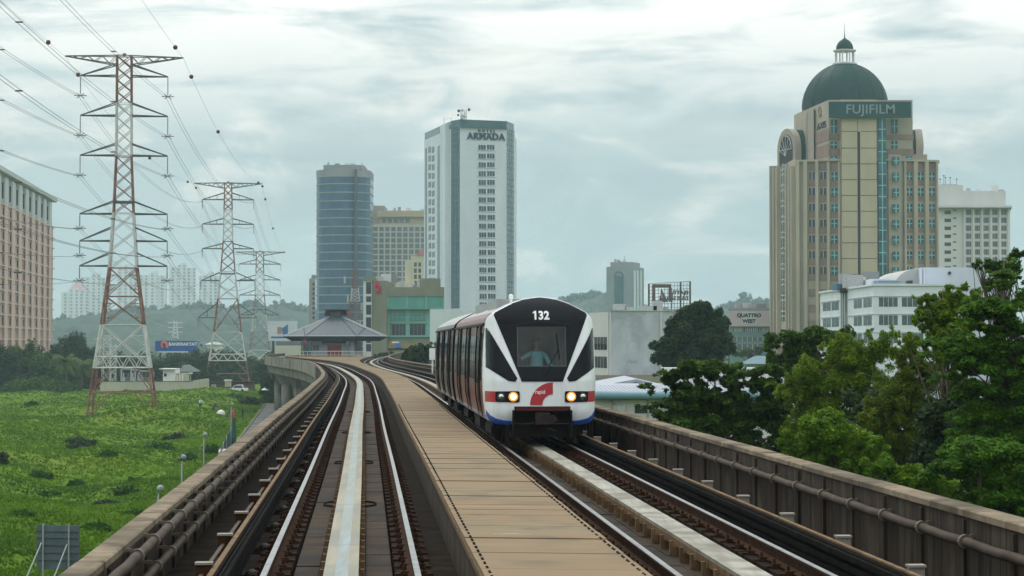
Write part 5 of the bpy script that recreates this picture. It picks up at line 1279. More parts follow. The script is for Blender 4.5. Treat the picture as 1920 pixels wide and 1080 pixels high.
# left flank: pilasters and tall window stacks
b = MB()
for x0, x1 in ((1449, 1452), (1455, 1458), (1461, 1464.3), (1478.5, 1481.5), (1484, 1487), (1489, 1492)): fFl.pbox(b, x0, 312, x1, 700, .003, .9)
build_each(b, 'flank_pilaster', W_st, ax)
window_parts(ax, fFl, [(x0, 309 + 29.5 * i, x0 + 5.2, 336 + 29.5 * i) for x0 in (1465.5, 1471.7) for i in range(10)], [W_win, W_wht2], name='flank_window', out=.1, mull=(2, 3, .22))
b = MB(); fFl.pbox(b, 1452.3, 330, 1454.8, 700, .0, .05); fFl.pbox(b, 1458.3, 318, 1460.8, 700, .0, .05); fFl.pbox(b, 1481.8, 318, 1483.8, 700, .0, .05); build_each(b, 'flank_recess', W_br, ax)
# arched gables (barrel vaults) with round clock
def vault(cpx, Yc, spring_py, wpx, direction, depth, nm, R_=5.6):
    # d points from the gable face into the building
    c = Vector((X_(cpx, Yc), Yc)); z0 = Z_(spring_py, Yc); d = Vector(direction).normalized(); t = Vector((-d.y, d.x))
    def ring(r, u, lift=1.0):
        pts_ = [c + t * r + d * u] ; out_ = [(pts_[0].x, pts_[0].y, z0 - 4)]
        for k in range(17):
            a = math.pi * k / 16; q = c + t * (r * math.cos(a)) + d * u; out_.append((q.x, q.y, z0 + lift * r * math.sin(a)))
        q = c - t * r + d * u; out_.append((q.x, q.y, z0 - 4)); return out_
    b = MB(); b.rings([ring(R_, 0.0), ring(R_, 1.6)]); b.build(nm, W_st, ax)
    b = MB(); b.rings([ring(R_ * .97, 1.6), ring(R_ * .97, depth)]); b.build('vault_roof', W_dome, ax)
    b = MB(); b.rings([ring(R_ * .72, -.12), ring(R_ * .72, -.02)]); b.build('arch_recess', W_slot, ax)
    b = MB()
    q = c + d * -.2; n = 20
    for rr_ in (R_ * .66,):
        for k in range(n):
            a0, a1 = 2 * math.pi * k / n, 2 * math.pi * (k + 1) / n
            p0 = q + t * rr_ * math.cos(a0); p1 = q + t * rr_ * math.cos(a1); b.bar((p0.x, p0.y, z0 + rr_ * max(0, math.sin(a0))), (p1.x, p1.y, z0 + rr_ * max(0, math.sin(a1))), .09)
    for k in range(6):
        a = math.pi * k / 6; rr_ = R_ * .66; p0 = q + t * rr_ * math.cos(a); b.bar((p0.x, p0.y, z0 + rr_ * math.sin(a)), (q.x, q.y, z0 - 1.5), .06)
    b.build('arch_mullions', W_frame, ax)
nL = -fFl.n
vault(1475, 502, 281, 0, (.955, .30), 6, 'arched_gable', 5.0)
vault(1729, 492, 282, 0, (-.995, .1), 7, 'arched_gable', 4.9)
# dome
dc = (X_(1592, 500), 505.0); R_ = 80 * 505 / F; zd = Z_(203, 505); hd = Z_(119, 505) - zd
b = MB(); prof_ = [(R_ * math.cos(t) if t < 1.45 else R_ * math.cos(t), hd * math.sin(t)) for t in [1.42 * k / 18 for k in range(19)]]
nd = 32
b.lathe([(R_, -6)] + prof_, (dc[0], dc[1], zd), nd); b.build('dome', W_dome, ax, True)
b = MB()
for k in range(nd // 2):
    a = 2 * math.pi * (k + .5) / (nd // 2); b.tube([(dc[0] + (r + .03) * math.cos(a), dc[1] + (r + .03) * math.sin(a), zd + z) for r, z in prof_], .07, 4)
b.build('dome_rib', W_dome, ax)
b = MB(); zc = zd + hd * .985; kx = 505 / F
b.lathe([(2.9, 0), (2.9, .35), (2.6, .5)], (dc[0], dc[1], zc - .2), 20); b.lathe([(2.1, 3.1), (2.7, 3.2), (2.75, 3.5), (2.0, 3.6)], (dc[0], dc[1], zc - .2), 20)
for k in range(8):
    a = 2 * math.pi * (k + .5) / 8; b.bar((dc[0] + 2.2 * math.cos(a), dc[1] + 2.2 * math.sin(a), zc), (dc[0] + 2.2 * math.cos(a), dc[1] + 2.2 * math.sin(a), zc + 3.1), .17, n=8)
b.build('lantern', W_wht2, ax)
b = MB(); b.lathe([(2.0, 0), (2.05, .5), (1.8, 1.3), (1.3, 2.0), (.6, 2.5), (.15, 2.8), (.12, 3.3), (.05, 4.5), (.03, 6.4)], (dc[0], dc[1], zc + 3.4), 20); b.build('lantern_dome', W_dome, ax, True)
# ---- white slab behind the domed tower
Yw = 620; wb = thing('white_slab_block', 'white slab block with overhanging roof, right of the domed tower', 'building', (X_(1830, Yw), Yw, 0))
W_w3 = wallmat('weathered_white', (0.56, 0.57, 0.57), (0.48, 0.49, 0.49), stretch=(1, 1, .3))
b = MB(); b.prism(foot([(1758, Yw), (1890, Yw)], [(1885, Yw + 30), (1758, Yw + 30)]), 0, Z_(390, Yw)); b.build('wall', W_w3, wb)
b = MB(); b.prism(foot([(1758, Yw + 2), (1807, Yw + 2)], [(1805, Yw + 26), (1758, Yw + 26)]), Z_(386, Yw), Z_(346, Yw)); b.prism(foot([(1807.1, Yw + 2), (1887, Yw + 2)], [(1883, Yw + 26), (1807.1, Yw + 26)]), Z_(386, Yw), Z_(357, Yw)); b.build('penthouse', W_w3, wb)
b = MB(); b.prism(foot([(1758, Yw - 2.5), (1899, Yw - 2.5)], [(1892, Yw + 32), (1758, Yw + 32)]), Z_(390, Yw) + .003, Z_(386, Yw) - .003); b.build('roof_slab', W_w3, wb)
fW = Face((X_(1758, Yw), Yw), (X_(1890, Yw), Yw))
rw = [(1809.5 + 16.6 * i, 393 + 14.9 * j, 1820.5 + 16.6 * i, 403 + 14.9 * j) for j in range(8) for i in range(5)]
window_parts(wb, fW, rw, [W_win, W_frame], out=.03, inn=-.3, mull=(4, 1, .08))
window_parts(wb, fW, [(1771, 395 + 14.9 * j, 1783, 401.5 + 14.9 * j) for j in range(8)], W_win, name='small_window', out=.03)
window_parts(wb, fW, [(1787, 393 + 14.9 * j, 1793, 395.5 + 14.9 * j) for j in range(8)], W_win, name='vent_slot', out=.03)
b = MB()
for i in range(6): a, _ = fW.at(1808 + 16.6 * i, 400); fW.box(b, a - .3, a + .3, 0, Z_(390.2, Yw), .004, .6)
build_each(b, 'fin', W_w3, wb)
b = MB(); zt3 = Z_(346, Yw)
for px_, h_ in ((1764, 2), (1771, 3), (1774, 2.5), (1783, 2.4), (1795, 2)): x = X_(px_, Yw + 8); b.bar((x, Yw + 8, zt3), (x, Yw + 8, zt3 + h_), .06); b.lathe([(.1, 0), (.35, .25), (.3, .3)], (x, Yw + 8, zt3 + h_), 8)
b.bar((X_(1765, Yw + 8), Yw + 8, zt3 + .5), (X_(1797, Yw + 8), Yw + 8, zt3 + .5), .05); single(b, 'roof_aerials', C['dark'], 'row of small aerials and dishes on the white slab block roof', 'aerials')
# ---- white three-storey office in front of the domed tower
Yo = 250; of = thing('white_office', 'low white office with tinted windows and a rounded glass stair bay', 'building', (X_(1650, Yo), Yo, 0))
W_of = wallmat('clean_white_render', (0.60, 0.65, 0.71), (0.53, 0.57, 0.63), scale=.4, stretch=(1, 1, .3))
W_og = glass_mat('green_tinted_window', (0.03, 0.055, 0.055), rough=.1, col2=(0.06, 0.09, 0.09), scale=.5)
ztp = Z_(536, Yo)
b = MB(); b.prism(foot([(1538, 288), (1638, Yo)], [(1775, Yo), (1775, Yo + 40), (1600, 305)]), 0, ztp); b.build('wall', W_of, of)
fo1 = Face((X_(1538, 288), 288), (X_(1638, Yo), Yo)); fo2 = Face((X_(1638, Yo), Yo), (X_(1775, Yo), Yo))
def band(f_, rects, **k): window_parts(of, f_, rects, [W_og, W_frame], out=.02, inn=-.25, **k)
zr = [(560.5, 574.5), (593, 607), (627, 641)]
zw = [(Z_(a, Yo), Z_(c, Yo)) for a, c in ((557.5, 575), (591, 609.5), (625, 643))]
for (z1, z0) in zw:
    for x0, x1 in ((1543, 1557.5), (1559.5, 1573), (1601, 1616), (1619, 1634.5)):
        a0, _ = fo1.at(x0, 580); a1, _ = fo1.at(x1, 580); b = MB(); fo1.box(b, a0, a1, z0, z1, -.25, .02, 0); fo1.box(b, (a0 + a1) / 2 - .04, (a0 + a1) / 2 + .04, z0, z1, .021, .06, 1); b.build('window', [W_og, W_frame], of)
    for x0, x1 in ((1648, 1683), (1691, 1731), (1738, 1772)):
        a0, _ = fo2.at(x0, 580); a1, _ = fo2.at(x1, 580); b = MB(); fo2.box(b, a0, a1, z0, z1, -.25, .02, 0)
        for k in (1, 2, 3): c_ = a0 + (a1 - a0) * k / 4; fo2.box(b, c_ - .03, c_ + .03, z0, z1, .021, .05, 1)
        b.build('window', [W_og, W_frame], of)
b = MB(); fo1.box(b, -.15, fo1.L + .1, ztp + .002, ztp + .25, -.3, .18); fo2.box(b, 0, fo2.L, ztp + .002, ztp + .25, -.3, .18)
for (z1, z0) in zw: fo1.box(b, 0, fo1.L, z1 + .12, z1 + .22, .001, .1); fo2.box(b, 0, fo2.L, z1 + .12, z1 + .22, .001, .1)
build_each(b, 'coping', W_of, of)
b = MB(); a0, _ = fo1.at(1577, 580); a1, _ = fo1.at(1598, 580); cxy = fo1.pt((a0 + a1) / 2, 0, .05); rr_ = .68
b.lathe([(rr_, 0), (rr_, ztp - .4)], (cxy.x, cxy.y, 0), 20); b.build('stair_bay', W_og, of, True)
b = MB()
for k in range(9): a = math.pi * (.95 + k * .14); b.bar((cxy.x + (rr_ + .01) * math.cos(a), cxy.y + (rr_ + .01) * math.sin(a), 0), (cxy.x + (rr_ + .01) * math.cos(a), cxy.y + (rr_ + .01) * math.sin(a), ztp - .4), .05)
b.build('stair_bay_mullion', W_frame, of)
b = MB(); b.lathe([(rr_ + .15, 0), (rr_ + .1, .5), (rr_ * .7, 1.0), (rr_ * .3, 1.2), (.05, 1.25)], (cxy.x, cxy.y, ztp - .4), 20); b.build('stair_bay_dome', mat('maroon_dome', (0.05, 0.025, 0.028), None, rough=.4), of, True)
b = MB(); ty = Yo + 12; b.box(X_(1633, ty), X_(1671, ty), ty, ty + 6, ztp, Z_(523, ty)); b.build('roof_room', W_of, of)
b = MB(); b.box(X_(1640, ty), X_(1681, ty), ty - 2.5, ty - .02, ztp + .003, Z_(528, ty)); b.prism([(X_(1638, ty), ty - 2.8), (X_(1683, ty), ty - 2.8), (X_(1683, ty), ty), (X_(1638, ty), ty)], Z_(528, ty) + .003, Z_(526.5, ty)); b.build('roof_shed', mat('pale_blue_sheet', (0.30, 0.38, 0.46), (0.25, 0.32, 0.4), scale=2), of)
b = MB(); b.box(X_(1565, 270), X_(1612, 270), 268, 272, ztp + .003, Z_(533, 270)); b.build('roof_tank', mat('blue_tank', (0.05, 0.13, 0.24), None, rough=.5), of)
b = MB(); b.box(X_(1696, ty), X_(1703, ty), ty - 3, ty - 1, ztp + .003, ztp + .9); b.build('air_unit', C['dark'], of)
# arched hall beside it
ah = thing('arched_hall', 'white hall with an arched end wall and sloping gable, right of the low office', 'building', (X_(1780, 262), 262, 0))
Yv = 262; c_ = X_(1695, Yv); R1 = X_(1722, Yv) - X_(1676, Yv); b = MB(); zv = Z_(536, Yv); 
arc = [(X_(1676, Yv), ztp + .01)] + [(X_(1722, Yv) - R1 * math.cos(t), ztp + .01 + (Z_(504, Yv) - ztp) * math.sin(t)) for t in [math.pi / 2 * k / 10 for k in range(1, 11)]] + [(X_(1722, Yv), ztp + .01)]
b.rings([[(x, Yv, z) for x, z in arc], [(x, Yv + 16, z) for x, z in arc]]); b.build('vault', wallmat('pale_vault', (0.45, 0.46, 0.45), (0.38, 0.39, 0.38)), ah)
b = MB(); ga = [(X_(1722.2, Yv), 0), (X_(1722.2, Yv), Z_(502.5, Yv)), (X_(1812, Yv), Z_(502.5, Yv)), (X_(1845, Yv), Z_(513, Yv)), (X_(1900, Yv), Z_(562, Yv)), (X_(1900, Yv), 0)]
b.rings([[(x, Yv - 2, z) for x, z in ga], [(x, Yv + 18, z) for x, z in ga]]); b.build('gable_wall', wallmat('bluish_white', (0.52, 0.56, 0.66), (0.46, 0.50, 0.6), scale=.2), ah)
b = MB(); fv = Face((X_(1722.2, Yv - 2), Yv - 2), (X_(1900, Yv - 2), Yv - 2)); fv.pbox(b, 1724, 503, 1728, 600, .0, .25); fv.pbox(b, 1731, 503, 1734, 600, .0, .25); build_each(b, 'downpipe', W_of, ah)
b = MB(); a, z = fv.at(1780, 512); q = fv.pt(a, z, .02); b.bar(q, q + Vector((0, -.2, 0)), .2, n=10); b.build('vent', C['dark'], ah)
# ---- blank white block right of the train
Yb = 190; bw = thing('blank_white_block', 'stained blank white block right of the train, windowless but for slots at its left', 'building', (X_(1190, Yb), Yb, 0))
W_bl = wallmat('stained_white_wall', (0.44, 0.485, 0.53), (0.37, 0.41, 0.455), scale=.9, stretch=(1, 1, .5), third=(0.31, 0.345, 0.385), scale3=.5, bump=.1)
b = MB(); b.prism(foot([(1141, Yb), (1262, Yb + 4)], [(1262, Yb + 30), (1150, Yb + 30)]), 0, Z_(582, Yb)); b.build('wall', W_bl, bw)
b = MB(); b.prism(foot([(1104, Yb + 6), (1140.8, Yb + .2)], [(1148, Yb + 20), (1104, Yb + 22)]), 0, Z_(585, Yb)); b.build('side_wing', W_w3, bw)
fbl = Face((X_(1104, Yb + 6), Yb + 6), (X_(1140.8, Yb + .2), Yb + .2)); fbw = Face((X_(1141, Yb), Yb), (X_(1262, Yb + 4), Yb + 4))
window_parts(bw, fbl, [(1105, 632, 1138, 656), (1105, 668, 1138, 690)], [W_win, C['lgrey']], name='window_slot', out=.02, inn=-.4, mull=(6, 1, .03))
b = MB(); fbl.pbox(b, 1104.5, 645, 1138.5, 646, .03, .10)
for k in range(14): fbl.pbox(b, 1106 + 2.4 * k, 646, 1106.4 + 2.4 * k, 655, .03, .06)
b.build('balcony_rail', C['dark'], bw)
b = MB(); fbw.pbox(b, 1106, 703, 1262, 725, .003, 1.8); b.build('plinth', wallmat('beige_plinth', (0.27, 0.255, 0.225), (0.22, 0.21, 0.18), scale=.6), bw)
rr = random.Random(21); b = MB(); M_sm = mat('dark_smears', (0.20, 0.215, 0.24), (0.3, 0.32, 0.35), scale=3)
for k in range(60):
    if k < 24: x, y, w, h = rr.uniform(1144, 1225), rr.uniform(584, 600), rr.uniform(.5, 2.2), rr.uniform(.6, 2.5)
    elif k < 44: x, y, w, h = 1175 + (k - 24) * 1.1, rr.uniform(672, 678), rr.uniform(.4, .9), rr.uniform(2, 7)
    else: x, y, w, h = rr.uniform(1150, 1215), rr.uniform(600, 700), rr.uniform(.5, 3), rr.uniform(.3, 1)
    fbw.pbox(b, x, y, x + w, y + h, .001, .006 + k * .0001)
b.build('wall_stain', M_sm, bw)
# ---- rooftop sign frame
Ys = 230; sf = thing('rooftop_sign', 'rusty rooftop sign frame with a hollow square and reversed letters', 'sign', (X_(1254, Ys), Ys, Z_(590, Ys)))
ff_ = Face((X_(1216, Ys), Ys), (X_(1294, Ys), Ys)); M_fr = mat('brown_frame_steel', (0.13, 0.11, 0.10), (0.09, 0.08, 0.075), scale=4)
b = MB()
for i in range(14):
    x = 1216.5 + i * 5.95; a, zt4 = ff_.at(x, 532 - (i * .35)); ff_.box(b, a - (.10 if i in (0, 10, 13) else .02), a + (.10 if i in (0, 10, 13) else .02), Z_(590, Ys), zt4, .0, .08)
for j in range(8): y = 532 + j * 6.3; p0, p1 = ff_.at(1216.5, y), ff_.at(1293.5, y - 4.5 + j * .6); b.bar(ff_.pt(p0[0], p0[1], .03), ff_.pt(p1[0], p1[1], .03), .025)
for x in (1218, 1240, 1262, 1284): a, z = ff_.at(x, 545); b.bar(ff_.pt(a, z, 0), ff_.pt(a, Z_(586, Ys), -3), .05)
b.build('frame', M_fr, sf)
b = MB(); ff_.pbox(b, 1223, 533, 1258, 539.5, .1, .3); ff_.pbox(b, 1223, 539.6, 1228.5, 566, .1, .3); ff_.pbox(b, 1253.5, 539.6, 1259.5, 566, .1, .3)
b.add([ff_.pt(ff_.at(x, y)[0], ff_.at(x, y)[1], o_) for o_ in (.1, .3) for x, y in ((1235, 568), (1237, 554), (1242, 560), (1240, 541), (1252, 566))], [(0, 1, 2), (2, 3, 4), (0, 2, 4), (5, 7, 6), (7, 9, 8), (5, 9, 7), (0, 5, 6, 1), (3, 8, 9, 4), (2, 7, 8, 3)])
b.build('emblem_frame', M_fr, sf)
ff_.text('ELATTLE', 1272, 549, 7, M_fr, 'reversed_lettering', sf, out=.2, depth=.05, bold=.03, mirror=True, squash=1.0); ff_.text('DAES NIRU', 1268, 560, 6.5, M_fr, 'reversed_lettering', sf, out=.2, depth=.05, bold=.03, mirror=True)
b = MB()
# building under the sign, mostly hidden behind the tree and wall
su = thing('sign_block', 'brownish building under the rooftop sign, just over the blank white wall', 'building', (X_(1250, Ys), Ys, 0))
b = MB(); b.prism(foot([(1205, Ys - 1), (1296, Ys - 1)], [(1296, Ys + 12), (1205, Ys + 12)]), 0, Z_(581, Ys)); b.build('wall', wallmat('grey_brown_render', (0.27, 0.25, 0.23), (0.2, 0.19, 0.18)), su)
b = MB(); b.box(X_(1218, Ys), X_(1225, Ys), Ys, Ys + 2, Z_(581, Ys) + .003, Z_(575, Ys)); b.build('roof_tank', C['lgrey'], su)
# ---- small bluish tower
Yt = 1100; st_ = thing('blue_grey_tower', 'distant blue grey square tower with a stepped top', 'tower', (X_(1172, Yt), Yt, 0))
W_bg = wallmat('blue_grey_cladding', (0.20, 0.235, 0.26), (0.165, 0.20, 0.22))
b = MB(); b.prism(foot([(1137, Yt + 3), (1186, Yt)], [(1207.5, Yt + 22), (1150, Yt + 30)]), 0, Z_(500, Yt)); b.build('wall', W_bg, st_)
b = MB(); b.prism(foot([(1144.5, Yt + 4), (1186, Yt + 1.5)], [(1200, Yt + 18), (1155, Yt + 26)]), Z_(500, Yt) + .003, Z_(491, Yt)); b.build('crown', W_crown, st_)
ft1 = Face((X_(1137, Yt + 3), Yt + 3), (X_(1186, Yt), Yt)); ft2 = Face((X_(1186, Yt), Yt), (X_(1207.5, Yt + 22), Yt + 22))
b = MB(); a0, z1 = ft1.at(1152, 518); a1, z0 = ft1.at(1169, 600); ft1.box(b, a0, a1, z0, z1, .0, .4); cm, rm = (a0 + a1) / 2, (a1 - a0) / 2
for k in range(8): t0, t1 = math.pi * k / 8, math.pi * (k + 1) / 8; b.bar(ft1.pt(cm + rm * math.cos(t0), z1 + rm * math.sin(t0), .3), ft1.pt(cm + rm * math.cos(t1), z1 + rm * math.sin(t1), .3), .25)
b.build('arched_glazing', W_gtrim, st_)
b = MB(); ft2.pbox(b, 1188, 507, 1190.5, 600, .0, .4); ft2.pbox(b, 1193.5, 507, 1196, 600, .0, .4); ft2.pbox(b, 1200, 507, 1202, 600, .0, .4); build_each(b, 'white_fin', W_white, st_)
b = MB(); b.bar((X_(1171, Yt + 9), Yt + 9, Z_(491, Yt)), (X_(1171, Yt + 9), Yt + 9, Z_(478, Yt)), .2); b.build('aerial', C['lgrey'], st_)
# ---- pink low mall with lettering
Yw2 = 520; qw = thing('low_pink_mall', 'low pink and teal shopping block with black lettering, left of the domed tower', 'building', (X_(1410, Yw2), Yw2, 0))
W_pk = wallmat('pale_pink_render', (0.50, 0.43, 0.45), (0.44, 0.38, 0.40)); W_tl = wallmat('teal_spandrel', (0.16, 0.27, 0.27), (0.12, 0.22, 0.22))
b = MB(); b.prism(foot([(1368, Yw2), (1460, Yw2)], [(1460, Yw2 + 20), (1368, Yw2 + 20)]), 0, Z_(612, Yw2)); b.build('wall', W_tl, qw)
b = MB(); b.prism(foot([(1366, Yw2 - 1), (1460, Yw2 - 1)], [(1460, Yw2 + 20), (1366, Yw2 + 20)]), Z_(612, Yw2) + .003, Z_(583, Yw2)); b.build('upper_wall', W_pk, qw)
b = MB(); b.prism(foot([(1366, Yw2 + 2), (1445, Yw2 + 2)], [(1445, Yw2 + 18), (1366, Yw2 + 18)]), Z_(583, Yw2) + .003, Z_(577, Yw2)); b.build('roof_canopy', W_crown, qw)
fqw = Face((X_(1366, Yw2 - 1), Yw2 - 1), (X_(1460, Yw2 - 1), Yw2 - 1)); fq0 = Face((X_(1368, Yw2), Yw2), (X_(1460, Yw2), Yw2))
fqw.text('QUATTRO', 1404.5, 591.5, 6.8, C['black'], 'lettering', qw, out=.05, depth=.05, bold=.06); fqw.text('WEST', 1404.5, 602.5, 6.8, C['black'], 'lettering', qw, out=.05, depth=.05, bold=.06)
b = MB(); fqw.pbox(b, 1391, 584.5, 1418, 608, .001, .03); b.build('sign_board', W_wht2, qw)
window_parts(qw, fq0, [(1375 + 0, 614.5, 1393, 622), (1395, 614.5, 1423, 622), (1426, 614.5, 1447, 622), (1372, 632, 1450, 640), (1372, 645, 1450, 658)], [W_dk, W_frame], name='window_band', out=.05, mull=(8, 1, .15))
# ---- low sheds right of the train
Ysd = 110; sh = thing('workshop_shed', 'low white workshop with pale blue rounded eaves, beyond the right parapet', 'shed', (X_(1280, Ysd), Ysd, 0))
W_sb = mat('pale_blue_eaves', (0.17, 0.30, 0.36), (0.14, 0.26, 0.31), scale=1.5, rough=.45); W_sr = mat('white_sheet_roof', (0.34, 0.37, 0.43), (0.28, 0.31, 0.37), scale=1, rough=.5); W_db = mat('dark_blue_gable', (0.03, 0.045, 0.14), (0.025, 0.035, 0.11), scale=1)
b = MB(); b.prism(foot([(1105, Ysd), (1470, Ysd)], [(1470, Ysd + 24), (1105, Ysd + 24)]), 0, Z_(750, Ysd)); b.build('wall', W_w3, sh)
b = MB(); x0, x1 = X_(1100, Ysd), X_(1475, Ysd); zc = Z_(741, Ysd); rr_ = .22
b.rings([[(x, Ysd - .4 - rr_ * math.cos(t) * 1.3, zc + rr_ * math.sin(t)) for t in [2 * math.pi * k / 12 for k in range(12)]] for x in (x0, x1)]); b.build('eaves', W_sb, sh, True)
b = MB(); b.add([(x0, Ysd - .3, Z_(735, Ysd)), (x1, Ysd - .3, Z_(735, Ysd)), (x1, Ysd + 12, Z_(735, Ysd) + .12), (x0, Ysd + 12, Z_(735, Ysd) + .12), (x0, Ysd + 24, Z_(735, Ysd)), (x1, Ysd + 24, Z_(735, Ysd))] + [(x0, Ysd - .3, Z_(735, Ysd) - .15), (x1, Ysd - .3, Z_(735, Ysd) - .15), (x1, Ysd + 24, Z_(735, Ysd) - .15), (x0, Ysd + 24, Z_(735, Ysd) - .15)], [(0, 1, 2, 3), (3, 2, 5, 4), (0, 6, 7, 1), (4, 5, 8, 9), (0, 3, 4, 9, 6), (1, 7, 8, 5, 2), (6, 9, 8, 7)]); b.build('roof', W_sr, sh)
window_parts(sh, Face((X_(1105, Ysd), Ysd), (X_(1470, Ysd), Ysd)), [(1118, 764, 1137, 772), (1190, 760, 1228, 775), (1300, 760, 1340, 775)], W_win, out=.02)
sh2 = thing('second_shed', 'white and dark blue gabled shed roof behind the pale blue eaves', 'shed', (X_(1190, 130), 130, 0))
Y2 = 138; b = MB(); gz_ = [(X_(1100, Y2), 0), (X_(1100, Y2), Z_(734, Y2)), (X_(1192, Y2), Z_(717, Y2)), (X_(1260, Y2), Z_(733, Y2)), (X_(1260, Y2), 0)]; b.rings([[(x, Y2, z) for x, z in gz_], [(x, Y2 + 14, z) for x, z in gz_]]); b.build('gable', W_db, sh2)
b = MB(); za, zb, zc2 = Z_(734, Y2), Z_(717, Y2), Z_(733, Y2)
for (xa, z_a, xb, z_b) in ((X_(1098, Y2), za, X_(1192, Y2), zb), (X_(1192, Y2), zb, X_(1262, Y2), zc2)):
    b.hexa([(xa, Y2 - .4, z_a + .02), (xb, Y2 - .4, z_b + .02), (xb, Y2 + 14.3, z_b + .02), (xa, Y2 + 14.3, z_a + .02), (xa, Y2 - .4, z_a + .22), (xb, Y2 - .4, z_b + .22), (xb, Y2 + 14.3, z_b + .22), (xa, Y2 + 14.3, z_a + .22)])
b.build('roof', W_sr, sh2)
lo = thing('small_teal_roof_house', 'low house with a teal roof, before the pink mall', 'house', (X_(1420, 150), 150, 0))
Y3 = 150; b = MB(); b.prism(foot([(1400, Y3), (1500, Y3)], [(1500, Y3 + 12), (1400, Y3 + 12)]), 0, Z_(682, Y3)); b.build('wall', W_w3, lo)
b = MB(); b.frustum(foot([(1392, Y3 - 1), (1510, Y3 - 1)], [(1510, Y3 + 13), (1392, Y3 + 13)]), Z_(682, Y3) + .003, foot([(1415, Y3 + 4), (1490, Y3 + 4)], [(1490, Y3 + 9), (1415, Y3 + 9)]), Z_(669, Y3)); b.build('roof', mat('teal_sheet_roof', (0.06, 0.15, 0.19), (0.05, 0.12, 0.155), scale=1, rough=.5), lo)
b = MB()
for k in range(46): x = x0 + (x1 - x0) * k / 45; b.bar((x, Ysd - .3, Z_(735, Ysd) + .02), (x, Ysd + 12, Z_(735, Ysd) + .13), .022)
b.build('roof_ribs', W_sr, sh)
for px_ in (1150, 1215, 1290, 1365): b = MB(); x = X_(px_, Ysd); b.bar((x, Ysd - .06, 0), (x, Ysd - .06, Z_(748, Ysd)), .05, n=8); b.build('downpipe', C['lgrey'], sh)
for px_ in (1160, 1262): b = MB(); x = X_(px_, Ysd); b.box(x - .3, x + .3, Ysd - .32, Ysd - .003, Z_(772, Ysd), Z_(760, Ysd)); b.build('air_unit', C['lgrey'], sh)
for px_, w_, h_ in ((1150, 1.2, .8), (1172, .8, .5), (1200, 1.6, .6), (1225, .9, 1.1)): b = MB(); x = X_(px_, Yb + 12); b.box(x, x + w_, Yb + 12, Yb + 13, Z_(582, Yb) + .003, Z_(582, Yb) + h_); b.build('roof_unit', C['lgrey'], bw)
for px_ in (1143, 1238): b = MB(); a, _ = fbw.at(px_, 600); fbw.box(b, a - .06, a + .06, 0, Z_(584, Yb), .003, .12); b.build('downpipe', W_w3, bw)
b = MB(); fbw.pbox(b, 1141.5, 581.2, 1262, 583.4, .003, .1); b.build('coping', W_w3, bw)
rr = random.Random(31)
for root_, Y_, xr_, py_ in ((gt, Yg + 8, (612, 672), 308.5), (gh, Yq + 12, (722, 792), 394), (ml, Ym + 10, (730, 782), 539), (ml, Ym + 12, (698, 722), 527), (of, Yo + 16, (1570, 1630), 533.5), (qw, Yw2 + 8, (1372, 1440), 577), (wb, Yw + 10, (1812, 1880), 357), (sn_dummy if False else st_, Yt + 12, (1150, 1182), 491)):
    for k in range(5):
        b = MB(); x = X_(rr.uniform(*xr_), Y_); w_ = rr.uniform(.8, 2.6); z = Z_(py_, Y_) - .4; b.box(x, x + w_, Y_ + k, Y_ + k + .9, z, z + .4 + rr.uniform(.5, 1.7)); b.build('roof_unit', (C['lgrey'], W_w3, W_crown)[k % 3], root_)
wl2 = thing('white_yard_wall', 'white yard buildings glimpsed through the leaves below the teal roofed house', 'wall', (X_(1350, 100), 122, 0))
b = MB(); b.prism(foot([(1240, 124), (1560, 124)], [(1560, 127), (1240, 127)]), 0, Z_(690, 124)); b.build('wall', W_w3, wl2)
# ---- pink apartment slab, far left
pk = thing('pink_apartment_slab', 'long pink apartment slab with white top floors', 'apartment block', (X_(40, 600), 600, 0))
PA, PB = (-122.3, 452.0), (X_(94, 660), 660.0)
W_pa = wallmat('pink_render', (0.58, 0.40, 0.36), (0.52, 0.355, 0.32), scale=.2, stretch=(1, 1, .3)); W_pf = wallmat('pale_pink_trim', (0.64, 0.52, 0.46), (0.58, 0.46, 0.41), scale=.3); W_pt = wallmat('penthouse_pale', (0.47, 0.50, 0.50), (0.40, 0.43, 0.43))
fp = Face(PA, PB); hA = Z_(372, 660)
b = MB(); q0, q1 = fp.pt(0, 0, -22), fp.pt(fp.L, 0, -22); zt5 = hA - 9.0; b.prism([PA, PB, (q1.x, q1.y), (q0.x, q0.y)], 0, zt5); b.build('wall', W_pa, pk)
b = MB(); b.prism([PA, PB, (q1.x, q1.y), (q0.x, q0.y)], zt5 + .003, hA - 1.2); b.build('top_floors', W_pt, pk)
b = MB(); p0, p1 = fp.pt(-1, 0, 1.9), fp.pt(fp.L + 1, 0, 1.9); b.prism([(p0.x, p0.y), (p1.x, p1.y), (q1.x, q1.y), (q0.x, q0.y)], hA - 1.2 + .003, hA); b.build('roof_slab', W_pt, pk)
nb = 15; nfl = 19; fh = 3.15; bayw = fp.L / nb; wins = []; pj = 1.25
for i in range(nb):
    a0 = i * bayw
    # projecting bay: its end wall faces the tracks and carries one window per floor
    b = MB(); fp.box(b, a0, a0 + bayw * .45, 0, zt5 + (6.0 if i % 2 else .2), .001, pj); b.build('projecting_bay', W_pa, pk)
    b = MB(); fp.box(b, a0 - .02, a0 + bayw * .45 + .02, zt5 + .01, hA - 1.9, .002, pj + .03); b.build('penthouse_bay', W_pt, pk)
    b = MB(); fp.box(b, a0 - .06, a0 - .021, zt5 + 1.4, hA - 3.4, .45, .85); b.build('tall_window', W_win, pk)
    b = MB(); fp.box(b, a0 - .30, a0 - .001, 0, zt5, pj - .14, pj + .12); b.build('corner_fin', W_pf, pk)
    for j in range(nfl):
        z = zt5 - 2.75 - j * fh
        if z < 12: continue
        wins.append((a0, z))
wins.sort(key=lambda w: -w[0])
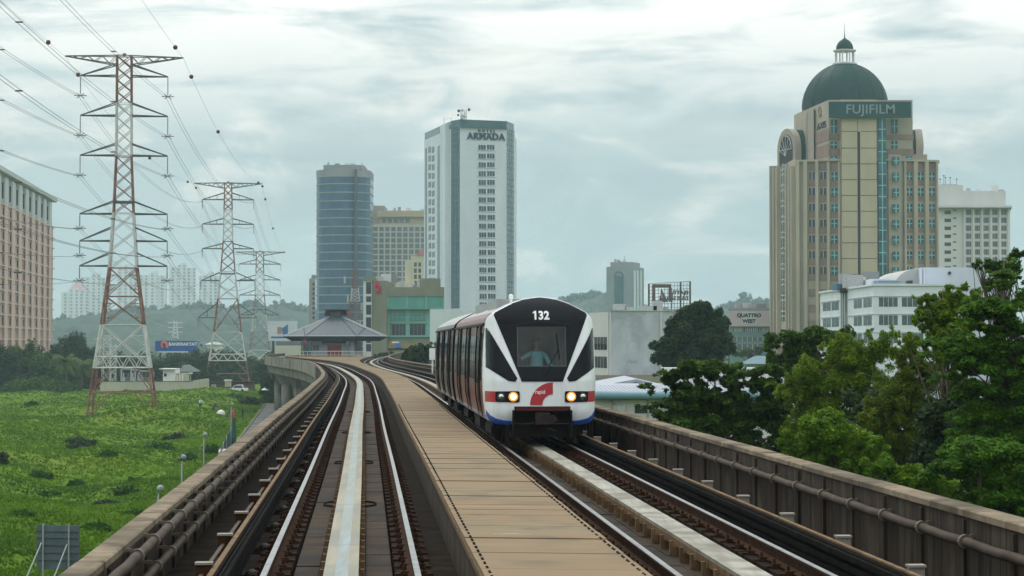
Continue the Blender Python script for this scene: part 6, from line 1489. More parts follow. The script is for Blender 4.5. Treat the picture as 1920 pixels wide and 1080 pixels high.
def slab_win(mb, w): fp.box(mb, w[0] - .05, w[0] - .002, w[1], w[1] + 1.75, .18, pj - .3, 0); fp.box(mb, w[0] - .09, w[0] - .051, w[1] - .1, w[1], .14, pj - .26, 1)
for w in wins[:100]: mb = MB(); slab_win(mb, w); mb.build('window', [W_win, W_pf], pk)
mb = MB()
for w in wins[100:]: slab_win(mb, w)
o = mb.build('nearer_windows', [W_win, W_pf], pk); o['kind'] = 'stuff'
for j in range(nfl + 1):
    z = zt5 - .3 - j * fh
    if z > 1: b = MB(); fp.box(b, -.4, fp.L + .5, z, z + .2, .002, pj + .06); b.build('floor_slab', W_pf, pk)
for i in range(nb):
    b = MB(); a0 = i * bayw + bayw * .45; fp.box(b, a0 + bayw * .3, a0 + bayw * .5, 0, zt5 - .5, .003, .03); b.build('dark_recess', W_win, pk)
    b = MB(); a0 = i * bayw + bayw * .72; fp.box(b, a0, a0 + .22, 0, zt5 - .3, .031, pj - .1); b.build('recess_fin', W_pf, pk)
# ---- hazy condominium towers on the hill
cond = [((114, 166), 548, 'pale condominium with a pink pyramid roof, leftmost on the hazy hill', 1), ((150, 208), 519, 'grey condominium slab rising behind the pink-roofed one', 0), ((218, 256), 503, 'tall hazy condominium seen through the nearest pylon', 0),
        ((262, 313), 516, 'broad hazy condominium right of the nearest pylon', 0), ((317, 367), 501, 'tallest twin hazy condominium on the hill, right of the broad one', 0), ((373, 413), 517, 'rightmost hazy condominium on the hill, beside the middle pylon', 0)]
M_cf = facade_grid('condominium_grid', (0.55, 0.55, 0.53), (0.14, 0.16, 0.17), 7.4, 4.6, .42, .62)
for (x0, x1), yt, lb, pr in cond:
    Yc = 2900 if pr else 2960; o = thing('condominium', lb, 'apartment tower', (X_((x0 + x1) / 2, Yc), Yc, 0), 0, 'condominiums on the hazy hill')
    w = (x1 - x0); b = MB(); n = 3
    for k in range(n):
        xa, xb = x0 + w * k / n, x0 + w * (k + 1) / n; zt6 = Z_(yt + (0, -4, 1)[k], Yc)
        b.prism(foot([(xa + .4, Yc + (4 if k != 1 else 0)), (xb - .4, Yc + (4 if k != 1 else 0))], [(xb - .4, Yc + 40), (xa + .4, Yc + 40)]), 0, zt6)
    b.build('wall', M_cf, o)
    b = MB(); b.box(X_(x0 + w * .4, Yc), X_(x0 + w * .62, Yc), Yc + 4, Yc + 16, Z_(yt - 4, Yc), Z_(yt - 8, Yc)); b.build('roof_room', W_w3, o)
    if pr:
        b = MB(); xa, xb = X_(x0 + 12, Yc), X_(x1 - 10, Yc); b.frustum([(xa, Yc + 2), (xb, Yc + 2), (xb, Yc + 22), (xa, Yc + 22)], Z_(yt, Yc) + 1.5, [((xa + xb) / 2 - 3, Yc + 10), ((xa + xb) / 2 + 3, Yc + 10), ((xa + xb) / 2 + 3, Yc + 14), ((xa + xb) / 2 - 3, Yc + 14)], Z_(530, Yc)); b.build('roof', mat('rose_roof', (0.45, 0.24, 0.23), None), o)
# ---- billboards
bb = thing('blue_billboard', 'wide blue billboard with an orange swirl and white lettering above the trees', 'billboard', (X_(332, 600), 600, 0))
Yl = 600; fbb = Face((X_(290, Yl), Yl), (X_(370, Yl), Yl)); M_bb = mat('billboard_blue', (0.02, 0.11, 0.42), (0.018, 0.085, 0.34), scale=.2); M_org = mat('billboard_orange', (0.75, 0.17, 0.06), None)
b = MB(); fbb.pbox(b, 291, 639, 370, 658.5, -.5, .0); b.build('panel', M_bb, bb)
b = MB(); fbb.pbox(b, 298, 658.6, 352, 661, -.5, .2); b.build('lower_trim', W_white, bb)
b = MB(); a, z = fbb.at(307, 647.5); Rr = 9.0 * Yl / F
for k in range(14):
    t0 = -.6 + k * .36; r0 = Rr * (1 - k * .035); p0 = fbb.pt(a + r0 * .72 * math.cos(t0), z + r0 * .8 * math.sin(t0), .1); t1 = t0 + .36; r1 = Rr * (1 - (k + 1) * .035); p1 = fbb.pt(a + r1 * .72 * math.cos(t1), z + r1 * .8 * math.sin(t1), .1); b.bar(p0, p1, .42 - .015 * k, n=6)
b.build('swirl_emblem', M_org, bb)
fbb.text('BANKRAKYAT', 343, 645.5, 6.0, M_num, 'lettering', bb, out=.05, depth=.03, bold=.04)
b = MB()
for x in (300, 330, 360): a, _ = fbb.at(x, 660); b.bar(fbb.pt(a, 0, -.7), fbb.pt(a, Z_(640, Yl), -.7), .3, n=6)
b.build('post', C['dark'], bb)
b2 = thing('white_billboard', 'pale billboard with orange and blue picture left of the station roof', 'billboard', (X_(530, 560), 560, 0))
Y5 = 560; f5 = Face((X_(503, Y5), Y5), (X_(560, Y5), Y5)); b = MB(); f5.pbox(b, 503, 602, 557, 639, -.5, 0); b.build('panel', wallmat('pale_poster', (0.45, 0.52, 0.60), (0.55, 0.6, 0.66), scale=.2), b2)
b = MB(); f5.pbox(b, 520, 613, 528, 626, 0, .05); b.build('poster_orange', mat('poster_orange', (0.45, 0.22, 0.1), (0.3, 0.2, 0.2), scale=.6), b2); b = MB(); b.add([f5.pt(f5.at(x, y)[0], f5.at(x, y)[1], .06) for x, y in ((528, 616), (540, 608), (540, 627), (530, 627))], [(0, 1, 2, 3)]); b.build('poster_blue', mat('poster_blue', (0.06, 0.14, 0.34), None), b2)
b = MB(); f5.pbox(b, 508, 631, 535, 634, 0, .04); b.build('poster_strip', M_bb, b2)
b = MB()
for x in (512, 548): a, _ = f5.at(x, 640); b.bar(f5.pt(a, 0, -.6), f5.pt(a, Z_(610, Y5), -.6), .3, n=6)
b.build('post', C['dark'], b2)
cb = thing('cream_station_annex', 'low cream flat-roofed building left of the station', 'building', (X_(535, 470), 470, 0))
b = MB(); b.prism(foot([(516, 470), (571, 470)], [(571, 490), (516, 490)]), 0, Z_(648, 470)); b.build('wall', wallmat('cream_wall', (0.42, 0.44, 0.36), (0.36, 0.38, 0.31)), cb)
window_parts(cb, Face((X_(516, 470), 470), (X_(571, 470), 470)), [(519, 638, 540, 642), (543, 638, 566, 642)], W_win, out=.03) if False else None
b = MB(); b.prism(foot([(518, 474), (569, 474)], [(569, 488), (518, 488)]), Z_(648, 470) + .003, Z_(640, 470)); b.build('roof_storey', W_dk, cb)
# ------------------------------------------------------------------ station
Yst = 338.0; cxs = X_(620, 345)
sn = thing('railway_station', 'island station with wide grey hipped roof and dark red cap', 'station', (cxs, 350, ZR))
M_sroof = mat('grey_roof_sheet', (0.060, 0.080, 0.095), (0.040, 0.056, 0.068), scale=1.2, rough=.5, stretch=(3, .2, 1), coord='Position')
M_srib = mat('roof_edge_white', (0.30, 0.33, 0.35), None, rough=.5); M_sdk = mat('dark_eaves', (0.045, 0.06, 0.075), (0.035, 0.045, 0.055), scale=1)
M_swal = mat('station_white_wall', (0.34, 0.37, 0.39), (0.28, 0.31, 0.33), scale=1.2, rough=.7, coord='Position'); M_sred = mat('red_shutter', (0.30, 0.035, 0.03), (0.25, 0.03, 0.027), scale=1); M_cap = mat('dark_red_cap', (0.16, 0.03, 0.035), (0.12, 0.025, 0.03), scale=1)
ze = Z_(630.5, Yst); zr_ = Z_(594, 345); xl, xr = X_(527, Yst), X_(714, Yst); xw = (xr - xl) / 2; xm = (xl + xr) / 2
# octagonal-ish hipped roof: chamfered front corners
E8 = [(xl, Yst + 5), (xm - xw * .52, Yst), (xm + xw * .52, Yst), (xr, Yst + 5), (xr, Yst + 16), (xm + xw * .52, Yst + 21), (xm - xw * .52, Yst + 21), (xl, Yst + 16)]
tw = .85; T4 = [(xm - tw, Yst + 9), (xm - tw * .9, Yst + 8.4), (xm + tw * .9, Yst + 8.4), (xm + tw, Yst + 9), (xm + tw, Yst + 12), (xm + tw * .9, Yst + 12.6), (xm - tw * .9, Yst + 12.6), (xm - tw, Yst + 12)]
b = MB(); b.frustum(E8, ze, T4, zr_); b.build('roof', M_sroof, sn)
b = MB(); 
for i in (0, 3, 4, 7): b.bar((*E8[i], ze + .05), (*T4[i], zr_ + .05), .14, n=6)
for i in range(8): j = (i + 1) % 8; b.bar((*E8[i], ze + .02), (*E8[j], ze + .02), .10, n=6)
b.build('roof_edge', M_srib, sn)
b = MB()
for i in (1, 2, 5, 6): b.bar((*E8[i], ze + .03), (*T4[i], zr_ + .03), .06, n=4)
for i, j in ((1, 0), (2, 3)):
    p = Vector((*E8[i], ze)); q = Vector((*E8[j], ze)).lerp(Vector((*T4[j], zr_)), .42); b.bar(p + Vector((0, -.02, .04)), q + Vector((0, -.05, .06)), .06)
b.build('roof_seam', M_sdk, sn)
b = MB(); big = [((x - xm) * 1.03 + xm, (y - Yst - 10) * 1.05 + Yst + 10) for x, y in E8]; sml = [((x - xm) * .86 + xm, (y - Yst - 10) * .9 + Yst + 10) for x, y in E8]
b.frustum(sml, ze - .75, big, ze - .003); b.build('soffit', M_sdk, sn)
xc0, xc1 = X_(602, 345), X_(640, 345); z2 = Z_(594, 345)
b = MB(); b.box(xm - .85, xm + .85, Yst + 8.3, Yst + 12.7, zr_ - .2, Z_(580.5, 345)); b.build('roof_vent', M_sroof, sn)
b = MB(); y_ = Yst + 10; b.frustum([(xm - 1.9, y_ - 1), (xm + 1.9, y_ - 1), (xm + 1.9, y_ + 4), (xm - 1.9, y_ + 4)], Z_(591, 345), [(xm - 1.5, y_ - 2), (xm + 1.7, y_ - 2), (xm + 1.7, y_ + 4), (xm - 1.5, y_ + 4)], Z_(581, 345)); b.build('roof_cap', M_cap, sn)
b = MB(); b.box(xm - 1.75, xm + 1.95, y_ - 2.2, y_ + 4.2, Z_(581, 345) + .003, Z_(579.5, 345)); b.build('cap_roof', M_sdk, sn)
zp = Z_(672, Yst) - .0; zp = ZR + .95 if False else Z_(670, Yst)
b = MB(); b.prism([(X_(578, Yst + 3), Yst + 3), (X_(664, Yst + 3), Yst + 3), (X_(664, Yst + 3), Yst + 17), (X_(578, Yst + 3), Yst + 17)], zp - 2, ze - .76); b.build('wall', M_swal, sn)
fst = Face((X_(578, Yst + 3), Yst + 3), (X_(664, Yst + 3), Yst + 3))
b = MB(); fst.pbox(b, 614, 646.5, 640, 669, .0, .06)
b.build('shutter', M_sred, sn)
b = MB(); fst.pbox(b, 614, 657.5, 640, 659, .061, .1); fst.pbox(b, 584, 645.5, 598, 658, .0, .05); b.build('wall_panel', M_swal, sn)
b = MB(); fst.pbox(b, 587, 632, 666, 637, .3, 1.4); fst.pbox(b, 599, 632, 604, 646, .3, 1.2); fst.pbox(b, 650, 632, 655, 646, .3, 1.2); b.build('fascia', M_srib, sn)
b = MB(); fst.pbox(b, 603, 637.2, 650, 643.5, .1, 1.0); b.build('sign_box', M_sdk, sn)
b = MB(); fst.pbox(b, 578.4, 641, 585, 669, .0, .05); fst.pbox(b, 665, 641, 676, 664, -3, -2.5); fst.pbox(b, 586, 647, 598, 657, .051, .06); build_each(b, 'dark_opening', W_dk, sn)
b = MB(); fst.pbox(b, 657, 643, 663.5, 676, .003, .4); b.build('corner_post', M_swal, sn)
# platform slab with pale edge and fence
b = MB(); b.prism([(X_(552, 322), 322.0), (X_(664, 318), 318.0), (X_(688, 330), 330.0), (X_(690, 372), 372.0), (X_(555, 372), 372.0)], ZR - 1.2, ZR + .05); b.build('platform', C['girder'], sn)
b = MB()
def railf(pts_, z, h, n):
    for (a, c) in zip(pts_[:-1], pts_[1:]):
        a = Vector((*a, z)); c = Vector((*c, z))
        for k in range(n + 1): p = a.lerp(c, k / n); b.bar(p, p + Vector((0, 0, h)), .035)
        for hh in (h, h * .5): b.bar(a + Vector((0, 0, hh)), c + Vector((0, 0, hh)), .03)
railf([(X_(555, 323), 323), (X_(657, 319), 319), (X_(687, 331), 331)], ZR + .05, 1.0, 14); b.build('fence', C['lgrey'], sn)
b = MB(); b.prism([(X_(553, 321.5), 321.5), (X_(662, 317.5), 317.5), (X_(662, 317.9), 317.9), (X_(553, 321.9), 321.9)], ZR - .5, ZR + .42); b.build('platform_edge', mat('ochre_edge', (0.26, 0.205, 0.13), (0.2, 0.16, 0.11), scale=2), sn)
b = MB(); b.box(X_(568, 330), X_(580, 330), 330, 333, ZR + .055, Z_(640, 330)); b.bar((X_(566, 329), 329, ZR), (X_(566, 329), 329, Z_(640, 329)), .12)
kiosk = single(b, 'equipment_cabinet', mat('dark_teal_cabinet', (0.06, 0.09, 0.10), (0.04, 0.06, 0.07), scale=2), 'dark equipment cabinet on the platform end, left of the station wall', 'cabinet')
sg = thing('signal', 'small trackside signal with a red head at the platform end', 'signal', (X_(571, 326), 326, ZR))
b = MB(); b.bar((X_(571, 326), 326, ZR), (X_(571, 326), 326, Z_(636, 326)), .07, n=6); b.build('post', C['dark'], sg)
b = MB(); b.box(X_(568.5, 326), X_(573.5, 326), 325.8, 326.1, Z_(644, 326), Z_(637, 326)); b.build('head', M_sred, sg)
# overpass sign and bridge clutter behind walkway end
ob = thing('footbridge', 'low footbridge with yellow hoarding and square blue sign', 'bridge', (X_(762, 420), 420, 0))
b = MB(); b.box(X_(728, 420), X_(790, 420), 420, 422, Z_(657, 420), Z_(652, 420)); b.build('deck', C['dark'], ob)
b = MB(); b.box(X_(730, 419.8), X_(741, 419.8), 419.8, 419.95, Z_(653, 420), Z_(644, 420)); b.box(X_(752, 419.8), X_(780, 419.8), 419.8, 419.95, Z_(653, 420), Z_(644, 420)); b.build('hoarding', mat('yellow_brown_hoarding', (0.30, 0.24, 0.08), (0.2, 0.15, 0.08), scale=1), ob)
b = MB(); b.box(X_(741.5, 419.7), X_(751.5, 419.7), 419.6, 419.95, Z_(652, 420), Z_(643, 420)); b.build('sign_panel', mat('bright_blue_sign', (0.06, 0.16, 0.42), None), ob)
b = MB(); b.box(X_(735, 421), X_(748, 421), 420.5, 421.5, Z_(643, 420), Z_(640.5, 420)); b.build('canopy', C['white'], ob)
for x in (732, 786): b = MB(); b.box(X_(x, 420) - .3, X_(x, 420) + .3, 420.2, 421.5, 0, Z_(657, 420) - .003); b.build('support', C['girder'], ob)
b = MB(); q = (X_(811, 150), 150.0); b.bar((*q, 0), (*q, Z_(655, 150)), .06, n=6); b.box(q[0] - .22, q[0] + .30, 149.9, 149.98, Z_(675, 150), Z_(653, 150))
single(b, 'trackside_board', C['white'], 'small white board on a post beside the rear of the train', 'sign')
# ------------------------------------------------------------------ vegetation
def leaves_mesh(name, blobs, n, size, m, seed, droop=0.0, flat=0.0, aspect=.5, shell=.55, clumps=90, clump_r=.22, fold=True):
    """many small leaf quads gathered into clumps through ellipsoid blobs [(x,y,z,rx,ry,rz)]"""
    r = np.random.default_rng(seed); vol = np.array([b[3] * b[4] * b[5] for b in blobs]) ** .75; vol /= vol.sum()
    k = r.choice(len(blobs), size=clumps, p=vol); B = np.array(blobs)[k]
    d = r.normal(size=(clumps, 3)); d /= np.linalg.norm(d, axis=1)[:, None]; rad = (shell + (1 - shell) * r.random(clumps)) ** 1.0
    cc = B[:, :3] + d * rad[:, None] * B[:, 3:6]
    cr = clump_r * (B[:, 3] + B[:, 4] + B[:, 5]) / 3 * r.uniform(.6, 1.4, clumps)
    w = cr ** 2; w /= w.sum(); j = r.choice(clumps, size=n, p=w)
    dd = r.normal(size=(n, 3)); dd /= np.linalg.norm(dd, axis=1)[:, None]; rr_ = r.random(n) ** .45
    sc = np.array([1, 1, 1 - .75 * flat]); c = cc[j] + dd * (rr_ * cr[j])[:, None] * sc
    c[:, 2] -= droop * rr_ * cr[j]
    # orientation: normals mostly up / outward
    nrm = dd * .6 + r.normal(size=(n, 3)) * .55 + np.array([0, 0, .65 + flat]); nrm /= np.linalg.norm(nrm, axis=1)[:, None]
    a = np.cross(nrm, r.normal(size=(n, 3))); a /= np.linalg.norm(a, axis=1)[:, None] + 1e-9; b_ = np.cross(nrm, a)
    s = size * (r.uniform(.45, 1.3, n) ** 1.2 * 1.12)[:, None]
    V = np.empty((n, 4, 3)); V[:, 0] = c - a * s; V[:, 1] = c + b_ * s * aspect - nrm * s * .12; V[:, 2] = c + a * s; V[:, 3] = c - b_ * s * aspect - nrm * s * .12
    me = bpy.data.meshes.new(name); me.vertices.add(n * 4); me.vertices.foreach_set('co', V.reshape(-1)); me.loops.add(n * 4); me.loops.foreach_set('vertex_index', np.arange(n * 4, dtype=np.int32)); me.polygons.add(n)
    me.polygons.foreach_set('loop_start', np.arange(0, n * 4, 4, dtype=np.int32)); me.update(calc_edges=True); me.materials.append(m)
    return me, cc
def tree(name, label, cat, pos, h, blobs, n, size, lm, bm_, seed, trunk_r=.2, limbs=14, group=None, clumps=90, **k):
    """blobs in metres relative to the trunk foot"""
    t = thing(name, label, cat, pos, 0, group)
    me, cc = leaves_mesh('crown', blobs, n, size, lm, seed, clumps=clumps, **k); link('crown', me, t)
    rr = random.Random(seed); mb = MB(); cz = min(b[2] for b in blobs); cx_ = sum(b[0] for b in blobs) / len(blobs); cy_ = sum(b[1] for b in blobs) / len(blobs)
    topz = max(b[2] for b in blobs)
    fork = Vector((cx_ * .5, cy_ * .5, max(min(cz, h * .55), .6)))
    tr_ = [Vector((0, 0, -.4)), Vector((fork.x * .3 + .05, fork.y * .3, fork.z * .5)), fork, Vector((cx_, cy_, (fork.z + topz) / 2)), Vector((cx_, cy_, topz))]
    mb.tube(tr_, [trunk_r * 1.25, trunk_r, trunk_r * .8, trunk_r * .5, trunk_r * .12], 8)
    idx = rr.sample(range(len(cc)), min(limbs, len(cc)))
    for i in idx:
        e = Vector(cc[i]); s_ = fork.lerp(tr_[4], rr.uniform(0, .7)); mid = s_.lerp(e, .5) + Vector((rr.uniform(-.1, .1), rr.uniform(-.1, .1), .12)) * (e - s_).length
        mb.tube([s_, mid, e], [trunk_r * .35, trunk_r * .2, trunk_r * .06], 5)
        for q in range(2):
            j = rr.randrange(len(cc)); e2 = Vector(cc[j])
            if (e2 - mid).length < (e - s_).length * 1.2: mb.tube([mid, (mid + e2) / 2 + Vector((0, 0, .05 * (e2 - mid).length)), e2], [trunk_r * .16, trunk_r * .1, trunk_r * .04], 4)
    mb.build('trunk', bm_, t, True, world=False)
    return t
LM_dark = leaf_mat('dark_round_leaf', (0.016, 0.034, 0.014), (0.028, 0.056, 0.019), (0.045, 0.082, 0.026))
LM_broad = leaf_mat('broad_leaf', (0.014, 0.038, 0.005), (0.038, 0.088, 0.009), (0.12, 0.22, 0.022))
LM_feath = leaf_mat('feathery_leaf', (0.045, 0.095, 0.005), (0.11, 0.19, 0.009), (0.22, 0.32, 0.018))
LM_olive = leaf_mat('olive_leaf', (0.045, 0.085, 0.006), (0.095, 0.145, 0.010), (0.18, 0.24, 0.018))
LM_rain = leaf_mat('layered_leaf', (0.020, 0.062, 0.004), (0.052, 0.135, 0.007), (0.13, 0.26, 0.014))
LM_bright = leaf_mat('bright_leaf', (0.045, 0.105, 0.005), (0.095, 0.19, 0.009), (0.18, 0.30, 0.015))
LM_far = leaf_mat('far_leaf', (0.012, 0.034, 0.012), (0.028, 0.060, 0.016), (0.05, 0.095, 0.022))
LM_bushd = leaf_mat('weed_leaf', (0.014, 0.05, 0.005), (0.032, 0.095, 0.007), (0.07, 0.165, 0.010))
LM_palm = leaf_mat('palm_leaf', (0.05, 0.085, 0.022), (0.085, 0.125, 0.035), (0.13, 0.175, 0.06))
def pxblob(px, py, rx_px, ry_px, Y, foot, dy=0.0, dep=None):
    k = Y / F; p = P(px, py, Y); return (p.x - foot[0], p.y - foot[1] + dy, p.z - foot[2], rx_px * k, (dep if dep is not None else rx_px * k * .8), ry_px * k)
def ptree(name, label, px, Y, bl, n, size, lm, bm_, seed, **k):
    """bl: list of (px, py, rx, ry[, dy])"""
    foot = (X_(px, Y), Y, gz(X_(px, Y), Y) if px < 800 else 0.0); blobs = [pxblob(b[0], b[1], b[2], b[3], Y, foot, b[4] if len(b) > 4 else 0.0) for b in bl]
    h = max(b[2] + b[5] for b in blobs); return tree(name, label, 'tree', foot, h, blobs, n, size, lm, bm_, seed, **k)
# big round tree before the blank wall
ptree('round_tree', 'big dense dark green round tree against the blank white wall', 1295, 175, [(1300, 628, 58, 52), (1262, 655, 38, 42), (1342, 640, 38, 46), (1300, 592, 36, 28), (1330, 600, 30, 28), (1270, 615, 28, 28), (1250, 630, 18, 20), (1355, 665, 28, 30), (1260, 690, 20, 14), (1300, 680, 52, 22), (1362, 612, 12, 10)], 42000, .17, LM_dark, C['trunk_dark'], 3, trunk_r=.35, clumps=260, clump_r=.26, shell=.45)
# spreading broad-leaved tree behind the right parapet
ptree('broad_leaved_tree', 'spreading dark broad-leaved tree beyond the right parapet, nearest the train', 1345, 62, [(1330, 690, 70, 16), (1250, 705, 35, 14), (1420, 695, 45, 15), (1230, 730, 32, 16), (1345, 745, 60, 22), (1275, 775, 62, 26), (1400, 765, 60, 36), (1215, 762, 30, 12), (1320, 800, 80, 28), (1430, 730, 40, 30), (1380, 835, 60, 26), (1455, 800, 30, 40), (1300, 715, 40, 10), (1240, 800, 40, 22), (1300, 760, 60, 26), (1440, 770, 44, 36), (1340, 850, 70, 26), (1280, 830, 50, 20), (1280, 722, 50, 16), (1360, 715, 50, 20), (1420, 712, 40, 20), (1310, 742, 60, 16), (1465, 760, 30, 40), (1390, 790, 50, 30)], 92000, .078, LM_broad, C['bark'], 5, trunk_r=.12, limbs=26, clumps=460, clump_r=.3, shell=.2, flat=.5, aspect=.42)
# leafy plant arcs at the foot of the beige tower
ptree('glossy_tree', 'dark glossy tree with arching sprays in front of the beige tower foot', 1480, 75, [(1480, 632, 44, 14), (1445, 650, 22, 14), (1530, 630, 46, 16), (1565, 640, 40, 20), (1500, 655, 40, 22), (1470, 690, 38, 30), (1525, 690, 45, 34), (1590, 625, 24, 14)], 26000, .08, LM_broad, C['bark'], 8, trunk_r=.1, limbs=18, clumps=220, clump_r=.3, shell=.2, flat=.3, aspect=.4)
# yellow-green feathery trees
ptree('feathery_tree', 'yellowish green feathery tree in the middle of the right hand thicket', 1600, 60, [(1600, 680, 62, 56), (1540, 720, 62, 56), (1650, 665, 44, 44), (1570, 650, 40, 30), (1520, 690, 40, 36), (1620, 740, 66, 56), (1650, 625, 30, 24), (1530, 770, 48, 40), (1480, 730, 36, 40), (1590, 790, 60, 40), (1500, 800, 44, 36)], 95000, .047, LM_feath, C['bark'], 12, trunk_r=.1, limbs=24, clumps=420, clump_r=.24, shell=.25, droop=.25, aspect=.3)
ptree('feathery_tree', 'olive feathery tree between the yellowish tree and the tall layered tree', 1690, 54, [(1690, 745, 60, 60), (1720, 690, 50, 46), (1680, 810, 66, 48), (1760, 770, 50, 56), (1740, 850, 60, 46), (1700, 660, 36, 34), (1790, 820, 50, 40), (1800, 720, 40, 50), (1640, 780, 44, 40)], 82000, .047, LM_olive, C['bark'], 14, trunk_r=.1, limbs=26, clumps=360, clump_r=.24, shell=.2, droop=.3, aspect=.3)
ptree('bushy_tree', 'bright green bushy tree low against the right parapet', 1570, 50, [(1560, 815, 64, 40), (1530, 850, 46, 34), (1610, 845, 56, 36), (1650, 880, 52, 30), (1560, 790, 42, 26), (1585, 880, 50, 26), (1500, 870, 44, 26), (1640, 915, 60, 22), (1480, 835, 36, 30)], 66000, .046, LM_bright, C['bark'], 16, trunk_r=.08, limbs=12, clumps=300, clump_r=.26, shell=.3, aspect=.4)
ptree('bushy_tree', 'green bushy shrub tree low at the foot of the tall layered tree', 1730, 44, [(1720, 900, 52, 26), (1680, 890, 40, 22), (1770, 925, 52, 30), (1830, 950, 60, 26), (1650, 870, 40, 20)], 32000, .045, LM_bright, C['bark'], 18, trunk_r=.08, limbs=14, clumps=90, clump_r=.28, shell=.3, aspect=.4)
# thin open branch above them
ptree('open_branched_tree', 'thin open-branched tree rising before the white office', 1790, 52, [(1770, 580, 44, 36), (1740, 560, 30, 14), (1800, 560, 36, 26), (1780, 620, 40, 30), (1720, 555, 14, 8), (1815, 600, 34, 34), (1750, 610, 30, 24), (1790, 540, 20, 14), (1760, 640, 50, 36), (1800, 660, 50, 40), (1730, 590, 30, 24), (1830, 560, 30, 30), (1700, 640, 30, 26)], 52000, .05, LM_feath, C['bark'], 20, trunk_r=.08, limbs=20, clumps=300, clump_r=.24, shell=.15, aspect=.34)
# tall layered trees at the right edge
ptree('layered_tree', 'tall layered green tree at the right edge of the picture', 1900, 47, [(1885, 540, 50, 18), (1880, 512, 34, 10), (1900, 488, 24, 10), (1850, 572, 60, 18), (1870, 590, 80, 26), (1820, 590, 40, 16), (1895, 520, 50, 24), (1780, 640, 50, 20), (1905, 570, 50, 20), (1830, 618, 60, 18), (1850, 645, 84, 22), (1900, 620, 70, 26), (1810, 668, 84, 20), (1870, 690, 90, 28), (1790, 705, 50, 18), (1850, 730, 90, 26), (1905, 740, 70, 34), (1860, 775, 96, 30), (1900, 810, 80, 34), (1840, 815, 80, 26), (1920, 660, 60, 60), (1990, 560, 80, 50), (1990, 640, 80, 60), (1990, 740, 80, 60), (1990, 830, 80, 60)], 150000, .047, LM_rain, C['bark'], 22, trunk_r=.12, limbs=22, clumps=800, clump_r=.25, shell=.1, flat=.6, aspect=.4)
ptree('layered_tree', 'dark lower layered tree under the tall one, behind the parapet', 1850, 42, [(1850, 850, 100, 26), (1830, 885, 90, 30), (1900, 900, 80, 34), (1860, 930, 90, 30), (1790, 865, 60, 26), (1930, 850, 60, 40), (1980, 900, 70, 50), (1900, 950, 80, 30)], 66000, .047, LM_rain, C['bark'], 24, trunk_r=.12, limbs=20, clumps=320, clump_r=.28, shell=.1, flat=.55, aspect=.4)
ptree('layered_tree', 'sprig of a taller tree poking over the layered tree at the upper right', 1905, 58, [(1880, 500, 40, 9), (1850, 492, 22, 7), (1905, 480, 22, 12), (1870, 530, 30, 10), (1830, 500, 16, 6)], 4200, .06, LM_broad, C['bark'], 26, trunk_r=.1, limbs=36, clumps=70, clump_r=.3, shell=.1, aspect=.4)
# undergrowth behind the right parapet so that no void shows
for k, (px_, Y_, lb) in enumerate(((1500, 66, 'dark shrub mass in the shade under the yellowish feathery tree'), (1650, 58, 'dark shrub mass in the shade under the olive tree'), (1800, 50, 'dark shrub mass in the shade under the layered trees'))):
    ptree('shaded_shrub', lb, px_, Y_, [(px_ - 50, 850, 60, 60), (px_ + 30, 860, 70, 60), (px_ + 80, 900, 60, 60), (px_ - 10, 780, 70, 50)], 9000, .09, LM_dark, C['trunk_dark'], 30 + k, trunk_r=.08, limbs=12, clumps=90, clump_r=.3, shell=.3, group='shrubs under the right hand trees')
# hedge and tree between walkway and train, far
ptree('round_tree', 'dark rounded tree at the foot of the mall, left of the train', 785, 260, [(785, 664, 30, 18), (775, 670, 26, 16), (800, 656, 16, 14), (812, 668, 16, 18)], 12000, .16, LM_dark, C['trunk_dark'], 41, clumps=110, shell=.4)
ptree('bushy_tree', 'brighter green tree directly behind the rear of the train', 815, 280, [(812, 655, 14, 14), (822, 665, 14, 20)], 5000, .16, LM_broad, C['bark'], 42, clumps=50, shell=.3)
ptree('low_shrub', 'low dark shrubs at the end of the walkway by the mall', 725, 380, [(715, 668, 16, 6), (735, 664, 12, 7), (700, 672, 12, 4)], 3500, .16, LM_dark, C['trunk_dark'], 43, clumps=40, shell=.3)
ptree('bushy_tree', 'green bushes in front of the pink mall', 1410, 400, [(1400, 660, 22, 10), (1430, 655, 22, 12), (1385, 664, 14, 8)], 6000, .2, LM_broad, C['bark'], 44, clumps=60, shell=.3)
# left hand wood at the end of the meadow
lt = [('tallest dark domed tree left of the nearest pylon', 138, 470, [(138, 650, 38, 26), (120, 665, 26, 22), (160, 665, 24, 24), (140, 690, 42, 36)], LM_dark),
      ('green tree at the far left edge of the wood', 8, 440, [(8, 680, 26, 36), (-8, 670, 20, 30), (22, 705, 24, 28)], LM_dark),
      ('bushy tree in front of the pink slab, left of centre in the wood', 50, 450, [(50, 668, 30, 30), (70, 690, 34, 34), (35, 700, 30, 30), (60, 645, 14, 12)], LM_broad),
      ('mid green tree between the pink slab and the domed tree', 92, 460, [(92, 672, 26, 28), (105, 690, 30, 34), (80, 700, 24, 30)], LM_far),
      ('dark tree behind the left legs of the nearest pylon', 185, 475, [(178, 690, 22, 36), (190, 700, 18, 30)], LM_dark),
      ('low bushy tree at the foot of the palms', 70, 430, [(60, 722, 40, 12), (100, 726, 40, 10), (30, 728, 30, 10)], LM_broad)]
for i, (lb, px_, Y_, bl, lm_) in enumerate(lt):
    gpy = 644 + F * H / Y_
    bl = bl + [(q[0], (q[1] + gpy) / 2, q[2] * 1.1, (gpy - q[1]) * .4) for q in bl[:3]] + [(q[0] + 6, gpy - 9, q[2] * 1.2, 13) for q in bl[:3]]
    ptree('wood_tree', lb, px_, Y_, bl, 34000, .24, lm_, C['trunk_dark'], 50 + i, trunk_r=.3, clumps=300, clump_r=.3, shell=.2, group='trees at the left end of the meadow')
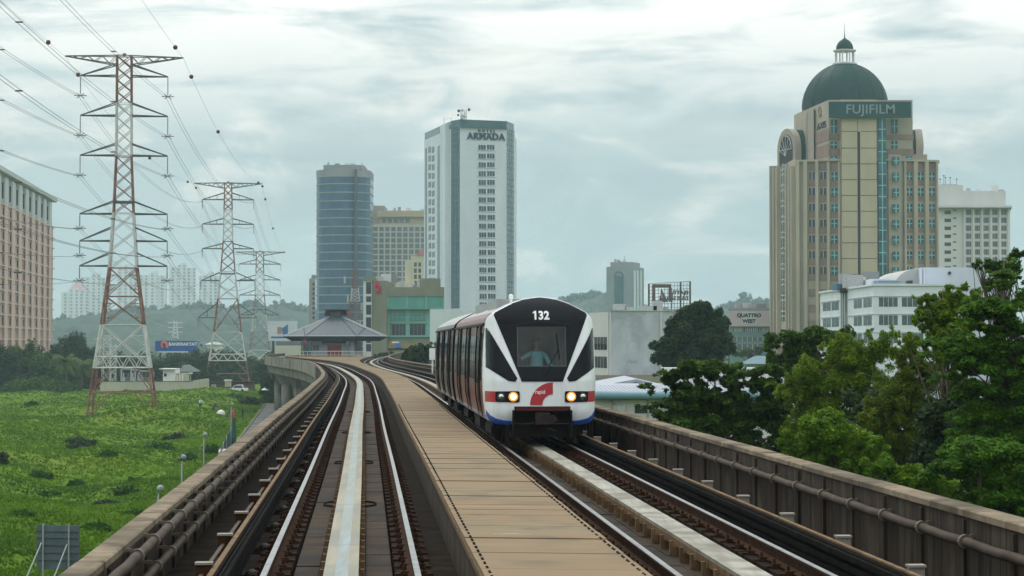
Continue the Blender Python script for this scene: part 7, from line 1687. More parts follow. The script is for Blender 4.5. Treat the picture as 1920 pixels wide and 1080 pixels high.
mt_ = [('wide tree beneath the blue billboard', 340, 540, [(340, 678, 40, 14), (370, 672, 30, 14), (310, 682, 30, 12)]), ('broad spreading tree behind the middle pylon', 420, 560, [(420, 678, 44, 20), (395, 672, 30, 16), (445, 690, 36, 22), (400, 700, 44, 20)]),
       ('dark tree between the middle and farthest pylons', 470, 570, [(470, 690, 34, 22), (460, 705, 36, 20)]), ('tree under the white billboard, left of the station', 512, 540, [(508, 672, 20, 18), (515, 695, 26, 28), (495, 700, 24, 20)]),
       ('dark tree behind the substation house', 350, 500, [(345, 700, 34, 18), (380, 705, 34, 18), (370, 690, 34, 16)]), ('tree standing inside the legs of the nearest pylon', 225, 520, [(235, 678, 18, 14), (262, 684, 24, 14), (215, 690, 18, 16)]),
       ('dark tree left of the guideway piers', 505, 400, [(505, 722, 16, 20), (520, 735, 12, 18)]), ('small round tree between the pylon legs and the billboard', 285, 530, [(285, 686, 20, 12), (300, 692, 18, 10)])]
for i, (lb, px_, Y_, bl) in enumerate(mt_):
    gpy = 644 + F * H / Y_
    bl = bl + [(q[0], (q[1] + gpy) / 2, q[2] * 1.1, (gpy - q[1]) * .4) for q in bl[:3]] + [(q[0] + 6, gpy - 8, q[2] * 1.2, 10) for q in bl[:3]]
    ptree('far_tree', lb, px_, Y_, bl, 24000, .28, LM_far, C['trunk_dark'], 70 + i, trunk_r=.3, clumps=170, clump_r=.3, shell=.25, group='trees beyond the meadow')
# palms
def palm(px_, Y_, h, seed, lb):
    rr = random.Random(seed); x = X_(px_, Y_); t = thing('palm_tree', lb, 'palm tree', (x, Y_, gz(x, Y_)), 0, 'palms left of the nearest pylon')
    b = MB(); b.tube([(0, 0, -.3), (.15, 0, h * .5), (0, 0, h)], [.32, .25, .2], 8); b.build('trunk', C['bark'], t, True, world=False)
    V, Fc = [], []
    for k in range(34):
        a = rr.uniform(0, 6.283); el = rr.uniform(-.35, 1.2); L_ = rr.uniform(2.6, 3.6); d = Vector((math.cos(a) * math.cos(el), math.sin(a) * math.cos(el), math.sin(el))); p = Vector((0, 0, h)); side = Vector((-math.sin(a), math.cos(a), 0))
        for s_ in range(12):
            q = p + d * L_ / 12; d = (d + Vector((0, 0, -.16))).normalized(); w = .75 * math.sin(math.pi * (s_ + 1) / 13.5)
            for sg_ in (-1, 1):
                n0 = len(V); V += [tuple(p), tuple(q), tuple(q + side * sg_ * w + d * .25 + Vector((0, 0, -w * .75))), tuple(p + side * sg_ * w * .85 + d * .25 + Vector((0, 0, -w * .8)))]; Fc.append((n0, n0 + 1, n0 + 2)) ; Fc.append((n0, n0 + 2, n0 + 3)) if s_ % 2 else None
            p = q
    me_ = bpy.data.meshes.new('fronds'); me_.from_pydata(V, [], Fc); me_.materials.append(LM_palm); link('fronds', me_, t)
palm(124, 432, 6.4, 1, 'left one of two shaggy palms before the dark domed tree'); palm(152, 436, 5.4, 2, 'right one of two shaggy palms, next to the nearest pylon')
# hills
def ridge(px):
    pts_ = [(-700, 640), (-200, 630), (0, 622), (95, 608), (140, 598), (200, 588), (260, 580), (340, 574), (400, 572), (450, 574), (520, 570), (580, 576), (640, 590), (760, 590), (900, 588), (1000, 580), (1060, 562), (1100, 552), (1130, 549), (1160, 556), (1230, 572), (1300, 580), (1370, 572), (1400, 566), (1450, 566), (1520, 575), (1700, 590), (2000, 600), (2600, 630)]
    return float(np.interp(px, [p[0] for p in pts_], [p[1] for p in pts_]))
M_hill = mat('wooded_hill', (0.010, 0.026, 0.014), (0.026, 0.05, 0.024), scale=.05, rough=.95, coord='Position', detail=8, bump=.8, bdist=4.0)
V, Fc = [], []; NX, NY = 420, 44; HY0, HY1 = 1500.0, 2500.0
for j in range(NY + 1):
    y = HY0 + (HY1 - HY0) * j / NY; prof_ = math.sin(min(1, (y - HY0) / 780) * math.pi / 2) ** 1.2 if y < 2280 else max(0, 1 - (y - 2280) / 300)
    for i in range(NX + 1):
        px_ = -700 + 3300 * i / NX; x = X_(px_, 2200) * (1 if True else y / 2200); zt_ = (644 - ridge(px_)) / F * 2200 + 10.3
        n_ = mnoise.noise(Vector((x * .05, y * .05, 0))) * 5 + mnoise.noise(Vector((x * .16, y * .14, 3))) * 3.6 + mnoise.noise(Vector((x * .4, y * .3, 7))) * 2.0
        V.append((x, y, max(-2, (zt_ - 7) * prof_ + n_ * min(1, prof_ * 3) + (4 if prof_ > .1 else -3))))
for j in range(NY):
    for i in range(NX): a = j * (NX + 1) + i; Fc.append((a, a + 1, a + NX + 2, a + NX + 1))
me_ = bpy.data.meshes.new('hills'); me_.from_pydata(V, [], Fc); me_.materials.append(M_hill); tag(link('hills', me_), None, None, None, 'structure')
# tree crowns breaking the ridge line and a wood in the middle distance: far-off masses
def wood(name, label, spots, n, size, seed, lm_=LM_far):
    me_, cc = leaves_mesh('w', spots, n, size, lm_, seed, clumps=max(200, len(spots) * 9), clump_r=.4, shell=.3, aspect=.7); me_.name = name
    o = link(name, me_); tag(o, label, 'wood', None, 'stuff')
rr = random.Random(77); sp = []
for k in range(330):
    px_ = rr.choice((rr.uniform(90, 590), rr.uniform(1010, 1150), rr.uniform(1360, 1470), rr.uniform(90, 590))); y = rr.uniform(2080, 2260); r_ = rr.uniform(4, 8); z = (644 - ridge(px_)) / F * 2200 + 7 - abs(y - 2200) * .03
    sp.append((X_(px_, 2200), y, z + rr.uniform(-3, 2.5), r_ * 1.2, r_, r_ * .8))
for px_, z_ in ((1400, 549), (1432, 560), (1387, 556), (1113, 548), (1128, 552), (478, 562), (540, 566)):
    for q in range(3): sp.append((X_(px_ + rr.uniform(-7, 7), 2200), 2200, (644 - z_) / F * 2200 + 6 + rr.uniform(-4, 1), 7, 6, 4.5))
wood('hill_woods', 'hazy treetops along the ridge of the far hills', sp, 60000, 1.5, 5)
sp = []
for k in range(150):
    px_ = rr.uniform(-100, 700); y = rr.uniform(640, 760); r_ = rr.uniform(4, 8); sp.append((X_(px_, y), y, rr.uniform(0, 3.5), r_ * 1.3, r_, r_ * .7))
for k in range(120):
    px_ = rr.uniform(700, 1960); y = rr.uniform(640, 760); r_ = rr.uniform(4, 7); sp.append((X_(px_, y), y, rr.uniform(1, 5), r_ * 1.3, r_, r_))
wood('distant_woods', 'belt of dark trees across the middle distance', sp, 40000, .8, 6)
# meadow tufts and bushes
def tufts(n, seed):
    r = np.random.default_rng(seed); V = np.empty((n * 3, 3)); cnt = 0; fc = []; v = 0
    ys_ = 72 * (6.4 ** r.random(n)); pxs = r.uniform(-60, 560, n)
    VV = []
    for i in range(n):
        y = ys_[i]; x = X_(pxs[i], y)
        if x > road_c(y) - road_w(y) - .5: continue
        g = gz(x, y); h = r.uniform(.04, .15) * (1 + y / 400); w = .045 * (1 + y / 110)
        for q in range(3):
            a = r.uniform(0, 6.28); dx, dy = math.cos(a), math.sin(a); ox, oy = r.normal(0, .12, 2); t = r.uniform(.5, 1.5) * h
            VV += [(x + ox - dx * w, y + oy - dy * w, g - .03), (x + ox + dx * w, y + oy + dy * w, g - .03), (x + ox + dy * t, y + oy - dx * t, g + h)]
    n3 = len(VV) // 3; me_ = bpy.data.meshes.new('meadow_tufts'); me_.from_pydata(VV, [], [(3 * i, 3 * i + 1, 3 * i + 2) for i in range(n3)]); me_.materials.append(leaf_mat('tuft_blade', (0.055, 0.125, 0.003), (0.105, 0.20, 0.004), (0.17, 0.27, 0.006), .045, .05))
    tag(link('meadow_tufts', me_), 'long green grass growing all over the meadow', 'grass', None, 'stuff')
tufts(72000, 9)
bushes = [(148, 826, 34, 5), (60, 758, 12, 6), (110, 782, 16, 4), (210, 776, 22, 4), (150, 835, 28, 6), (200, 858, 18, 5), (75, 875, 24, 5), (145, 888, 20, 8), (5, 865, 12, 12), (240, 905, 26, 6), (95, 905, 24, 4), (300, 838, 30, 6), (330, 812, 24, 6), (260, 870, 22, 6), (290, 780, 26, 4), (365, 772, 20, 4), (470, 752, 22, 8), (500, 748, 16, 8), (440, 748, 16, 5), (235, 738, 6, 4), (200, 930, 26, 5), (355, 850, 20, 6), (395, 840, 16, 10), (400, 880, 14, 8), (90, 960, 30, 5), (180, 1000, 30, 5), (40, 1000, 26, 4), (250, 960, 22, 5)]
for i, (px_, py_, rx_, ry_) in enumerate(bushes):
    Yb_ = F * H / (py_ + ry_ - 644); k_ = Yb_ / F; x = X_(px_, Yb_); g = gz(x, Yb_)
    me_, cc = leaves_mesh('bush', [(0, 0, ry_ * k_ * .7, rx_ * k_ * .8, rx_ * k_ * .8, ry_ * k_ * 1.25), (rx_ * k_ * .6, 0, ry_ * k_ * .4, rx_ * k_ * .5, rx_ * k_ * .6, ry_ * k_ * 1.3), (-rx_ * k_ * .7, .3, ry_ * k_ * .3, rx_ * k_ * .4, rx_ * k_ * .5, ry_ * k_)], 4200, .05 + .0004 * Yb_, LM_dark if i % 4 == 0 else LM_bushd, 100 + i, clumps=90, clump_r=.3, shell=.1, aspect=.45)
    o = link('meadow_bush', me_, None, (x, Yb_, g))
    lbs = ['dark bush near the middle of the meadow slope', 'small bush at the far left, above the others', 'flat bush just left of the nearest pylon foot', 'flat bush between the nearest pylon legs', 'long shadowy bush left of centre on the slope', 'bush directly under the nearest pylon, lower down', 'low bush at the far left of the slope', 'rounded dark clump in the middle of the lower slope', 'round dark bush cut by the left picture edge', 'long low bush halfway down towards the parapet', 'low bush left of the rounded dark clump', 'broad bush on the bank right of the pylon', 'bush on the bank close behind the third street lamp', 'bush on the slope behind the second street lamp', 'bush at the right foot of the nearest pylon', 'bush beside the low kerb wall', 'large bush at the far end of the road edge', 'bush nearest the guideway piers', 'bush right of the row of stakes', 'tiny round bush before the compound wall', 'bush low on the slope above the sign board', 'bush just left of the second street lamp', 'bush at the left foot of the netting fence', 'bush right beside the third street lamp post', 'low bush above left of the sign board', 'bush right above the sign board', 'bush at the bottom left corner of the meadow', 'bush close to the nearest street lamp']
    tag(o, lbs[i], 'bush', 'dark bushes scattered over the meadow')
# ------------------------------------------------------------------ things on the meadow and along the road
M_gpost = mat('galvanised_post', (0.36, 0.39, 0.40), (0.28, 0.30, 0.31), scale=5, rough=.5, metal=.3)
M_lhead = mat('grey_lamp_head', (0.26, 0.30, 0.33), (0.2, 0.24, 0.27), scale=6, rough=.4)
def lamp(px_, py_, Y_, lb):
    x = X_(px_, Y_); g = gz(x, Y_); top = Z_(py_, Y_) - g
    t = thing('street_lamp', lb, 'street lamp', (x, Y_, g), 0, 'lamps along the road edge')
    b = MB(); b.tube([(0, 0, -.2), (0, 0, top - .3), (.05, 0, top - .05), (.2, 0, top)], [.05, .04, .035, .03], 8); b.build('post', M_gpost, t, True, world=False)
    b = MB(); b.lathe([(.02, -.12), (.10, -.10), (.14, -.02), (.13, .06), (.08, .11), (.02, .125)], (.08, 0, top), 14); b.build('lamp_head', M_lhead, t, True, world=False)
lamp(298, 916, 77, 'nearest round headed street lamp, just above the left parapet'); lamp(342, 857, 100, 'second round headed street lamp, on the meadow slope'); lamp(383, 815, 124, 'third round headed street lamp, tall against the meadow'); lamp(434, 758, 188, 'farthest street lamp, beside the green netting fence')
# green netting fence by the road
nf = thing('netting_fence', 'dark green netting fence with posts along the road edge', 'fence', (X_(425, 175), 175, 0))
b = MB(); pts_ = [(X_(414, 158), 158), (X_(418, 168), 168), (X_(424, 180), 180), (X_(432, 196), 196), (X_(441, 212), 212)]
M_net = mat('green_netting', (0.02, 0.085, 0.075), (0.03, 0.115, 0.10), scale=3, rough=.9)
for (a, c) in zip(pts_[:-1], pts_[1:]):
    zb = gz(*a) + .1; b.hexa([(a[0], a[1], zb), (a[0] + .03, a[1], zb), (c[0] + .03, c[1], zb), (c[0], c[1], zb), (a[0], a[1], 2.3), (a[0] + .03, a[1], 2.3), (c[0] + .03, c[1], 2.3), (c[0], c[1], 2.3)])
b.build('netting', M_net, nf)
for a in pts_: b = MB(); b.bar((a[0] + .06, a[1], -.3), (a[0] + .06, a[1], 2.6), .05, n=6); b.build('post', M_gpost, nf)
b = MB(); rb_ = Vector((X_(437, 190), 190, 0)); 
pl = thing('wrapped_pole', 'green wrapped pole with a pinkish red bundle near its top, beside the road', 'pole', (X_(439, 190), 190, 0))
b = MB(); x = X_(439.5, 190); b.tube([(x, 190, -.2), (x + .02, 190, 3.7)], [.2, .15], 10); b.build('wrapping', M_net, pl)
b = MB(); b.lathe([(.05, 3.6), (.16, 3.75), (.2, 4.0), (.14, 4.3), (.05, 4.4)], (x - .1, 189.9, 0), 10, sx=1, sy=.8); b.build('bundle', mat('pinkish_red_cloth', (0.42, 0.12, 0.09), (0.3, 0.08, 0.07), scale=4), pl)
# stakes
rr = random.Random(4)
for k, (px_, py_) in enumerate(((296, 762), (318, 760), (340, 758), (358, 757), (378, 760), (403, 758), (412, 757), (352, 754), (455, 786))):
    Y_ = F * H / (py_ - 644); x = X_(px_, Y_); b = MB(); b.bar((0, 0, -.2), (rr.uniform(-.1, .1), 0, .7), .07, n=6, r2=.05); b.bar((-.25, 0, .45), (.25, 0, .5), .03)
    single(b, 'wooden_stake', C['trunk_dark'], f'short dark stake in the grass {("leftmost of the stakes", "second stake from the left", "third from the left", "left of the middle stakes", "between the middle stakes", "left one of a close pair", "right one of a close pair", "slightly behind the row", "alone at the road edge")[k]}', 'stake', 'stakes across the meadow')
    bpy.data.objects[-1] if False else None
    o = [c for c in COL.objects if c.name.startswith('wooden_stake')][-1]; o.location = (x, Y_, gz(x, Y_))
# low kerb wall across the meadow
b = MB(); ya = F * H / (787 - 644); b.box(X_(335, ya), X_(437, ya), ya, ya + .4, -.3, .62); single(b, 'low_wall', C['concrete'], 'low grey kerb wall across the meadow behind the workers', 'wall')
# workers
def worker(px_, py_, hpx, lb, shirt, seed, bend):
    Y_ = F * H / (py_ - 644); x = X_(px_, Y_); s = 1.0
    J = [((0, 0, .88), .14), ((0, -.05 * bend, 1.08), .13), ((0, -.14 * bend, 1.28), (.17, .11)), ((0, -.2 * bend, 1.42), .07), ((0, -.26 * bend, 1.50), .055), ((0, -.3 * bend, 1.60), .095), ((0, -.3 * bend, 1.69), .075),
         ((-.2, -.16 * bend, 1.35), .055), ((-.26, -.3 * bend, 1.10), .045), ((-.22, -.5 * bend, .92), .035), ((.2, -.16 * bend, 1.35), .055), ((.27, -.3 * bend, 1.10), .045), ((.2, -.5 * bend, .95), .035),
         ((-.1, 0, .80), .09), ((-.14, -.08, .46), .06), ((-.14, .02, .08), .045), ((-.14, -.12, .04), .04), ((.1, 0, .80), .09), ((.15, .05, .46), .06), ((.16, .1, .08), .045), ((.16, -.04, .04), .04)]
    E = [(0, 1), (1, 2), (2, 3), (3, 4), (4, 5), (5, 6), (2, 7), (7, 8), (8, 9), (2, 10), (10, 11), (11, 12), (0, 13), (13, 14), (14, 15), (15, 16), (0, 17), (17, 18), (18, 19), (19, 20)]
    me_ = skin_body('person', J, E); paint(me_, [C['skin'], shirt, M_trous], lambda c: 0 if c.z > 1.47 else (2 if c.z < .93 and abs(c.x) < .19 else (1 if c.z > .98 else 0)))
    k_ = hpx * Y_ / F / 1.75; o = link('person', me_, None, (x, Y_, gz(x, Y_) + .0), (0, 0, seed)); tag(o, lb, 'person', 'people on the meadow')
    o.scale = (1, 1, 1)
    b = MB(); b.lathe([(.2, -.01), (.2, .01), (.11, .02), (.10, .10), (.03, .13)], (0, -.3 * bend, 1.66), 10); b.build('hat', C['bark'], o, True, world=False)
worker(376, 787, 20, 'person in pale shirt standing on the meadow near the low wall', C['white'], .5, 1.2)
worker(401, 786, 20, 'person in dark clothes bending over on the meadow beside the white bundle', M_trous, 2.2, 1.8)
worker(456, 786, 18, 'person in dark clothes at the edge of the road', M_trous, -1.2, .4)
b = MB(); b.lathe([(.5, 0), (.62, .3), (.5, .7), (.2, .9), (.02, .95)], (0, 0, 0), 12); Y_ = F * H / (785 - 644); x = X_(415, Y_); o = single(b, 'white_bundle', C['white'], 'rounded white bundle on the grass beside the bending person', 'bundle', smooth=True); o.location = (x, Y_, gz(x, Y_) - .05)
# back of a sign board at the lower left
Yq_ = 85.0; sbx = thing('sign_board', 'back of a grey sign board propped on white struts at the lower left', 'sign', (X_(108, Yq_), Yq_, gz(X_(108, Yq_), Yq_)))
fsb = Face((X_(66, Yq_), Yq_ + .25), (X_(150, Yq_), Yq_ - .1)); M_sb = mat('slate_grey_board', (0.10, 0.13, 0.15), (0.07, 0.095, 0.11), scale=1.5, rough=.6)
b = MB(); fsb.pbox(b, 69, 984, 148, 1069, -.05, 0); b.build('panel', M_sb, sbx)
b = MB()
for y in (996, 1008, 1022, 1036, 1050): fsb.pbox(b, 70, y, 147, y + 1.6, .001, .05)
build_each(b, 'batten', C['dark'], sbx)
b = MB()
for x in (83, 131): a, z = fsb.at(x, 982); b.bar(fsb.pt(a, z, .10), fsb.pt(a, -.2, .10), .035, n=6)
b.build('post', M_gpost, sbx)
b = MB()
for x0, y0, x1 in ((80, 1017, 28), (128, 1020, 80)): p = fsb.at(x0, y0); b.bar(fsb.pt(p[0], p[1], .12), (X_(x1, Yq_ - 2), Yq_ - 2.0, gz(X_(x1, Yq_ - 2), Yq_ - 2) - .1), .028, n=6)
b.build('strut', M_gpost, sbx)
# substation: wall, gantries, house, lattice mast
Yu = 425; uw = thing('compound_wall', 'cream compound wall behind the nearest pylon', 'wall', (X_(280, Yu), Yu, 0)); M_cw = mat('cream_wall_paint', (0.42, 0.42, 0.33), (0.34, 0.34, 0.27), scale=.6, rough=.9, stretch=(1, 1, .3), coord='Position')
b = MB(); b.box(X_(188, Yu), X_(362, Yu), Yu, Yu + .4, -.3, Z_(716, Yu)); b.build('wall', M_cw, uw)
b = MB(); b.hexa([(X_(362, Yu) + .01, Yu, -.3), (X_(374, Yu), Yu + 14, -.3), (X_(374, Yu) - .4, Yu + 14.1, -.3), (X_(362, Yu) - .2, Yu + .41, -.3), (X_(362, Yu) + .01, Yu, Z_(714, Yu)), (X_(374, Yu), Yu + 14, Z_(712, Yu)), (X_(374, Yu) - .4, Yu + 14.1, Z_(712, Yu)), (X_(362, Yu) - .2, Yu + .41, Z_(714, Yu))]); b.build('return_wall', M_cw, uw)
b = MB(); b.box(X_(188, Yu), X_(362, Yu), Yu - .05, Yu + .45, Z_(716, Yu) + .003, Z_(714.5, Yu)); b.build('coping', C['coping'], uw)
Yh2 = 440; hs = thing('substation_house', 'small white house with a grey green hipped roof behind the compound wall', 'house', (X_(320, Yh2), Yh2, 0))
b = MB(); b.box(X_(306, Yh2), X_(329, Yh2), Yh2, Yh2 + 6, 0, Z_(692.5, Yh2)); b.build('tower_block', C['white'], hs)
b = MB(); b.box(X_(300, Yh2), X_(329.5, Yh2), Yh2 - 1, Yh2 + 6.5, Z_(692.5, Yh2) + .003, Z_(691, Yh2)); b.build('flat_roof', C['white'], hs)
b = MB(); b.box(X_(329.2, Yh2), X_(346, Yh2), Yh2 + 1, Yh2 + 7, 0, Z_(700, Yh2)); b.build('wall', M_cw, hs)
b = MB(); b.frustum([(X_(326, Yh2), Yh2 + 6.6), (X_(357, Yh2), Yh2 + 6.6), (X_(357, Yh2), Yh2 + 16), (X_(326, Yh2), Yh2 + 16)], Z_(698, Yh2), [(X_(330, Yh2), Yh2 + 10), (X_(338, Yh2), Yh2 + 10), (X_(338, Yh2), Yh2 + 13), (X_(330, Yh2), Yh2 + 13)], Z_(685, Yh2)); b.build('roof', mat('grey_green_tiles', (0.10, 0.13, 0.125), (0.075, 0.10, 0.095), scale=1), hs)
b = MB(); b.box(X_(308, Yh2), X_(313, Yh2), Yh2 - .06, Yh2 + .02, Z_(706, Yh2), Z_(700, Yh2)); b.build('window', W_win, hs)
b = MB()
for x in (333, 338, 343): b.bar((X_(x, Yh2), Yh2 - .2, 0), (X_(x, Yh2), Yh2 - .2, Z_(703, Yh2)), .12, n=6)
b.build('bushing', C['white'], hs)
def lattice(name, lb, cat, px_, Y_, pyt, w, m, cross=()):
    x = X_(px_, Y_); t = thing(name, lb, cat, (x, Y_, 0)); top = Z_(pyt, Y_); b = MB(); n = int(top / (w * 1.3))
    for sx_, sy_ in ((-1, -1), (1, -1), (1, 1), (-1, 1)): b.bar((sx_ * w / 2, sy_ * w / 2, 0), (sx_ * w / 2, sy_ * w / 2, top), .07)
    for j in range(n):
        z0, z1 = top * j / n, top * (j + 1) / n
        for s_ in (-1, 1): b.bar((-w / 2, s_ * w / 2, z0), (w / 2, s_ * w / 2, z1), .045); b.bar((w / 2, s_ * w / 2, z0), (-w / 2, s_ * w / 2, z1), .045)
    b.build('lattice', m, t, world=False)
    for cz_, cl in cross:
        b = MB(); z = Z_(cz_, Y_); b.bar((-cl, 0, z), (cl, 0, z), .06); b.bar((-cl, 0, z), (0, 0, z + .7), .05); b.bar((cl, 0, z), (0, 0, z + .7), .05); b.build('crossarm', m, t, world=False)
lattice('lattice_mast', 'small white lattice mast with short arms, seen between the nearest pylon legs', 'mast', 200, 450, 632, 1.6, M_pwht, ((636, 2.6), (650, 2.4), (668, 2.2)))
lattice('lattice_mast', 'plain white lattice mast right behind the small armed one', 'mast', 212, 455, 645, 1.2, M_pwht)
for k, (xa, xb, lb) in enumerate(((228, 254, 'left switchyard gantry behind the compound wall'), (246, 262, 'narrow middle switchyard gantry'), (262, 288, 'right switchyard gantry next to the pylon leg'))):
    Y_ = 440 + 4 * k; t = thing('switch_gantry', lb, 'gantry', (X_(xa, Y_), Y_, 0), 0, 'switchyard gantries'); b = MB(); zt7 = Z_(693 + 2 * k, Y_)
    for x in (xa, xb): b.box(X_(x, Y_) - .15, X_(x, Y_) + .15, Y_ - .15, Y_ + .15, 0, zt7)
    b.box(X_(xa, Y_), X_(xb, Y_), Y_ - .12, Y_ + .12, zt7 + .002, zt7 + .3); b.build('frame', M_gpost, t)
    for q in range(3): b = MB(); x = X_(xa + (xb - xa) * (q + .5) / 3, Y_ - 1); b.box(x - .5, x + .5, Y_ - 1.6, Y_ - .7, 0, Z_(707, Y_)); b.lathe([(.1, 0), (.18, .2), (.1, .4), (.18, .6), (.1, .9)], (x, Y_ - 1.1, Z_(707, Y_)), 8); b.build('switchgear', W_dk if q % 2 else M_gpost, t)
def simple_post(px_, py0, Y_, lb):
    x = X_(px_, Y_); t = thing('lamp_post', lb, 'lamp post', (x, Y_, 0)); b = MB(); b.bar((0, 0, 0), (0, 0, Z_(py0, Y_)), .08, n=6); b.build('post', M_gpost, t, world=False); b = MB(); b.box(-.35, .35, -.15, .15, Z_(py0, Y_), Z_(py0, Y_) + .25); b.build('lamp_head', C['white'], t, world=False)
simple_post(358, 701, 420, 'thin lamp post standing by the end of the cream compound wall')
# low red-brown building with tank, white tent, shack
Yr = 470; lr = thing('brown_shed', 'long low red-brown shed with a barred pale window under the middle pylon', 'shed', (X_(430, Yr), Yr, 0)); M_rb = mat('red_brown_shed', (0.14, 0.07, 0.055), (0.10, 0.055, 0.045), scale=1)
b = MB(); b.box(X_(392, Yr), X_(472, Yr), Yr, Yr + 6, 0, Z_(718, Yr)); b.build('wall', M_rb, lr); b = MB(); b.box(X_(389, Yr), X_(475, Yr), Yr - .6, Yr + 6.5, Z_(718, Yr) + .003, Z_(716, Yr)); b.build('roof', C['rust'], lr)
window_parts(lr, Face((X_(392, Yr), Yr), (X_(472, Yr), Yr)), [(395, 720, 407, 727), (443, 720, 458, 726)], [W_winl, C['white']], mull=(5, 1, .12), out=.05)
wt = thing('water_tank', 'cream water tank tower with a flat lid beside the brown shed', 'tank', (X_(428, 460), 460, 0)); b = MB(); b.box(X_(422, 460), X_(432, 460), 460, 462, 1.0, Z_(714, 460)); b.build('tank', M_cw, wt); b = MB(); b.box(X_(420.5, 460), X_(433.5, 460), 459.8, 462.2, Z_(714, 460) + .003, Z_(712, 460)); b.build('lid', C['white'], wt)
b = MB()
for x in (422.6, 431.4): b.bar((X_(x, 460), 460.2, 0), (X_(x, 460), 460.2, 1.0), .12)
b.build('leg', C['bark'], wt)
tn = thing('white_tent', 'small pale pitched tent roof between the trees and the guideway piers', 'tent', (X_(500, 400), 400, 0)); x0, x1 = X_(492, 400), X_(507, 400); za = Z_(731, 400); b = MB(); b.frustum([(x0, 398), (x1, 398), (x1, 403), (x0, 403)], za, [(x1 - .5, 400), (x1 - .1, 400), (x1 - .1, 401), (x1 - .5, 401)], Z_(722, 400)); b.build('canopy', C['white'], tn)
b = MB()
for x in (x0 + .05, x1 - .05): b.bar((x, 398.1, 0), (x, 398.1, za), .05)
b.build('pole', C['dark'], tn)
um = thing('parasol', 'large white and blue striped parasol beside the guideway piers', 'parasol', (X_(537, 375), 375, 0)); M_up = mat('pale_blue_canvas', (0.42, 0.47, 0.62), None, rough=.8)
zt8 = Z_(711, 375); b = MB(); n = 12; R2 = 1.35
V = [(0, 0, zt8)]; Fc = []; mi_ = []
for rr2, dz in ((.35, .12), (.7, .40), (1.0, .85)):
    for k in range(n): V.append((R2 * rr2 * math.cos(6.283 * k / n), R2 * rr2 * math.sin(6.283 * k / n), zt8 - dz))
for k in range(n): b_ = (k + 1) % n; Fc.append((0, 1 + k, 1 + b_)); mi_.append(k % 2); 
for q in range(2):
    for k in range(n): b_ = (k + 1) % n; Fc.append((1 + q * n + k, 1 + (q + 1) * n + k, 1 + (q + 1) * n + b_, 1 + q * n + b_)); mi_.append(k % 2)
b.add(V, Fc); b.m = mi_; b.build('canopy', [C['white'], M_up], um, world=False); b = MB(); b.bar((0, 0, 0), (0, 0, zt8), .04, n=6); b.build('pole', C['dark'], um, world=False)
# vehicles
def car(name, lb, x, y, rz, L_, W_, Hh, m, boxy=False, group=None):
    t = thing(name, lb, 'van' if boxy else 'car', (x, y, .02), rz, group); h0 = .28; hb = Hh * (.55 if not boxy else .5)
    prof_ = [(-L_ / 2, h0), (-L_ / 2, hb * .9), (-L_ / 2 + .1, hb), (L_ / 2 - .15, hb * .95), (L_ / 2, hb * .75), (L_ / 2, h0)] if not boxy else [(-L_ / 2, h0), (-L_ / 2, Hh - .1), (-L_ / 2 + .1, Hh), (L_ * .22, Hh), (L_ * .36, hb), (L_ / 2, hb * .85), (L_ / 2, h0)]
    b = MB(); b.rings([[(s * W_ / 2, yy, z) for yy, z in prof_] for s in (-1, 1)]); b.build('body', m, t, world=False)
    if not boxy:
        cab = [(-L_ * .38, hb), (-L_ * .28, Hh - .04), (-L_ * .22, Hh), (L_ * .08, Hh), (L_ * .24, hb)]; b = MB(); b.rings([[(s * W_ * .44 * (1 if z < Hh - .1 else .86), yy, z) for yy, z in cab] for s in (-1, 1)]); b.build('cabin', m, t, world=False)
        b = MB(); 
        for s in (-1, 1): b.add([(s * (W_ * .445), -L_ * .34, hb + .04), (s * (W_ * .445), L_ * .2, hb + .04), (s * (W_ * .40), L_ * .07, Hh - .08), (s * (W_ * .40), -L_ * .25, Hh - .08)], [(0, 1, 2, 3)])
        b.add([(-W_ * .38, L_ * .245, hb + .03), (W_ * .38, L_ * .245, hb + .03), (W_ * .33, L_ * .10, Hh - .05), (-W_ * .33, L_ * .10, Hh - .05)], [(0, 1, 2, 3)]); b.add([(-W_ * .38, -L_ * .385, hb + .04), (W_ * .38, -L_ * .385, hb + .04), (W_ * .33, -L_ * .285, Hh - .06), (-W_ * .33, -L_ * .285, Hh - .06)], [(0, 1, 2, 3)])
        b.build('window', W_win, t, world=False)
    else:
        b = MB()
        for s in (-1, 1): b.box(s * W_ / 2 - .012, s * W_ / 2 + .012, L_ * .02, L_ * .2, hb + .1, Hh - .2)
        b.build('window', W_win, t, world=False)
    for sx_ in (-1, 1):
        for sy_ in (-1, 1):
            b = MB(); b.rings([[(sx_ * (W_ / 2 - .1) + dx, sy_ * L_ * .31 + .32 * math.cos(a), .32 + .32 * math.sin(a)) for a in [6.283 * k / 14 for k in range(14)]] for dx in (-.11, .11)]); b.build('wheel', M_rub, t, world=False)
    b = MB(); 
    for s in (-1, 1): b.box(s * W_ * .36 - .12, s * W_ * .36 + .12, -L_ / 2 - .02, -L_ / 2 + .02, hb * .6, hb * .8)
    b.build('tail_lamp', M_sred, t, world=False)
car('parked_van', 'pinkish white van roof showing just over the left parapet', X_(431, 165), 166, .1, 4.6, 1.8, 2.05, mat('pinkish_white_van', (0.62, 0.50, 0.48), (0.5, 0.42, 0.40), scale=2), True)
b = MB(); b.box(-.1, .35, .2, .6, 2.075, 2.085)
car('parked_car', 'pale car roof just showing over the left parapet behind the van', X_(409, 158), 160, .1, 4.0, 1.65, 1.4, C['white'])
car('parked_car', 'small white car on the road by the guideway piers', X_(529, 378), 378, .08, 4.0, 1.7, 1.5, C['white'])
car('parked_car', 'dark car parked beneath the striped parasol', X_(536, 392), 392, .08, 4.2, 1.7, 1.6, mat('dark_car_paint', (0.02, 0.022, 0.028), None, rough=.3))
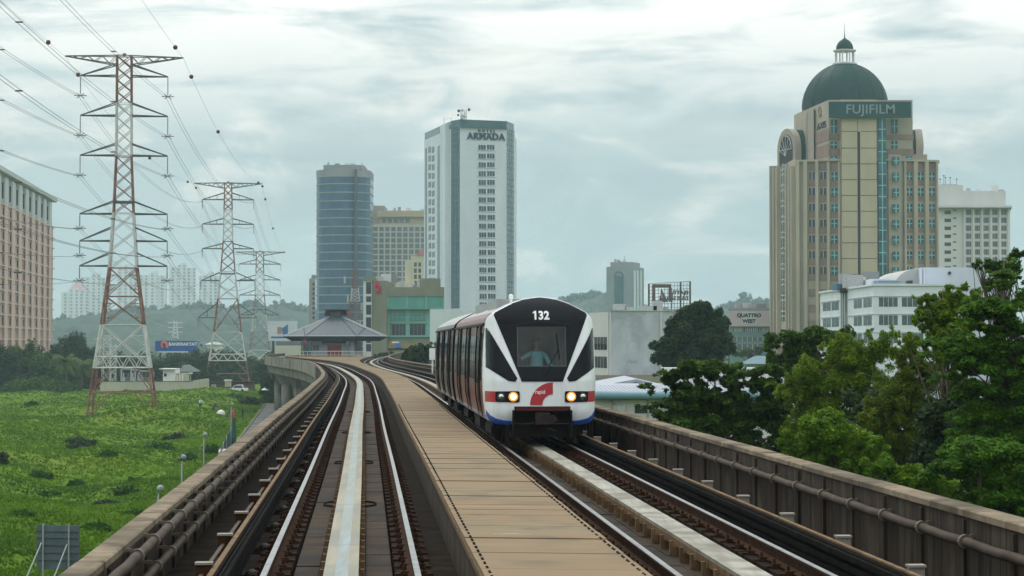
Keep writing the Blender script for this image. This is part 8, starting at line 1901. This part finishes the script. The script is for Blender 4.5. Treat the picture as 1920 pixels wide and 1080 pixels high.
car('parked_car', 'white car far off beside the brown shed', X_(446, 452), 452, 1.4, 4.2, 1.7, 1.5, C['white'])
for k in range(5):
    px_, Y_ = ((548, 345), (524, 362), (541, 362), (520, 388), (545, 400))[k]
    lb = ('blue motorcycle against the guideway pier', 'dark motorcycle leaning left of the small white car', 'motorcycle behind the small white car', 'red motorcycle at the far kerb', 'grey motorcycle under the guideway')[k]
    x = X_(px_, Y_); t = thing('motorcycle', lb, 'motorcycle', (x, Y_, .02), .3 * k, 'motorcycles parked under the guideway')
    for s in (-1, 1): b = MB(); b.rings([[(dx, s * .62 + .3 * math.cos(a), .3 + .3 * math.sin(a)) for a in [6.283 * q / 12 for q in range(12)]] for dx in (-.05, .05)]); b.build('wheel', M_rub, t, world=False)
    b = MB(); b.box(-.14, .14, -.45, .35, .4, .72); b.box(-.13, .13, -.65, .1, .72, .84); b.bar((0, .62, .3), (0, .42, 1.0), .04, n=6); b.bar((-.33, .4, 1.0), (.33, .4, 1.0), .025, n=6); b.build('body', (M_bb, C['dark'], C['dark'], M_sred, C['lgrey'])[k], t, world=False)
# hillside pylon in the haze
x = X_(329, 1650); hp = thing('transmission_pylon', 'faint pylon on the hazy hillside above the blue billboard', 'pylon', (x, 1650, 0)); zt9, zb9 = Z_(602, 1650), Z_(642, 1650)
b = MB()
for s in (-1, 1):
    b.bar((s * 3.2, 0, zb9 - 10), (s * .9, 0, zt9), .4)
for j in range(6): z0 = zb9 + (zt9 - zb9) * j / 6; w = 3 - 2 * j / 6; b.bar((-w, 0, z0), (w, 0, z0 + 3), .25); b.bar((w, 0, z0), (-w, 0, z0 + 3), .25)
b.build('lattice', M_pwht, hp, world=False)
for z_ in (605, 614, 623): b = MB(); z = Z_(z_, 1650); b.bar((x - 5.5, 1650, z), (x + 5.5, 1650, z), .35); b.build('crossarm', M_pwht, hp)
# white house on the hill foot
w9 = thing('hill_house', 'small white house at the foot of the hazy hill, left of the middle pylon', 'house', (X_(400, 900), 900, 0)); b = MB(); b.box(X_(388, 900), X_(412, 900), 900, 910, 0, Z_(646, 900)); b.build('wall', C['white'], w9); b = MB(); b.frustum([(X_(385, 900), 898), (X_(414, 900), 898), (X_(414, 900), 912), (X_(385, 900), 912)], Z_(646, 900) + .003, [(X_(394, 900), 904), (X_(404, 900), 904), (X_(404, 900), 906), (X_(394, 900), 906)], Z_(641, 900)); b.build('roof', C['lgrey'], w9)
# ------------------------------------------------------------------ haze
hz = bpy.data.materials.new('haze'); hz.use_nodes = True; N = hz.node_tree.nodes; N.remove(N['Principled BSDF']); pv = N.new('ShaderNodeVolumePrincipled'); pv.inputs['Color'].default_value = (0.60, 0.80, 0.92, 1); pv.inputs['Density'].default_value = HAZE; pv.inputs['Anisotropy'].default_value = 0.2
hz.node_tree.links.new(pv.outputs[0], N['Material Output'].inputs['Volume'])
b = MB(); b.box(-2700, 2700, -400, 3700, -6, 190); o = link('haze', b.mesh('haze', hz)); tag(o, None, None, None, 'stuff')
